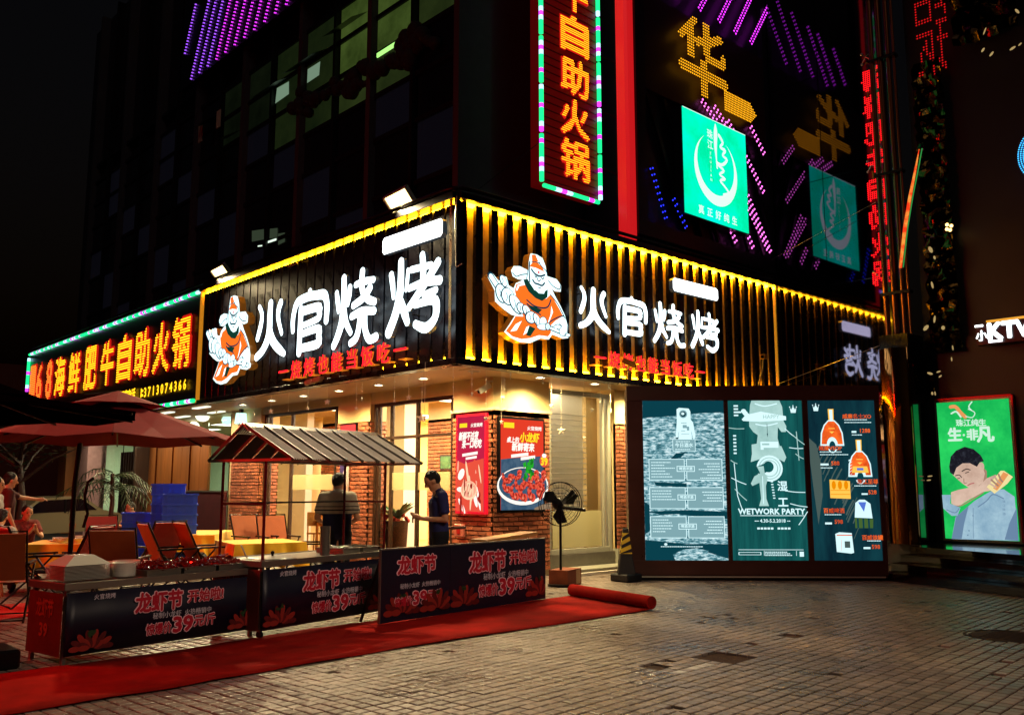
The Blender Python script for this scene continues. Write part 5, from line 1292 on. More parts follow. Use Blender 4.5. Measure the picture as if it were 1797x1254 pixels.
# parked car
cp = at(86, 855, D=30); cp.z = 0
car = thing('parked_car', 'pale parked car with lit headlamp glinting behind the seated diner', 'car', cp)
cf = Frame(cp, (_rt * .45 + _fw * .89), (0, 0, 1))
prof = [(-2.0, .3), (-2.05, .7), (-1.5, .85), (-.9, 1.3), (.5, 1.35), (1.2, .95), (2.0, .8), (2.1, .35)]
MB().prism(cf, prof, -.85, .85).obj('body', mat('beige_car_paint', '9a9270', rough=.2, metal=.4, coat=.6), car, bevel=.08)
MB().prism(cf, [(-1.35, .88), (-.85, 1.24), (.45, 1.28), (1.0, .95)], .852, .862).prism(cf, [(-.1, .88), (-.1, 1.27), (-.04, 1.27), (-.04, .88)], .863, .87, 1).obj('side_window', [M_curt, M_steeldark], car)
for a in (-1.35, 1.35):
    w = MB().cyl(cf.p(a, .32, .7), cf.p(a, .32, .9), .33, n=18).obj('wheel', M_steeldark, car); MB().cyl(cf.p(a, .32, .9), cf.p(a, .32, .91), .2, n=12).obj('rim', M_steel, w)
MB().ell(cf.p(-1.95, .68, .6), (.16, .16, .09)).obj('headlight', em('headlight_glow', (1, .95, .6), 2.2), car)

# palm in a planter
pp = at(196, 855, D=21.5); pp.z = 0
pm2 = thing('potted_palm', 'tall dark palm in a square planter behind the yellow table', 'plant', pp)
MB().box(pp + V((-.3, -.3, 0)), pp + V((.3, .3, .55))).obj('planter', M_frame, pm2, bevel=.01)
MB().tube([pp + V((0, 0, .5)), pp + V((.03, 0, 1.3)), pp + V((0, 0, 1.9))], [.06, .05, .04], 7).obj('trunk', M_frame, pm2)
M_palm = mat('palm_leaf', '25361a', rough=.45, island=.3)
for k in range(15):
    t = k * 2.4; m = MB(); L_ = rg.uniform(.8, 1.15); z0 = 1.5 + rg.uniform(0, .6)
    pts = [pp + V((math.cos(t) * L_ * s, math.sin(t) * L_ * s, z0 + .55 * s - 1.0 * s * s * rg.uniform(.8, 1))) for s in (0, .25, .5, .75, 1)]
    m.tube(pts, .01, 4); side = V((-math.sin(t), math.cos(t), 0))
    for i in range(1, 5):
        for sg in (-1, 1):
            for q in range(3):
                p = pts[i - 1].lerp(pts[i], q / 3); tip = p + side * sg * .24 * (1.15 - i * .14) + V((0, 0, -.12)) + (pts[i] - pts[i - 1]) * .5
                m.add([p, p + (pts[i] - pts[i - 1]) * .13, tip], [(0, 1, 2)])
    m.obj('frond', M_palm, pm2)

# ------------------------------------------------------------------ umbrellas
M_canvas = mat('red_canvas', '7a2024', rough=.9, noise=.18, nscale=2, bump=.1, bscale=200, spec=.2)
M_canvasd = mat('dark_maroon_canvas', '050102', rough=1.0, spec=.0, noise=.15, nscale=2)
def umbrella(c, R, zr, za, rot, cm, label, pole, n=8):
    u = thing('patio_umbrella', label, 'umbrella', (pole.x, pole.y, 0))
    def ring(r, z, sag=0): return [V((c.x + r * math.cos(rot + 2 * math.pi * k / (n * 2)) * (1 if k % 2 == 0 else math.cos(math.pi / n) * .995), c.y + r * math.sin(rot + 2 * math.pi * k / (n * 2)) * (1 if k % 2 == 0 else math.cos(math.pi / n) * .995), z + (0 if k % 2 == 0 else sag))) for k in range(n * 2)]
    m = MB(); rs = [(.12, za - .12), (R * .38, za - .12 - (za - .12 - zr) * .34), (R * .72, zr + (za - .12 - zr) * .28), (R, zr)]
    vs = [];
    for i, (r, z) in enumerate(rs): vs += ring(r, z, -.015 * i)
    N2 = 2 * n
    for j in range(3):
        for k in range(N2): m.add([vs[j * N2 + k], vs[j * N2 + (k + 1) % N2], vs[(j + 1) * N2 + (k + 1) % N2], vs[(j + 1) * N2 + k]], [(0, 1, 2, 3)])
    o = m.obj('canopy', cm, u); sd = o.modifiers.new('thickness', 'SOLIDIFY'); sd.thickness = .008
    m = MB(); a = V((c.x, c.y, za + .02)); vs = ring(R * .37, za - .17, .01)
    for k in range(N2): m.add([a, vs[k], vs[(k + 1) % N2]], [(0, 1, 2)])
    o = m.obj('vent_cap', cm, u); sd = o.modifiers.new('thickness', 'SOLIDIFY'); sd.thickness = .008
    for k in range(n):
        t = rot + 2 * math.pi * k / n
        MB().beam((c.x, c.y, za - .16), (c.x + R * math.cos(t) * .98, c.y + R * math.sin(t) * .98, zr - .02), .018, .018).obj('rib', M_steeldark, u)
    MB().tube([(pole.x, pole.y, 0), (pole.x, pole.y, zr * .75), pole * .85 + c * .15 + V((0, 0, za + .05 - (pole * .85 + c * .15).z)), (c.x, c.y, za - .02)], .035, 8).obj('pole', M_steeldark, u)
    MB().box((pole.x - .35, pole.y - .35, 0.002), (pole.x + .35, pole.y + .35, .08)).obj('base', M_steeldark, u)
    return u
ca = at(197, 855, D=12.5); ca.z = 0; po = at(131, 855, D=13.9); po.z = 0
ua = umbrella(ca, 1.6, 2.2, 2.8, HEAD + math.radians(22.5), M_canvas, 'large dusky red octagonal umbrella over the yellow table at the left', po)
hp_ = at(152, 850, D=13.4)
MB().tube([at(164, 838, D=13.4), at(154, 846, D=13.4), at(149, 870, D=13.4), at(150, 888, D=13.4), at(154, 900, D=13.4), at(146, 925, D=13.4)], .022, 6).obj('crank_arm', M_steeldark, ua)
cb_ = at(-48, 855, D=9.7); cb_.z = 0; pb_ = at(-160, 855, D=11); pb_.z = 0
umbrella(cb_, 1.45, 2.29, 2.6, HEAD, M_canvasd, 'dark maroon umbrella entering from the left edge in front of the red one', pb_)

# ------------------------------------------------------------------ folding armchairs
M_sling = mat('orange_mesh_sling', '9a4a1c', rough=.7, noise=.1, bump=.15, bscale=300)
M_slingr = mat('red_mesh_sling', '9a2416', rough=.65, noise=.1, bump=.15, bscale=300)
M_tube = mat('dark_brown_tube', '1c120e', rough=.35, metal=.5)
def make_chair(label, mt):
    t = thing('folding_armchair', label, 'chair', (0, 0, 0), 'folding armchairs around the yellow tables')
    MB().add([(-.25, .2, .46), (.25, .2, .46), (.25, .44, .98), (-.25, .44, .98), (-.25, .225, .45), (.25, .225, .45), (.25, .465, .97), (-.25, .465, .97)], [(0, 1, 2, 3), (7, 6, 5, 4), (0, 4, 5, 1), (1, 5, 6, 2), (2, 6, 7, 3), (3, 7, 4, 0)]).obj('backrest', mt, t)
    MB().add([(-.25, -.25, .44), (.25, -.25, .44), (.25, .0, .405), (-.25, .0, .405), (.25, .2, .43), (-.25, .2, .43)], [(0, 1, 2, 3), (3, 2, 4, 5)]).obj('seat', mt, t)
    MB().tube([(-.265, .18, .42), (-.265, .46, 1.0), (.265, .46, 1.0), (.265, .18, .42)], .014, 6).tube([(-.265, .2, .43), (-.265, -.27, .445), (.265, -.27, .445), (.265, .2, .43)], .013, 6).obj('frame', M_tube, t)
    for s in (-1, 1):
        MB().tube([(s * .28, .38, 0), (s * .28, .0, .35), (s * .28, -.25, .62)], .013, 6).obj('leg', M_tube, t)
        MB().tube([(s * .265, -.3, 0), (s * .265, .0, .3), (s * .265, .28, .60)], .013, 6).obj('leg', M_tube, t)
        MB().box((s * .28 - .022, -.28, .62), (s * .28 + .022, .32, .645)).obj('armrest', M_tube, t)
    MB().cyl((-.28, .38, .03), (.28, .38, .03), .01, n=6).cyl((-.265, -.29, .03), (.265, -.29, .03), .01, n=6).obj('crossbar', M_tube, t)
    return t
def face(o, px, D, deg, dz=0):
    p = at(px, 855, D=D); d = (p - CAM); az = math.atan2(d.y, d.x) - math.radians(deg)   # deg 0 faces away from the photographer, positive turns right
    o.location = (p.x, p.y, dz); o.rotation_euler = (0, 0, az + math.pi / 2); return o
chs = [(18, 13.0, 8, 0, 'brown red folding armchair seen from behind at the left edge'), (80, 14.3, 75, 1, 'bright red lit folding armchair between the left edge chair and the yellow table'),
       (128, 14.2, -55, 1, 'low orange red folding armchair turned away under the yellow table edge'), (219, 13.3, 14, 0, 'orange folding armchair seen from behind just above the white bowls'),
       (270, 15.8, -35, 1, 'red folding armchair leaning before the blue crates'), (312, 15.0, 72, 0, 'orange folding armchair in profile just right of the red one'),
       (372, 15.3, 68, 0, 'orange folding armchair in profile beside the left cart post'), (452, 18.2, 150, 0, 'tan folding armchair facing us behind the draped table'),
       (492, 18.0, 160, 0, 'second tan folding armchair behind the draped table, nearer the window'), (545, 15.8, -80, 0, 'tan folding armchair in profile beside the striped shirt man'), (190, 18.6, 170, 1, 'small red folding armchair on the far side of the left yellow table')]
protos = {}
for px, D, deg, k, lab in chs:
    if k not in protos: c = make_chair(lab, (M_sling, M_slingr)[k]); protos[k] = c
    else: c = copy_tree(protos[k])
    c['label'] = lab; face(c, px, D, deg); c.scale = (1.08, 1.08, 1.08)

# ------------------------------------------------------------------ tables with yellow cloths
M_cloth = mat('yellow_tablecloth', 'f2b808', rough=.75, noise=.06, nscale=3, bump=.15, bscale=14, sheen=.3)
def table(px, D, w, d_, rot, drop, label, clabel):
    p = at(px, 855, D=D); p.z = 0
    t = thing('folding_table', label, 'table', p)
    R = Matrix.Rotation(rot, 3, 'Z')
    q = lambda x, y, z: p + R @ V((x, y, z))
    m = MB(); c = [q(x, y, z) for z in (.71, .74) for x, y in ((-w / 2, -d_ / 2), (w / 2, -d_ / 2), (w / 2, d_ / 2), (-w / 2, d_ / 2))]
    m.add(c, [(0, 3, 2, 1), (4, 5, 6, 7), (0, 1, 5, 4), (1, 2, 6, 5), (2, 3, 7, 6), (3, 0, 4, 7)]).obj('tabletop', M_wood, t)
    for sx in (-1, 1):
        for sy in (-1, 1): MB().cyl(q(sx * w * .42, sy * d_ * .4, 0), q(sx * w * .4, -sy * d_ * .4, .71), .014, n=6).obj('leg', M_tube, t)
    # cloth
    m = MB(); N = 96; per = []
    for i in range(N):
        s = i / N * 4; e = int(s); f = s - e
        cs = [(-1, -1), (1, -1), (1, 1), (-1, 1), (-1, -1)]
        x = cs[e][0] + (cs[e + 1][0] - cs[e][0]) * f; y = cs[e][1] + (cs[e + 1][1] - cs[e][1]) * f
        per.append((x, y, min(f, 1 - f)))
    rr = random.Random(int(px)); ph1, ph2 = rr.uniform(0, 6), rr.uniform(0, 6)
    lev = [(0, 0)] + [(k / 5, k) for k in range(1, 6)]
    for f, k in lev:
        for i, (x, y, cn) in enumerate(per):
            cd = drop * (1 + .55 * max(0, 1 - cn * 5)); th = i / N * 2 * math.pi
            wv = (math.sin(th * 9 + ph1) * .05 + math.sin(th * 17 + ph2) * .022) * f + .04 * f
            L_ = math.hypot(x, y)
            m.v.append(tuple(q(x * (w / 2 + .012 + wv), y * (d_ / 2 + .012 + wv), .752 - cd * f - (.003 if k == 0 else 0))))
    for k in range(5):
        for i in range(N): m.f.append((k * N + i, k * N + (i + 1) % N, (k + 1) * N + (i + 1) % N, (k + 1) * N + i)); m.m.append(0); m.sm.append(True)
    m.f.append(tuple(range(N))); m.m.append(0); m.sm.append(False)
    o = m.obj('tablecloth', M_cloth); tag(o, clabel, 'tablecloth')
    return q
qa = table(140, 16.2, 1.25, 1.25, HEAD + .25, .38, 'folding table carrying dishes at the far left', 'yellow cloth under the dishes of the left table')
table(352, 18.6, 1.9, 1.0, HEAD + .1, .3, 'folding table by the dark red screen wall', 'yellow cloth on the table by the dark red screen wall')
table(460, 15.3, 1.2, 1.1, HEAD + .55, .34, 'folding table behind the canopy cart', 'yellow cloth with hanging corner behind the canopy cart')
# dishes
M_china = mat('white_china', 'd8d2c4', rough=.2, coat=.4)
def bowl(c, r, h, label=None, group=None, name='bowl'):
    o = MB().lathe(c, [(r * .45, 0), (r * .5, .005), (r * .85, h * .6), (r, h), (r * .96, h), (r * .8, h * .6), (0, h * .15)], 18).obj(name, M_china); tag(o, label, name, group); return o
rr = random.Random(4)
for k in range(16):
    x, y = rr.uniform(-.5, .5), rr.uniform(-.5, .5); c = qa(x, y, .755)
    bowl(c, rr.uniform(.055, .10), rr.uniform(.03, .075), 'small white bowl among the dishes of the left yellow table', 'bowls on the left table')
for k in range(4):
    c = qa((-.3, .3, .1, .35)[k], (-.25, -.4, .3, .1)[k], .753)
    tag(MB().lathe(c, [(0, .004), (.1, .005), (.14, .018), (.138, .022), (.1, .01), (0, .009)], 20).obj('dish', M_china), 'flat white dish on the left yellow table', 'dish', 'dishes on the left table')
c = qa(-.35, .0, .755)
ch = thing('chopstick_holder', 'dark jar of chopsticks standing on the left table', 'jar', c)
MB().cyl(c, c + V((0, 0, .14)), .05, n=12).obj('jar', M_frame, ch)
for k in range(9): t = k * .7; MB().beam(c + V((.01 * math.cos(t), .01 * math.sin(t), .1)), c + V((.05 * math.cos(t), .05 * math.sin(t), .29)), .007, .007).obj('chopstick', M_wood, ch)

# ------------------------------------------------------------------ blue crates
M_crate = mat('blue_plastic', '2c5ae0', rough=.4, noise=.08)
def make_crate():
    m = MB(); w, d_, h = .30, .21, .185
    m.box((-w, -d_, 0), (w, d_, .012)).box((-w + .06, -d_ - .004, .055), (w - .06, -d_, .075)).box((-w, -d_, .012), (w, -d_ + .014, h)).box((-w, d_ - .014, .012), (w, d_, h)).box((-w, -d_ + .014, .012), (-w + .014, d_ - .014, h)).box((w - .014, -d_ + .014, .012), (w, d_ - .014, h))
    m.box((-w - .022, -d_ - .022, h - .034), (w + .022, -d_, h - .003)).box((-w - .012, d_, h - .028), (w + .012, d_ + .012, h - .003)).box((-w - .012, -d_, h - .028), (-w, d_, h - .003)).box((w, -d_, h - .028), (w + .012, d_, h - .003))
    for k in range(-2, 3): m.box((k * .11 - .008, -d_ - .016, .01), (k * .11 + .006, -d_, h - .03))
    return m.obj('blue_crate', M_crate)
crate = make_crate(); first = True
p1_, p2_, p3_ = at(318, 855, D=18.2), at(297, 855, D=18.9), at(247, 855, D=19.5)
for nm, p, n in (('right stack', p1_, 8), ('left stack', p2_, 9), ('low stack', p3_, 6)):
    for k in range(n):
        o = crate if first else crate.copy()
        if not first: COL.objects.link(o)
        first = False
        o.location = (p.x, p.y, k * .186); o.rotation_euler = (0, 0, HEAD - math.pi / 2 + .35 + rr.uniform(-.03, .03))
        pos_ = 'topmost' if k == n - 1 else None
        tag(o, ('topmost blue crate of the ' if pos_ else 'blue crate inside the ') + {'right stack': 'right crate stack beside the red screen wall', 'left stack': 'tallest crate stack', 'low stack': 'low dark crate stack by the palm'}[nm], 'crate', nm.replace('stack', 'stack of blue crates'))

# ------------------------------------------------------------------ stall carts with printed banners
M_banner = mat('navy_banner', '0c0b22', rough=.45, noise=.25, nscale=2, bump=.12, bscale=2.2)
M_bred = mat('banner_red', 'b81830', rough=.5); M_bpink = mat('banner_pink_edge', 'f4c0cc', rough=.5); M_bwhite = mat('banner_white', 'c9c3cf', rough=.5)
M_bcray = mat('banner_crayfish', '5a0f10', rough=.5, noise=.3, nscale=20); M_bcray2 = mat('banner_crayfish_light', '8e241c', rough=.5); M_bgreen = mat('banner_leaf', '1c3a1c', rough=.5)
BMS = [M_bred, M_bpink, M_bwhite, M_bcray, M_bcray2, M_bgreen]
def banner_print(F, W, H, parent, x0=0.0, title='龙虾节', rest='开始啦!', logo=True, cx=.55, cray=True):
    m = MB(); s = H / .62
    def t(body, x, y, sz, b, w=None): # red lettering with a pink outline
        m.text(F, body, x, y, sz, .002, 1, bold=b + .045, width=w * (1 + .02) if w else None); m.text(F, body, x, y, sz, .006, 0, bold=b, width=w)
    xc = x0 + W * cx
    if logo: m.text(F, '火官烧烤', x0 + W * .17, H * .90, .055 * s, .002, 2, bold=.01)
    if rest:
        t(title, xc - .25 * s, H * .70, .20 * s, .04, .62 * s * .9); t(rest, xc + .34 * s, H * .735, .135 * s, .03, .46 * s)
    else: t(title, xc, H * .76, .16 * s, .04, .5 * s)
    k = 1.0 if rest else .72
    m.text(F, '秘制小龙虾  火热畅销中', xc + .05 * s, H * .47, .065 * s * k, .002, 2, bold=.008)
    t('惊爆价', xc - .24 * s * k, H * .24, .115 * s * k, .03, .30 * s * k); t('39', xc + .06 * s * k, H * .27, .21 * s * k, .04, .24 * s * k); t('元/斤', xc + .34 * s * k, H * .29, .125 * s * k, .03, .27 * s * k)
    if cray:
        rr = random.Random(int(W * 100)); h = [.001]
        for cx_ in ((x0 + W * .12, x0 + W * .93) if rest else (x0 + W * .3, x0 + W * .8)):
            for q in range(16):
                a = math.pi * ((q % 8) / 7); R_c = (.15 if q < 8 else .07) * s; px_, py_ = cx_ + R_c * 1.2 * math.cos(a), H * .02 + .05 * s + R_c * .8 * math.sin(a)
                m.poly(F, ellipse(min(max(px_, x0 + .07), x0 + W - .07), py_, .062 * s, .03 * s, 10, a), h[0], 3 + (q % 2)); h[0] += .0004
            for q in range(4): m.poly(F, ellipse(min(max(cx_ + rr.uniform(-.04, .04), x0 + .05), x0 + W - .05), H * .02 + .2 * s + rr.uniform(-.02, .02), .03, .014, 8, q), h[0], 5); h[0] += .0004
    m.obj('print', BMS, parent)
def local(o, rot): 
    R = Matrix.Rotation(rot, 3, 'Z'); return lambda x, y, z: V(o) + R @ V((x, y, z))
def cart(o, rot, L_, D_, h, label, wheels=False):
    q = local(o, rot); c = thing('stall_cart', label, 'cart', o); Rv = Matrix.Rotation(rot, 3, 'Z')
    def bx(m, p0, p1, mi=0):
        b = MB().box(p0, p1); m.add([q(*v) for v in b.v], b.f, mi); return m
    m = bx(MB(), (-.02, -.02, h - .035), (L_ + .02, D_ + .02, h)); bx(m, (-.03, -.03, h - .055), (L_ + .03, -.02, h + .012)); bx(m, (-.03, D_ + .02, h - .055), (L_ + .03, D_ + .03, h + .012)); bx(m, (-.03, -.02, h - .055), (-.02, D_ + .02, h + .012)); bx(m, (L_ + .02, -.02, h - .055), (L_ + .03, D_ + .02, h + .012))
    m.obj('worktop', M_steel, c, bevel=.004)
    for x in (.02, L_ - .02):
        for y in (.02, D_ - .02):
            l = bx(MB(), (x - .018, y - .018, .07 if wheels else 0), (x + .018, y + .018, h - .04)).obj('leg', M_steel2, c)
            if wheels: MB().cyl(q(x - .015, y, .04), q(x + .015, y, .04), .04, n=12).obj('wheel', M_steeldark, l)
    for y in (.03, D_ - .03): bx(MB(), (.03, y - .012, .15), (L_ - .03, y + .012, .18)).obj('rail', M_steel2, c)
    bF = Frame(q(0, -.022, .08), Rv @ V((1, 0, 0)))
    H = h - .16
    m = MB()
    N = 24
    for i in range(N + 1):
        for b_ in (0, H): m.v.append(tuple(bF.p(L_ * i / N, b_, .004 * math.sin(i * 1.3 + b_ * 4))))
    for i in range(N): m.f.append((2 * i, 2 * i + 2, 2 * i + 3, 2 * i + 1)); m.m.append(0); m.sm.append(True)
    bo = m.obj('banner', M_banner, c); bo.modifiers.new('t', 'SOLIDIFY').thickness = .002
    P_ = Frame(bF.p(0, 0, .012), bF.u)
    banner_print(P_, L_, H, bo)
    sF = Frame(q(-.024, D_, .08), Rv @ V((0, -1, 0)))
    so = MB().fbox(sF, 0, D_, 0, H, 0, .004).obj('side_banner', mat('maroon_side_banner', '5a2018', rough=.5, noise=.2), c)
    m = MB(); m.text(sF, '龙虾节', D_ * .5, H * .72, .16, .006, 0, bold=.03, width=D_ * .5).text(sF, '39', D_ * .5, H * .38, .15, .006, 0, bold=.03); m.obj('print', mat('faded_orange_ink', 'a85030', rough=.5), so)
    return c, q, Rv
c1, q1, R1 = cart(V((-6.27, -2.10, 0)), math.radians(10.8), 2.10, .62, .72, 'leftmost steel stall cart carrying white plates bowls and crayfish trays')
c2, q2, R2 = cart(V((-4.24, -1.93, 0)), math.radians(14.5), 2.06, .76, .80, 'stall cart under a small steel gabled canopy', wheels=True)
# canopy of the second cart
M_litpost = mat('red_lit_steel_post', '7a1418', rough=.25, metal=.3, coat=.5)  # steel posts; the red light reflected on them is put into this colour
for x, y in ((.03, .03), (2.03, .03), (.03, .73), (2.03, .73)):
    MB().cyl(q2(x, y, .8), q2(x, y, 1.92), .017, n=10).obj('canopy_post', M_litpost, c2)
    MB().cyl(q2(x, y, .8), q2(x, y, .82), .03, n=10).obj('post_foot', M_steel, c2)
for z in (1.9, 1.42):
    MB().tube([q2(.03, .03, z), q2(.03, .73, z)], .013, 6).tube([q2(2.03, .03, z), q2(2.03, .73, z)], .013, 6).obj('crossbar', M_litpost, c2)
MB().tube([q2(.03, .73, 1.42), q2(2.03, .73, 1.42)], .012, 6).obj('crossbar', M_steeldark, c2)
MB().tube([q2(.03, .03, 1.9), q2(2.03, .03, 1.9)], .012, 6).tube([q2(.03, .73, 1.9), q2(2.03, .73, 1.9)], .012, 6).obj('crossbar', M_steel, c2)
ye0, ye1, yr, ze, zr = -.42, .92, .36, 1.90, 2.29
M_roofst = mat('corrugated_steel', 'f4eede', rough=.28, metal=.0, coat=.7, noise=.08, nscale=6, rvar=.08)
x0_, x1_ = -.02, 2.2; npn = 8
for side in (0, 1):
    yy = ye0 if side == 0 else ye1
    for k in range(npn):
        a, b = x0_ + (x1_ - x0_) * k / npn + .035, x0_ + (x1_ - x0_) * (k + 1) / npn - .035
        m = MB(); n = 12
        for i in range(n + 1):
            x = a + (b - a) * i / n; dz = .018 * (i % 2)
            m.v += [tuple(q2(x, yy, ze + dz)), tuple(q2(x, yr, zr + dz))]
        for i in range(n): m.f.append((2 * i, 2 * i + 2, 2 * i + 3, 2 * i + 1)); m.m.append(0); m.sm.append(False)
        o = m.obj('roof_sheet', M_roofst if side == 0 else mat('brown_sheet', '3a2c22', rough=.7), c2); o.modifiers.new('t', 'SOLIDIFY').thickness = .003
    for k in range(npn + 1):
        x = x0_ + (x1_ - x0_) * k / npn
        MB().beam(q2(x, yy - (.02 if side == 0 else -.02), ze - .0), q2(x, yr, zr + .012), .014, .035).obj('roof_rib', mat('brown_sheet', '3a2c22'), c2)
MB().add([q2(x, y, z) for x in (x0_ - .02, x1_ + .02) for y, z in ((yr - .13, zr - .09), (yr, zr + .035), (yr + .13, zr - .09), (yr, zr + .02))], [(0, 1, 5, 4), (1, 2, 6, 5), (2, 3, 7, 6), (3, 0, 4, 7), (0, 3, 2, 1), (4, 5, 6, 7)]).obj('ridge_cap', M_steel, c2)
MB().beam(q2(x0_, ye0, ze), q2(x0_, ye1, ze), .03, .03).beam(q2(x1_, ye0, ze), q2(x1_, ye1, ze), .03, .03).obj('gable_tie', M_steel2, c2)

# things on the second cart
c = q2(.42, .30, .802)
ld = thing('pot_lid', 'round steel pot lid lying on the canopy cart', 'lid', c)
MB().lathe(c, [(.27, 0), (.275, .008), (.26, .016), (.22, .012), (.1, .025), (0, .03)], 36).obj('dish', M_steel, ld); MB().cyl(c + V((0, 0, .03)), c + V((0, 0, .06)), .012, n=8).ell(c + V((0, 0, .065)), .022).obj('knob', M_steeldark, ld)
tag(MB().beam(q2(.28, .56, .802), q2(.22, .60, .95), .05, .012).obj('white_card', M_white), 'small white card leaning behind the pot lid', 'card')
c = q2(1.13, .18, .802)
tag(MB().lathe(c, [(0, 0.001), (.058, 0), (.06, .34), (.055, .34), (.053, .02), (0, .02)], 20).obj('steel_canister', M_steel), 'tall steel canister standing on the canopy cart', 'canister')
def tray(q, x0, x1, y0, y1, z, label):
    t = thing('steel_tray', label, 'tray', q((x0 + x1) / 2, (y0 + y1) / 2, z)); m = MB()
    for a, b, c_, d in ((x0, x1, y0, y1),):
        for p0, p1 in (((a, c_, z + .002), (b, d, z + .006)), ((a, c_, z + .006), (b, c_ + .006, z + .06)), ((a, d - .006, z + .006), (b, d, z + .06)), ((a, c_ + .006, z + .006), (a + .006, d - .006, z + .06)), ((b - .006, c_ + .006, z + .006), (b, d - .006, z + .06)),
                       ((a - .02, c_ - .02, z + .06), (b + .02, c_, z + .064)), ((a - .02, d, z + .06), (b + .02, d + .02, z + .064)), ((a - .02, c_, z + .06), (a, d, z + .064)), ((b, c_, z + .06), (b + .02, d, z + .064))):
            bb = MB().box(p0, p1); m.add([q(*v) for v in bb.v], bb.f)
    m.obj('pan', M_steel, t); return t
tray(q2, 1.36, 1.66, .10, .55, .802, 'left steel tray heaped with tongs and ladles on the canopy cart')
tray(q2, 1.72, 2.0, .10, .55, .802, 'empty right steel tray on the canopy cart')
rr = random.Random(8)
for k in range(7):
    p = q2(rr.uniform(1.4, 1.62), rr.uniform(.16, .48), .83 + k * .006); t = rr.uniform(0, 3.1); dv = V((math.cos(t), math.sin(t), .08)) * .13
    u_ = thing('ladle', 'steel ladle heaped in the left tray of the canopy cart', 'ladle', p, 'ladles in the tray')
    MB().tube([p - dv, p + dv * .5], .006, 5).obj('handle', M_steel, u_); MB().ell(p + dv * .75, (.045, .04, .022), 12, 6).obj('scoop', M_steel, u_)

# things on the first cart: plates, bowls, crayfish
rr = random.Random(12)
for k in range(12):
    c = q1(.26, .30, .735 + k * .012); s = .225 - .0
    a = R1 @ V((1, 0, 0)); b_ = R1 @ V((0, 1, 0)); j = V((rr.uniform(-.004, .004), rr.uniform(-.004, .004), 0))
    vs = [c + j + a * (sx * w) + b_ * (sy * w * .8) + V((0, 0, z)) for w, z in ((s, .004), (s, .0075), (s * .66, .0105), (s * .66, .006)) for sx, sy in ((-1, -1), (1, -1), (1, 1), (-1, 1))]
    if k == 11: vs[8:12] = [c + j + a * (sx * s * .42) + b_ * (sy * s * .4) + V((0, 0, .095)) for sx, sy in ((-1, -1), (1, -1), (1, 1), (-1, 1))]
    o = MB().add(vs, [(3, 2, 1, 0), (0, 1, 5, 4), (1, 2, 6, 5), (2, 3, 7, 6), (3, 0, 4, 7), (4, 5, 9, 8), (5, 6, 10, 9), (6, 7, 11, 10), (7, 4, 8, 11), (8, 9, 10, 11)]).obj('square_plate', M_china, None, bevel=.004)
    tag(o, 'upturned square white plate topping the stack at the left cart end' if k == 11 else 'square white plate inside the stack at the left cart end', 'plate', None if k == 11 else 'square plates in the stack')
for k in range(8):
    c = q1(.66, .20, .735 + k * .016)
    o = MB().lathe(c, [(0, .0), (.115, .0), (.12, .004), (.122, .022), (.116, .022), (.1, .006), (0, .004)], 24).obj('round_bowl', M_china)
    tag(o, 'white round bowl inside the short stack beside the square plates', 'bowl', 'round bowls in the stack')
for k, (x, y) in enumerate(((.60, .48), (.86, .48))):
    c = q1(x, y, .732)
    tag(MB().lathe(c, [(0, 0), (.11, 0), (.135, .13), (.128, .13), (.1, .01), (0, .008)], 22).obj('plastic_basin', mat('pinkish_plastic', 'd8a898', rough=.5)), ('pale pink basin behind the round bowls', 'second pale pink basin behind the crayfish')[k], 'basin')
M_cray = mat('cooked_crayfish', '7a0f0a', rough=.22, noise=.35, nscale=60, island=.45, coat=.6)
tx_ = [(.84, 1.22, 'leftmost crayfish heap next to the round bowls'), (1.26, 1.64, 'middle crayfish heap on the left cart'), (1.68, 2.06, 'rightmost crayfish heap beside the canopy cart')]
for i, (a, b, lab) in enumerate(tx_):
    tray(q1, a, b, .06, .56, .722, ('leftmost', 'middle', 'rightmost')[i] + ' steel tray under the crayfish on the left cart')
    m = MB(); rr = random.Random(i)
    for k in range(210):
        x, y = rr.uniform(a + .03, b - .03), rr.uniform(.09, .53); hz = .79 + .085 * (1 - ((x - (a + b) / 2) / .2) ** 2) * (1 - ((y - .31) / .28) ** 2) * rr.uniform(.3, 1) 
        p = q1(x, y, hz - .02); t = rr.uniform(0, 6.28); d = V((math.cos(t), math.sin(t), rr.uniform(-.5, .5))) * .032; e = V((-d.y, d.x, .01))
        m.tube([p - d, p - d * .3 + e * .25 + V((0, 0, .008)), p + d * .4 + e * .2, p + d], [.006, .013, .012, .004], 5)
        for s_ in (-1, 1): m.tube([p + d * .8, p + d * 1.2 + e * s_ * .5, p + d * 1.7 + e * s_ * .35], [.003, .006, .002], 4)
    o = m.obj('crayfish_heap', M_cray); tag(o, lab, 'crayfish', kind='stuff')

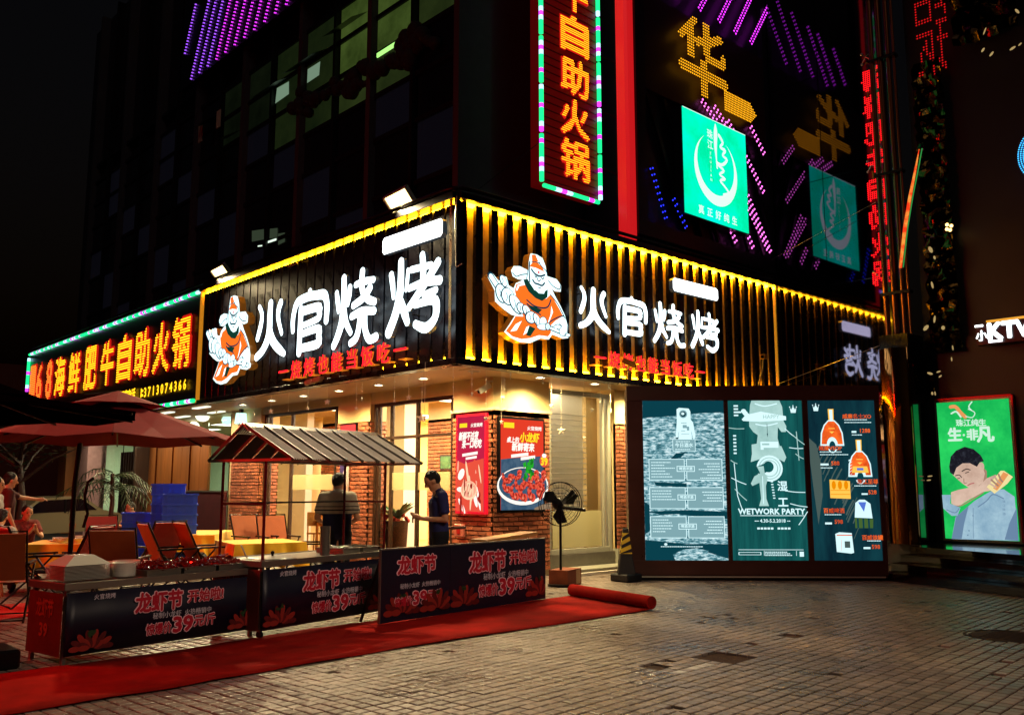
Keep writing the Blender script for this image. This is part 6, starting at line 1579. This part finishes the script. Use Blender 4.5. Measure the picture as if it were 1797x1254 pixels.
# printed board to the right of the carts
bo_ = V((-2.76, -2.03, 0)); rotb = math.atan2(.42, 3.15); qb = local(bo_, rotb); LB = 3.18
bd = thing('printed_board', 'long dark printed lobster board standing right of the carts on the carpet', 'sign', bo_)
bF = Frame(qb(0, 0, .02), Matrix.Rotation(rotb, 3, 'Z') @ V((1, 0, 0)))
MB().fbox(bF, 0, 1.18, 0, .84, -.02, 0).obj('panel', M_banner, bd); MB().fbox(bF, 1.185, LB, 0, .84, -.02, 0).obj('panel', M_banner, bd)
MB().fbox(bF, -.01, LB + .01, .841, .86, -.03, .006).fbox(bF, -.012, -.001, 0, .84, -.03, .006).obj('edge_trim', M_steel2, bd)
for x in (.05, 1.2, LB - .05): MB().beam(bF.p(x, .8, -.03), bF.p(x, -.015, -.4), .025, .025).obj('prop', M_steeldark, bd)
banner_print(Frame(bF.p(0, .02, .002), bF.u), 1.18, .80, bd, title='龙虾节', rest='', logo=False, cx=.5)
banner_print(Frame(bF.p(1.2, .02, .002), bF.u), 1.95, .80, bd, cx=.53, logo=False)
# bench behind the board
bq = at(885, 855, D=13.2)
bench = thing('wooden_bench', 'rough pine bench top showing above the printed board at the corner pillar', 'bench', (bq.x, bq.y, 0))
u_ = Matrix.Rotation(rotb, 3, 'Z') @ V((1, 0, 0)); o_b = V((bq.x, bq.y, 0))
MB().beam(o_b - u_ * .55 + V((0, 0, .86)), o_b + u_ * .6 + V((0, 0, .93)), .3, .05).obj('seat', M_woodlight, bench)
for s_ in (-.4, .4): MB().beam(o_b + u_ * s_, o_b + u_ * s_ + V((0, 0, .85)), .06, .06).obj('leg', M_wood, bench)

# carpet: strip along the stall, its rolled end
M_carpet = mat('red_carpet', (.38, .008, .004), rough=.97, noise=.35, nscale=2.2, bump=.8, bscale=160, spec=.1)
top = [at(0, 1184, Z=0), at(300, 1145, Z=0), at(520, 1108, Z=0), at(700, 1085, Z=0), at(1003, 1046, Z=0)]
bot = [at(0, 1257, Z=0), at(300, 1208, Z=0), at(480, 1176, Z=0), at(700, 1138, Z=0), at(1146, 1070, Z=0)]
top = [top[0] + (top[0] - top[1])] + top; bot = [bot[0] + (bot[0] - bot[1])] + bot
m = MB(); n = 40; cols = []
def resample(P, n):
    out = []
    for i in range(n + 1):
        s = i / n * (len(P) - 1); k = min(int(s), len(P) - 2); out.append(P[k].lerp(P[k + 1], s - k))
    return out
T_, B_ = resample(top, n), resample(bot, n)
for i in range(n + 1):
    for j in range(7):
        p = T_[i].lerp(B_[i], j / 6); m.v.append((p.x, p.y, .014 + .007 * math.sin(i * .9 + j) * math.sin(j * 1.7) + .008 * max(0, math.sin(i * 2.1 + j * .8)) ** 4))
for i in range(n):
    for j in range(6): a = i * 7 + j; m.f.append((a, a + 1, a + 8, a + 7)); m.m.append(0); m.sm.append(True)
o = m.obj('red_carpet', M_carpet); o.modifiers.new('t', 'SOLIDIFY').thickness = .006
tag(o, 'long red carpet lying on the paving in front of the carts', 'carpet')
a, b = at(1004, 1046, Z=0), at(1144, 1070, Z=0)
m = MB(); r = .085; up = V((0, 0, r + .012)); ax = (b - a).normalized()
m.cyl(a + up, b + up, r, n=28)
sp_ = MB(); xx = ax.cross(V((0, 0, 1))).normalized()
m.obj('carpet_roll', M_carpet).name
cr_ = bpy.data.objects['carpet_roll']; tag(cr_, 'rolled up end of the red carpet lying on the paving', 'carpet')
pts = [b + up + ax * .003 + (xx * math.cos(t * .6) + V((0, 0, 1)) * math.sin(t * .6)) * (r * .96 * t / 40) for t in range(2, 41)]
MB().tube(pts, .0035, 4).obj('roll_spiral', mat('carpet_backing', '3a0808', rough=.9), cr_)
# second red strip beneath the tables
s1 = [at(0, 1062, Z=0), at(75, 1056, Z=0), at(78, 1078, Z=0), at(0, 1088, Z=0)]
tag(MB().add([(p.x, p.y, .012) for p in s1] + [(p.x, p.y, .004) for p in s1], [(0, 1, 2, 3), (7, 6, 5, 4), (0, 4, 5, 1), (1, 5, 6, 2), (2, 6, 7, 3), (3, 7, 4, 0)]).obj('carpet_strip', mat('bright_red_carpet', 'b01410', rough=.95, bump=.4, bscale=200)), 'short bright red carpet strip behind the left cart', 'carpet')
tag(MB().box(at(-40, 1182, Z=0), at(20, 1165, Z=0) + V((.0, .25, .17))).obj('dark_block', M_steeldark, None, bevel=.02), 'dark block on the ground at the left edge', 'block')

# ------------------------------------------------------------------ traffic cone, carton, fan, litter
c = at(1099, 1019, Z=0); c.z = .0
cn = thing('traffic_cone', 'black traffic cone with yellow striped sleeve standing beside the poster cabinet', 'cone', c)
M_rub = mat('black_rubber', '0b0b0c', rough=.6, noise=.2)
MB().box(c + V((-.2, -.2, .0)), c + V((.2, .2, .13))).obj('base', M_rub, cn, bevel=.02)
R_ = Matrix.Rotation(.8, 3, 'Z')
def frust(z0, z1, w0, w1): return [c + R_ @ V((sx * w, sy * w, z)) for z, w in ((z0, w0), (z1, w1)) for sx, sy in ((-1, -1), (1, -1), (1, 1), (-1, 1))]
fb = [(0, 1, 5, 4), (1, 2, 6, 5), (2, 3, 7, 6), (3, 0, 4, 7), (4, 5, 6, 7)]
MB().add(frust(.13, .47, .15, .10), fb).add(frust(.82, .90, .055, .045), fb).obj('body', M_rub, cn, bevel=.01)
M_yst = mat('yellow_reflective', 'd8c22a', rough=.4, emit=(.9, .8, .1), strength=.0)
MB().add(frust(.47, .82, .10, .055), fb).obj('sleeve', M_yst, cn)
m = MB()
for f0, f1 in ((0, 1), (1, 2), (2, 3), (3, 0)):
    A_ = frust(.47, .82, .1015, .0565)
    P0, P1, P2, P3 = A_[f0], A_[f1], A_[f1 + 4], A_[f0 + 4]
    for k in range(3):
        v0 = -.15 + k * .38
        def pt(u, v): v = min(max(v, 0), 1); return P0.lerp(P1, u).lerp(P3.lerp(P2, u), v)
        m.add([pt(0, v0), pt(1, v0 + .22), pt(1, v0 + .40), pt(0, v0 + .18)], [(0, 1, 2, 3)])
m.obj('stripe', M_rub, cn)

c = at(992, 1026, Z=0); c.z = .003
Rb = Matrix.Rotation(.35, 3, 'Z'); kb = MB().box((-.28, -.17, 0), (.28, .17, .26)); kb.v = [tuple(c + Rb @ V(v)) for v in kb.v]
bxo = kb.obj('carton', mat('brown_cardboard', '7a3a1c', rough=.8, noise=.2, nscale=6), None); tag(bxo, 'brown carton taped with a pale label beside the printed board end', 'box')
kb = MB().box((.06, -.173, .02), (.24, -.17, .25)); kb.v = [tuple(c + Rb @ V(v)) for v in kb.v]; kb.obj('label_sheet', mat('pale_tape', 'b08a60', rough=.6), bxo)
for k, (px, py) in enumerate(((962, 1018), (968, 1026), (975, 1033), (1262, 1122), (1005, 1102), (1310, 1187), (1478, 1040), (1690, 1020))):
    g = at(px, py, Z=0); rr = random.Random(k); m = MB()
    m.add([g + V((rr.uniform(-.06, .06), rr.uniform(-.06, .06), .006 + rr.uniform(0, .03))) for _ in range(4)] , [(0, 1, 2), (0, 2, 3)])
    tag(m.obj('litter_scrap', M_white if k < 3 else M_frame), 'crumpled scrap of litter on the paving', 'litter', 'litter scraps')
# fan
f0 = at(983, 855, D=15.2); f0.z = 0
fn = thing('standing_fan', 'large black standing fan in front of the blind behind the printed board', 'fan', f0)
hd = V((f0.x, f0.y, 1.33)) ; fd = (CAM - hd); fd.z = 0; fd.normalize(); fd = (fd + _rt * .35).normalized(); fx = fd.cross(V((0, 0, 1))).normalized(); fz = V((0, 0, 1))
MB().cyl(f0, hd + V((0, 0, -.1)), .022, n=8).obj('pole', M_steeldark, fn); MB().cyl(f0 + V((0, 0, .0)), f0 + V((0, 0, .04)), .22, n=20).obj('base', M_steeldark, fn)
for nm, off, R in (('guard', .09, .36), ('guard', -.09, .36)):
    m = MB()
    for r_ in (.36, .27, .18, .09): m.tube([hd + fd * (off if r_ < .3 else off * .6) + (fx * math.cos(t) + fz * math.sin(t)) * r_ for t in [k * math.pi / 12 for k in range(25)]], .004 if r_ < .3 else .008, 4)
    for k in range(20): t = k * math.pi / 10; m.tube([hd + fd * off * 1.1, hd + fd * off + (fx * math.cos(t) + fz * math.sin(t)) * .2, hd + fd * off * .6 + (fx * math.cos(t) + fz * math.sin(t)) * .36], .0022, 3)
    m.obj(nm, M_steeldark, fn)
for k in range(3):
    t = k * 2.094 + .5; a_ = fx * math.cos(t) + fz * math.sin(t); b_ = -fx * math.sin(t) + fz * math.cos(t)
    MB().add([hd + a_ * .04 - b_ * .03, hd + a_ * .3 - b_ * .1 + fd * .03, hd + a_ * .33 + b_ * .05, hd + a_ * .2 + b_ * .13 - fd * .03, hd + a_ * .04 + b_ * .03], [(0, 1, 2, 3, 4)]).obj('blade', M_steeldark, fn)
MB().ell(hd - fd * .12, (.1, .1, .1)).obj('motor', M_steeldark, fn)
MB().tube([hd + V((0, 0, -.05)) - fd * .1, hd + _rt * .42 + V((0, 0, -.1))], .028, 8).obj('handle', M_steeldark, fn)

# plant basket in the window
b0 = at(697, 855, X=2.25); b0.z = .06
pt_ = thing('plant_basket', 'leafy green plant with red blooms in a woven basket inside the window', 'plant', b0)
MB().lathe(b0, [(0, 0), (.2, 0), (.25, .85), (.23, .85), (.2, .8), (0, .8)], 20).obj('basket', mat('woven_basket', '4a2c1a', rough=.8, noise=.5, nscale=40), pt_)
for k in range(16):
    t = k * 2.4; rr = random.Random(k); L_ = rr.uniform(.35, .7); m = MB(); side = V((-math.sin(t), math.cos(t), 0)) * .055; out = V((math.cos(t), math.sin(t), 0))
    P_ = [b0 + V((0, 0, .8)) + out * L_ * s * .7 + V((0, 0, L_ * s * 1.1 - .45 * s * s * L_)) for s in (0, .35, .7, 1)]
    m.add([P_[0], P_[1] - side, P_[2] - side * .9, P_[3], P_[2] + side * .9, P_[1] + side], [(0, 1, 2, 3, 4, 5)]); m.obj('leaf', mat('glossy_leaf', '2c4a1c', rough=.3, noise=.2), pt_)
m = MB(); rr = random.Random(1)
for k in range(12): m.ell(b0 + V((rr.uniform(-.2, .2), rr.uniform(-.2, .2), .85 + rr.uniform(0, .12))), .05, 6, 4)
m.obj('blossom', mat('red_blossom', 'b02a1c', rough=.6), pt_)

# floodlights on the roof edge
for i, (px, py, s_, lab) in enumerate(((700, 352, .26, 'lit floodlight on the roof edge above the left white characters'), (386, 478, .22, 'lit floodlight on the roof edge above the amber divider'))):
    p = at(px, py, X=.0); f = thing('floodlight', lab, 'floodlight', p + V((0, 0, -.3)))
    n_ = V((-.62, -.35, -.55)).normalized(); x_ = V((0, -1, 0)); x_ = (x_ - n_ * x_.dot(n_)).normalized(); y_ = n_.cross(x_) * -1
    F_ = Frame(p, x_, y_)
    if F_.n.dot(n_) < 0: F_ = Frame(p, -x_, y_)
    MB().fbox(F_, -s_, s_, -s_ * .68, s_ * .68, -.12, -.01).obj('housing', M_steel2, f, bevel=.01)
    MB().fbox(F_, -s_ * .86, s_ * .86, -s_ * .55, s_ * .55, -.009, .0).obj('lens', em('floodlight_lens', (1, .74, .30), 5), f)
    MB().fbox(F_, -s_, s_, s_ * .58, s_ * .66, -.009, .02).fbox(F_, -s_, s_, -s_ * .66, -s_ * .58, -.009, .02).fbox(F_, -s_, -s_ * .9, -s_ * .57, s_ * .57, -.009, .02).fbox(F_, s_ * .9, s_, -s_ * .57, s_ * .57, -.009, .02).obj('bezel', M_steel2, f)
    MB().tube([p - n_ * .1, p + V((.15, 0, -.1)), (p.x + .15, p.y, 6.4)], .02, 6).obj('bracket', M_steeldark, f)
    lamp('floodlight_beam', 'SPOT', p + n_ * .22, 2100, (1, .78, .42), target=(p.x - 6, p.y - 5, 0), size=.06, spot=120, blend=.7)
# cameras
def cctv(p, d, label, body):
    c = thing('security_camera', label, 'camera', p); p, d = V(p), V(d).normalized()
    MB().beam(p - d * .13, p + d * .13, .1, .1).obj('housing', body, c, bevel=.012); MB().beam(p - d * .14 + V((0, 0, .055)), p + d * .2 + V((0, 0, .055)), .115, .01).obj('hood', body, c)
    MB().cyl(p + d * .131, p + d * .14, .035, n=12).obj('lens', M_curt, c); return c
p = at(850, 681, X=1.62); c = cctv(p, (-.7, .2, -.45), 'white security camera on the cream wall above the left pillar poster', M_white); MB().tube([p, p + V((.05, -.03, .12)), p + V((.16, -.05, .14))], .018, 6).obj('bracket', M_white, c)
p = at(1340, 626, Y=-.35); c = cctv(p, (-.8, -.3, -.1), 'yellowish security camera near the right end of the fascia', mat('amber_lit_camera', 'c08a20', rough=.4)); MB().tube([p, p + V((0, .05, -.3)), p + V((0, .2, -.75)), p + V((.3, .3, -1.0))], .018, 6).obj('bracket', M_lightframe, c)
p = at(1103, 637, Y=-.3); c = cctv(p, (.5, -.5, -.3), 'small pale camera in front of the red slogan above the poster cabinet', mat('amber_lit_camera', 'c08a20')); MB().tube([p, p + V((0, .02, -.3))], .02, 6).obj('bracket', M_lightframe, c)
for px, py in ((553, 668), (565, 664)):
    p = at(px, py, X=-.05); tag(MB().beam(p, p + V((0, .3, -.02)), .1, .09).ell(p + V((0, .3, -.02)), .06).obj('projector_lamp', M_lightframe), ('small grey spotlight fixed below the left fascia' if px == 553 else 'second grey spotlight fixed below the left fascia'), 'lamp')
# fire alarm box
p = at(808, 930, X=1.74)
ab = MB().box(p + V((-.05, -.14, -.11)), p + V((.0, .14, .11))).obj('alarm_box', mat('pale_red_box', 'b86a58', rough=.4), None, bevel=.01); tag(ab, 'small red and white alarm box on the brick below the left pillar poster', 'box')
MB().box(p + V((-.056, -.05, -.06)), p + V((-.051, .05, .06))).obj('symbol', mat('red_symbol', 'a01010', rough=.4), ab)

# star ornaments hanging from the soffit
M_star = mat('pale_star_ornament', 'd8cfa8', rough=.5, emit=(1, .9, .6), strength=.08)
def star(p, s, n, strg):
    o = thing('star_ornament', 'small pale star dangling on a thread below the restaurant soffit', 'ornament', p, 'star ornaments under the soffit')
    R = Matrix.Rotation(rr.uniform(0, 3), 3, 'Z'); m = MB()
    pts = [R @ V((math.sin(k * math.pi / 5) * (s if k % 2 == 0 else s * .42), 0, math.cos(k * math.pi / 5) * (s if k % 2 == 0 else s * .42))) for k in range(10)]
    q = [V(p) + a for a in pts]; d = R @ V((0, .012, 0))
    m.add(q + [V(p) + d, V(p) - d], [(k, (k + 1) % 10, 10) for k in range(10)] + [((k + 1) % 10, k, 11) for k in range(10)])
    m.obj('star', M_star, o)
    t = MB().beam(V(p) + V((0, 0, s)), (p[0], p[1], ZB), .004, .004)
    if strg:
        for k in range(3): t.ell(V(p) + V((0, 0, s + (ZB - p[2] - s) * (k + 1) / 4)), .014, 5, 4)
    t.obj('thread', M_star, o)
rr = random.Random(6)
for px, py, s in ((745, 733, .0), (574, 705, .07), (635, 699, .07), (717, 697, .07), (740, 733, .10), (625, 716, .05), (475, 721, .07), (446, 726, .06), (692, 703, .04), (795, 720, .05), (380, 722, .08), (420, 745, .06), (506, 720, .04), (540, 716, .05)):
    if s: star(tuple(at(px, py, X=.45)), s, 0, rr.random() < .6)
for px, py, s in ((745, 734, .07), (828, 691, .06), (828, 673, .03), (883, 697, .06), (886, 718, .04), (853, 734, .06), (968, 712, .07), (985, 755, .09), (1039, 719, .06), (1072, 720, .06), (1054, 705, .04), (953, 672, .03), (880, 740, .05), (1025, 768, .04), (1068, 680, .03), (896, 664, .03)):
    star(tuple(at(px, py, Y=.45)), s, 0, rr.random() < .6)
# ------------------------------------------------------------------ people
def fuse(m, mats, name, parent, vox=.014, smooth=6):
    """union of overlapping rounded solids remeshed into one continuous skin"""
    me = bpy.data.meshes.new('tmp'); me.from_pydata(m.v, [], m.f); o = bpy.data.objects.new('tmp', me); COL.objects.link(o)
    r = o.modifiers.new('r', 'REMESH'); r.mode = 'VOXEL'; r.voxel_size = vox; r.use_smooth_shade = True
    s = o.modifiers.new('s', 'SMOOTH'); s.iterations = smooth; s.factor = .5
    dg = bpy.context.evaluated_depsgraph_get(); nm = bpy.data.meshes.new_from_object(o.evaluated_get(dg))
    bpy.data.objects.remove(o); nm.name = name
    nm.materials.clear(); nm.materials.append(mats)
    out = bpy.data.objects.new(name, nm); COL.objects.link(out)
    out.parent = parent
    return out
def limb(m, *pr):
    """pr = (point, radius) chain"""
    for (p, r), (q, s) in zip(pr[:-1], pr[1:]):
        m.cyl(p, q, r, s, 14); 
    for p, r in pr: m.ell(p, r, 14, 9)
def person(loc, rotz, label, shirt, trousers, skin, hair, pose, vox=.0115, belt=None):
    """pose: joint positions in metres, the figure faces -y"""
    t = thing('person', label, 'person', (0, 0, 0)); P = {k: V(v) for k, v in pose.items() if k not in ('fingers', 'sit', 'collar')}
    h, n, hd = P['hip'], P['neck'], P['head']; look = P['look'].normalized()
    sx = (P['shR'] - P['shL']).normalized()
    b = MB()
    # head
    up = (hd - n).normalized(); side = look.cross(up).normalized(); up2 = side.cross(look).normalized()
    b.ell(hd + up2 * .03, (.083, .097, .10)); b.ell(hd + look * .015 - up2 * .045, (.062, .072, .07)); b.ell(hd + look * .055 - up2 * .085, .032)
    limb(b, (hd - up2 * .05 - look * .02, .055), (n, .06))
    b.cyl(hd + look * .085 + up2 * .02, hd + look * .115 - up2 * .02, .012, .019, 8); b.ell(hd + look * .108 - up2 * .02, .018)
    for s in (-1, 1): b.ell(hd + side * s * .085 - up2 * .005 - look * .005, (.014, .022, .032))
    for S, A in (('L', -1), ('R', 1)):
        sh, el, wr, ha = P['sh' + S], P['el' + S], P['wr' + S], P['ha' + S]
        limb(b, (sh, .052), (el, .040)); limb(b, (el, .040), (wr, .027)); d = (ha - wr).normalized()
        limb(b, (wr, .029), (ha, .037))
        sd = d.cross(V((0, 0, 1)));  sd = sd.normalized() if sd.length > .1 else V((1, 0, 0))
        cu = P.get('curl' + S, V((0, 0, -1)))
        for k in range(4):
            base = ha + sd * (k - 1.5) * .019 + d * .025; ln = (.03, .036, .034, .026)[k]
            limb(b, (base, .0115), (base + d * ln + cu * .008, .0108), (base + d * ln * 1.5 + cu * .028, .0102))
        tb = ha - sd * .03; limb(b, (wr.lerp(ha, .7) - sd * .02, .013), (tb + d * .025, .0115), (tb + d * .05 + cu * .01, .0105))
    limb(b, (h + V((0, 0, .1)), .075), (h.lerp(n, .8), .075), (n, .055))
    for S in 'LR': limb(b, (h, .08), (P['kn' + S], .055), (P['an' + S], .04)); limb(b, (P['an' + S], .04), (P['an' + S] + V((0, -.1, -.03)), .035))
    fuse(b, skin, 'body', t, vox)
    # shirt
    c = MB(); ch = h.lerp(n, .68)
    for s in (-1, 1):
        limb(c, (h + sx * s * .075 + V((0, 0, .02)), .112), (h.lerp(n, .4) + sx * s * .08, .108), (ch + sx * s * .085, .115), (n + sx * s * .07 - up * .07, .075))
    limb(c, (h + V((0, 0, .02)), .125), (ch, .125)); limb(c, (P['shL'], .074), (P['shR'], .074)); limb(c, (n - up * .05, .075), (n - up * .01, .064))
    for S in 'LR':
        e = P['sh' + S].lerp(P['el' + S], .62); limb(c, (P['sh' + S], .076), (e, .066)); c.cyl(e, P['sh' + S].lerp(P['el' + S], .72), .066, .068, 14)
    so = fuse(c, shirt, 'shirt', t, vox, 5)
    # trousers
    c = MB(); 
    for s, S in ((-1, 'L'), (1, 'R')):
        limb(c, (h + sx * s * .07 + V((0, 0, .04)), .115), (h + sx * s * .085, .115), (P['kn' + S], .078), (P['an' + S] + V((0, 0, .03)), .062))
    fuse(c, trousers, 'trousers', t, vox, 5)
    for S in 'LR': 
        a = P['an' + S]; MB().ell(a + V((0, -.06, -.045)), (.048, .13, .038)).obj('shoe', M_steeldark, t)
    # hair, eyes
    c = MB(); rr = random.Random(len(label))
    c.ell(hd + up2 * .045 - look * .022, (.094, .098, .094)); c.ell(hd - look * .06, (.078, .06, .085))
    for k in range(26):
        a = rr.uniform(0, 6.28); e = rr.uniform(.3, 1.3); q = hd + up2 * .04 - look * .02 + (side * math.cos(a) + look * math.sin(a)) * .088 * math.cos(e) + up2 * .09 * math.sin(e); c.ell(q, (.022, .022, .016), 8, 5)
    fuse(c, hair, 'hair', t, .009, 3)
    for s in (-1, 1):
        MB().ell(hd + look * .083 + side * s * .032 + up2 * .018, .011, 8, 6).obj('eye', M_steeldark, t)
        MB().beam(hd + look * .093 + side * s * .018 + up2 * .042, hd + look * .083 + side * s * .052 + up2 * .044, .006, .006).obj('eyebrow', hair, t)
    MB().beam(hd + look * .098 - side * .02 - up2 * .058, hd + look * .098 + side * .02 - up2 * .058, .006, .005).obj('mouth', mat('lips', '7a3a30', rough=.6), t)
    for ch_ in list(COL.objects):
        pass
    t.location = (loc.x, loc.y, loc.z); t.rotation_euler = (0, 0, rotz)
    return t
M_skin = mat('skin', 'cf966e', rough=.5, noise=.06); M_hair = mat('black_hair', '0d0a0a', rough=.55, bump=.8, bscale=120)
M_navy = mat('navy_polo', '24275c', rough=.85, noise=.12, nscale=7, bump=.35, bscale=9); M_trous = mat('dark_trousers', '0d0e18', rough=.85, noise=.15, bump=.35, bscale=8)
M_pale_sh = mat('pale_shirt', 'b0a79a', rough=.85, noise=.1, bump=.3, bscale=9)
def g(px, D): p = at(px, 855, D=D); p.z = 0; return p
def facing(p, deg):  # 0 faces away from the photographer, positive turns to the right
    d = p - CAM; az = math.atan2(d.y, d.x) - math.radians(deg); return az + math.pi / 2
std = dict(hip=(0, 0, .93), neck=(0, .0, 1.50), head=(0, -.03, 1.63), look=(0, -1, -.1), shL=(-.175, 0, 1.43), shR=(.175, 0, 1.43), elL=(-.24, .03, 1.14), elR=(.24, .03, 1.14), wrL=(-.24, -.08, .90), wrR=(.24, -.08, .90), haL=(-.24, -.11, .82), haR=(.24, -.11, .82),
           knL=(-.1, -.02, .5), knR=(.1, -.02, .5), anL=(-.11, .0, .09), anR=(.11, .0, .09))
# man in navy looking at a phone
pz = dict(std); pz.update(neck=(0, -.03, 1.50), head=(0, -.10, 1.61), look=(0, -1, -.62), elL=(-.23, .04, 1.13), elR=(.23, .04, 1.13), wrL=(-.09, -.24, 1.14), wrR=(.09, -.24, 1.14), haL=(-.04, -.31, 1.17), haR=(.04, -.31, 1.17), curlL=(.3, 0, .9), curlR=(-.3, 0, .9), shL=(-.185, -.0, 1.42), shR=(.185, -.0, 1.42))
p = g(772, 12.3); m1 = person(p, facing(p, -100), 'man in a navy polo shirt looking down at a phone beside the pillar posters', M_navy, M_trous, M_skin, M_hair, pz, .011)
m1.scale = (1.04, 1.04, 1.045)
o = MB().beam((-.035, -.36, 1.20), (.035, -.36, 1.20), .012, .13).obj('phone', M_curt); tag(o, 'dark smartphone held by the man in the navy polo shirt', 'phone'); o.location = m1.location; o.rotation_euler = m1.rotation_euler
MB().lathe((0, 0, .965), [(.12, 0), (.155, 0), (.155, .035), (.12, .035)], 24).obj('belt', mat('brown_belt', '5a2c1c', rough=.5), m1).scale = (1.28, 1.0, 1)
# man with two tone polo, back to us
m_tt = mat('two_tone_polo', 'a89e84', rough=.85, noise=.08, bump=.3, bscale=9)
nt = m_tt.node_tree; N = nt.nodes; tc = N.new('ShaderNodeTexCoord'); sp3 = N.new('ShaderNodeSeparateXYZ'); cr = N.new('ShaderNodeValToRGB'); cr.color_ramp.interpolation = 'CONSTANT'
nt.links.new(tc.outputs['Object'], sp3.inputs[0]); mr = N.new('ShaderNodeMapRange'); mr.inputs[1].default_value = 1.0; mr.inputs[2].default_value = 1.6; nt.links.new(sp3.outputs['Z'], mr.inputs[0]); nt.links.new(mr.outputs[0], cr.inputs[0])
el = cr.color_ramp.elements; el[0].position = 0; el[0].color = (*lin('1a1c3c'), 1); el[1].position = .34; el[1].color = (*lin('b8ad92'), 1)
for pos_, c_ in ((.41, '1c1a26'), (.435, 'b8ad92'), (.49, '1c1a26'), (.51, 'b8ad92')):
    e = el.new(pos_); e.color = (*lin(c_), 1)
nt.links.new(cr.outputs[0], N['Principled BSDF'].inputs['Base Color'])
pz = dict(std); pz.update(head=(-.03, -.07, 1.615), look=(-.55, -.8, -.35), elL=(-.27, -.02, 1.14), wrL=(-.2, -.22, 1.05), haL=(-.17, -.30, 1.04), elR=(.25, -.04, 1.15), wrR=(.14, -.24, 1.08), haR=(.1, -.31, 1.08))
p = g(593, 13.0); m2 = person(p, facing(p, -12), 'man seen from behind in a pale and navy striped polo shirt behind the canopy cart', m_tt, M_trous, M_skin, M_hair, pz, .012); m2.scale = (1.08, 1.08, 1.03)
# pointing man at the left
pz = dict(std); pz.update(shR=(.18, -.02, 1.43), elR=(.24, -.26, 1.36), wrR=(.26, -.5, 1.33), haR=(.26, -.58, 1.33), look=(.1, -1, -.15))
p = g(14, 17.5); person(p, facing(p, 78), 'man in a dark red lit shirt pointing right at the left edge', mat('dark_brown_shirt', '4a1c18', rough=.85, noise=.15, bump=.3, bscale=9), M_trous, M_skin, M_hair, pz).scale = (1.05, 1.05, 1.05)
pz = dict(std); p = g(-8, 16.8); person(p, facing(p, 110), 'man cut by the left edge standing next to the pointing man', M_pale_sh, M_trous, M_skin, M_hair, pz)
# seated figures
sit = dict(hip=(0, .05, .50), neck=(0, -.03, 1.03), head=(0, -.09, 1.15), look=(0, -1, -.2), shL=(-.17, -.02, .96), shR=(.17, -.02, .96), elL=(-.22, -.22, .74), elR=(.22, -.22, .74), wrL=(-.08, -.40, .80), wrR=(.08, -.40, .80), haL=(-.03, -.44, .88), haR=(.03, -.44, .88),
           knL=(-.12, -.40, .50), knR=(.12, -.40, .50), anL=(-.12, -.38, .09), anR=(.12, -.38, .09), curlL=(0, 0, 1), curlR=(0, 0, 1))
def stool(p, label):
    s = thing('stool', label, 'stool', p); MB().cyl(p + V((0, 0, .38)), p + V((0, 0, .42)), .17, n=18).obj('seat', M_wood, s)
    for k in range(4): t = k * math.pi / 2 + .4; MB().cyl(p + V((.16 * math.cos(t), .16 * math.sin(t), 0)), p + V((.11 * math.cos(t), .11 * math.sin(t), .38)), .014, n=6).obj('leg', M_wood, s)
M_flor = mat('floral_shirt', '7a2a22', rough=.85, noise=.7, nscale=28, bump=.3, bscale=9)
p = g(48, 18.6); person(p, facing(p, 160), 'seated person in a patterned red shirt leaning on the left table', M_flor, M_trous, M_skin, M_hair, sit); stool(p, 'stool under the person in the patterned shirt')
p = g(2, 15.6); person(p, facing(p, 20), 'seated person in a white shirt cut by the left edge', mat('white_shirt', 'b8b0a8', rough=.8, noise=.1), M_trous, M_skin, M_hair, sit); stool(p, 'stool under the white shirted person at the left edge')
p = g(238, 21.5); person(p, facing(p, -120), 'small seated person in a white top near the low blue crates', mat('white_shirt', 'b8b0a8'), M_trous, M_skin, M_hair, sit, .013); stool(p, 'stool under the small person by the low blue crates')
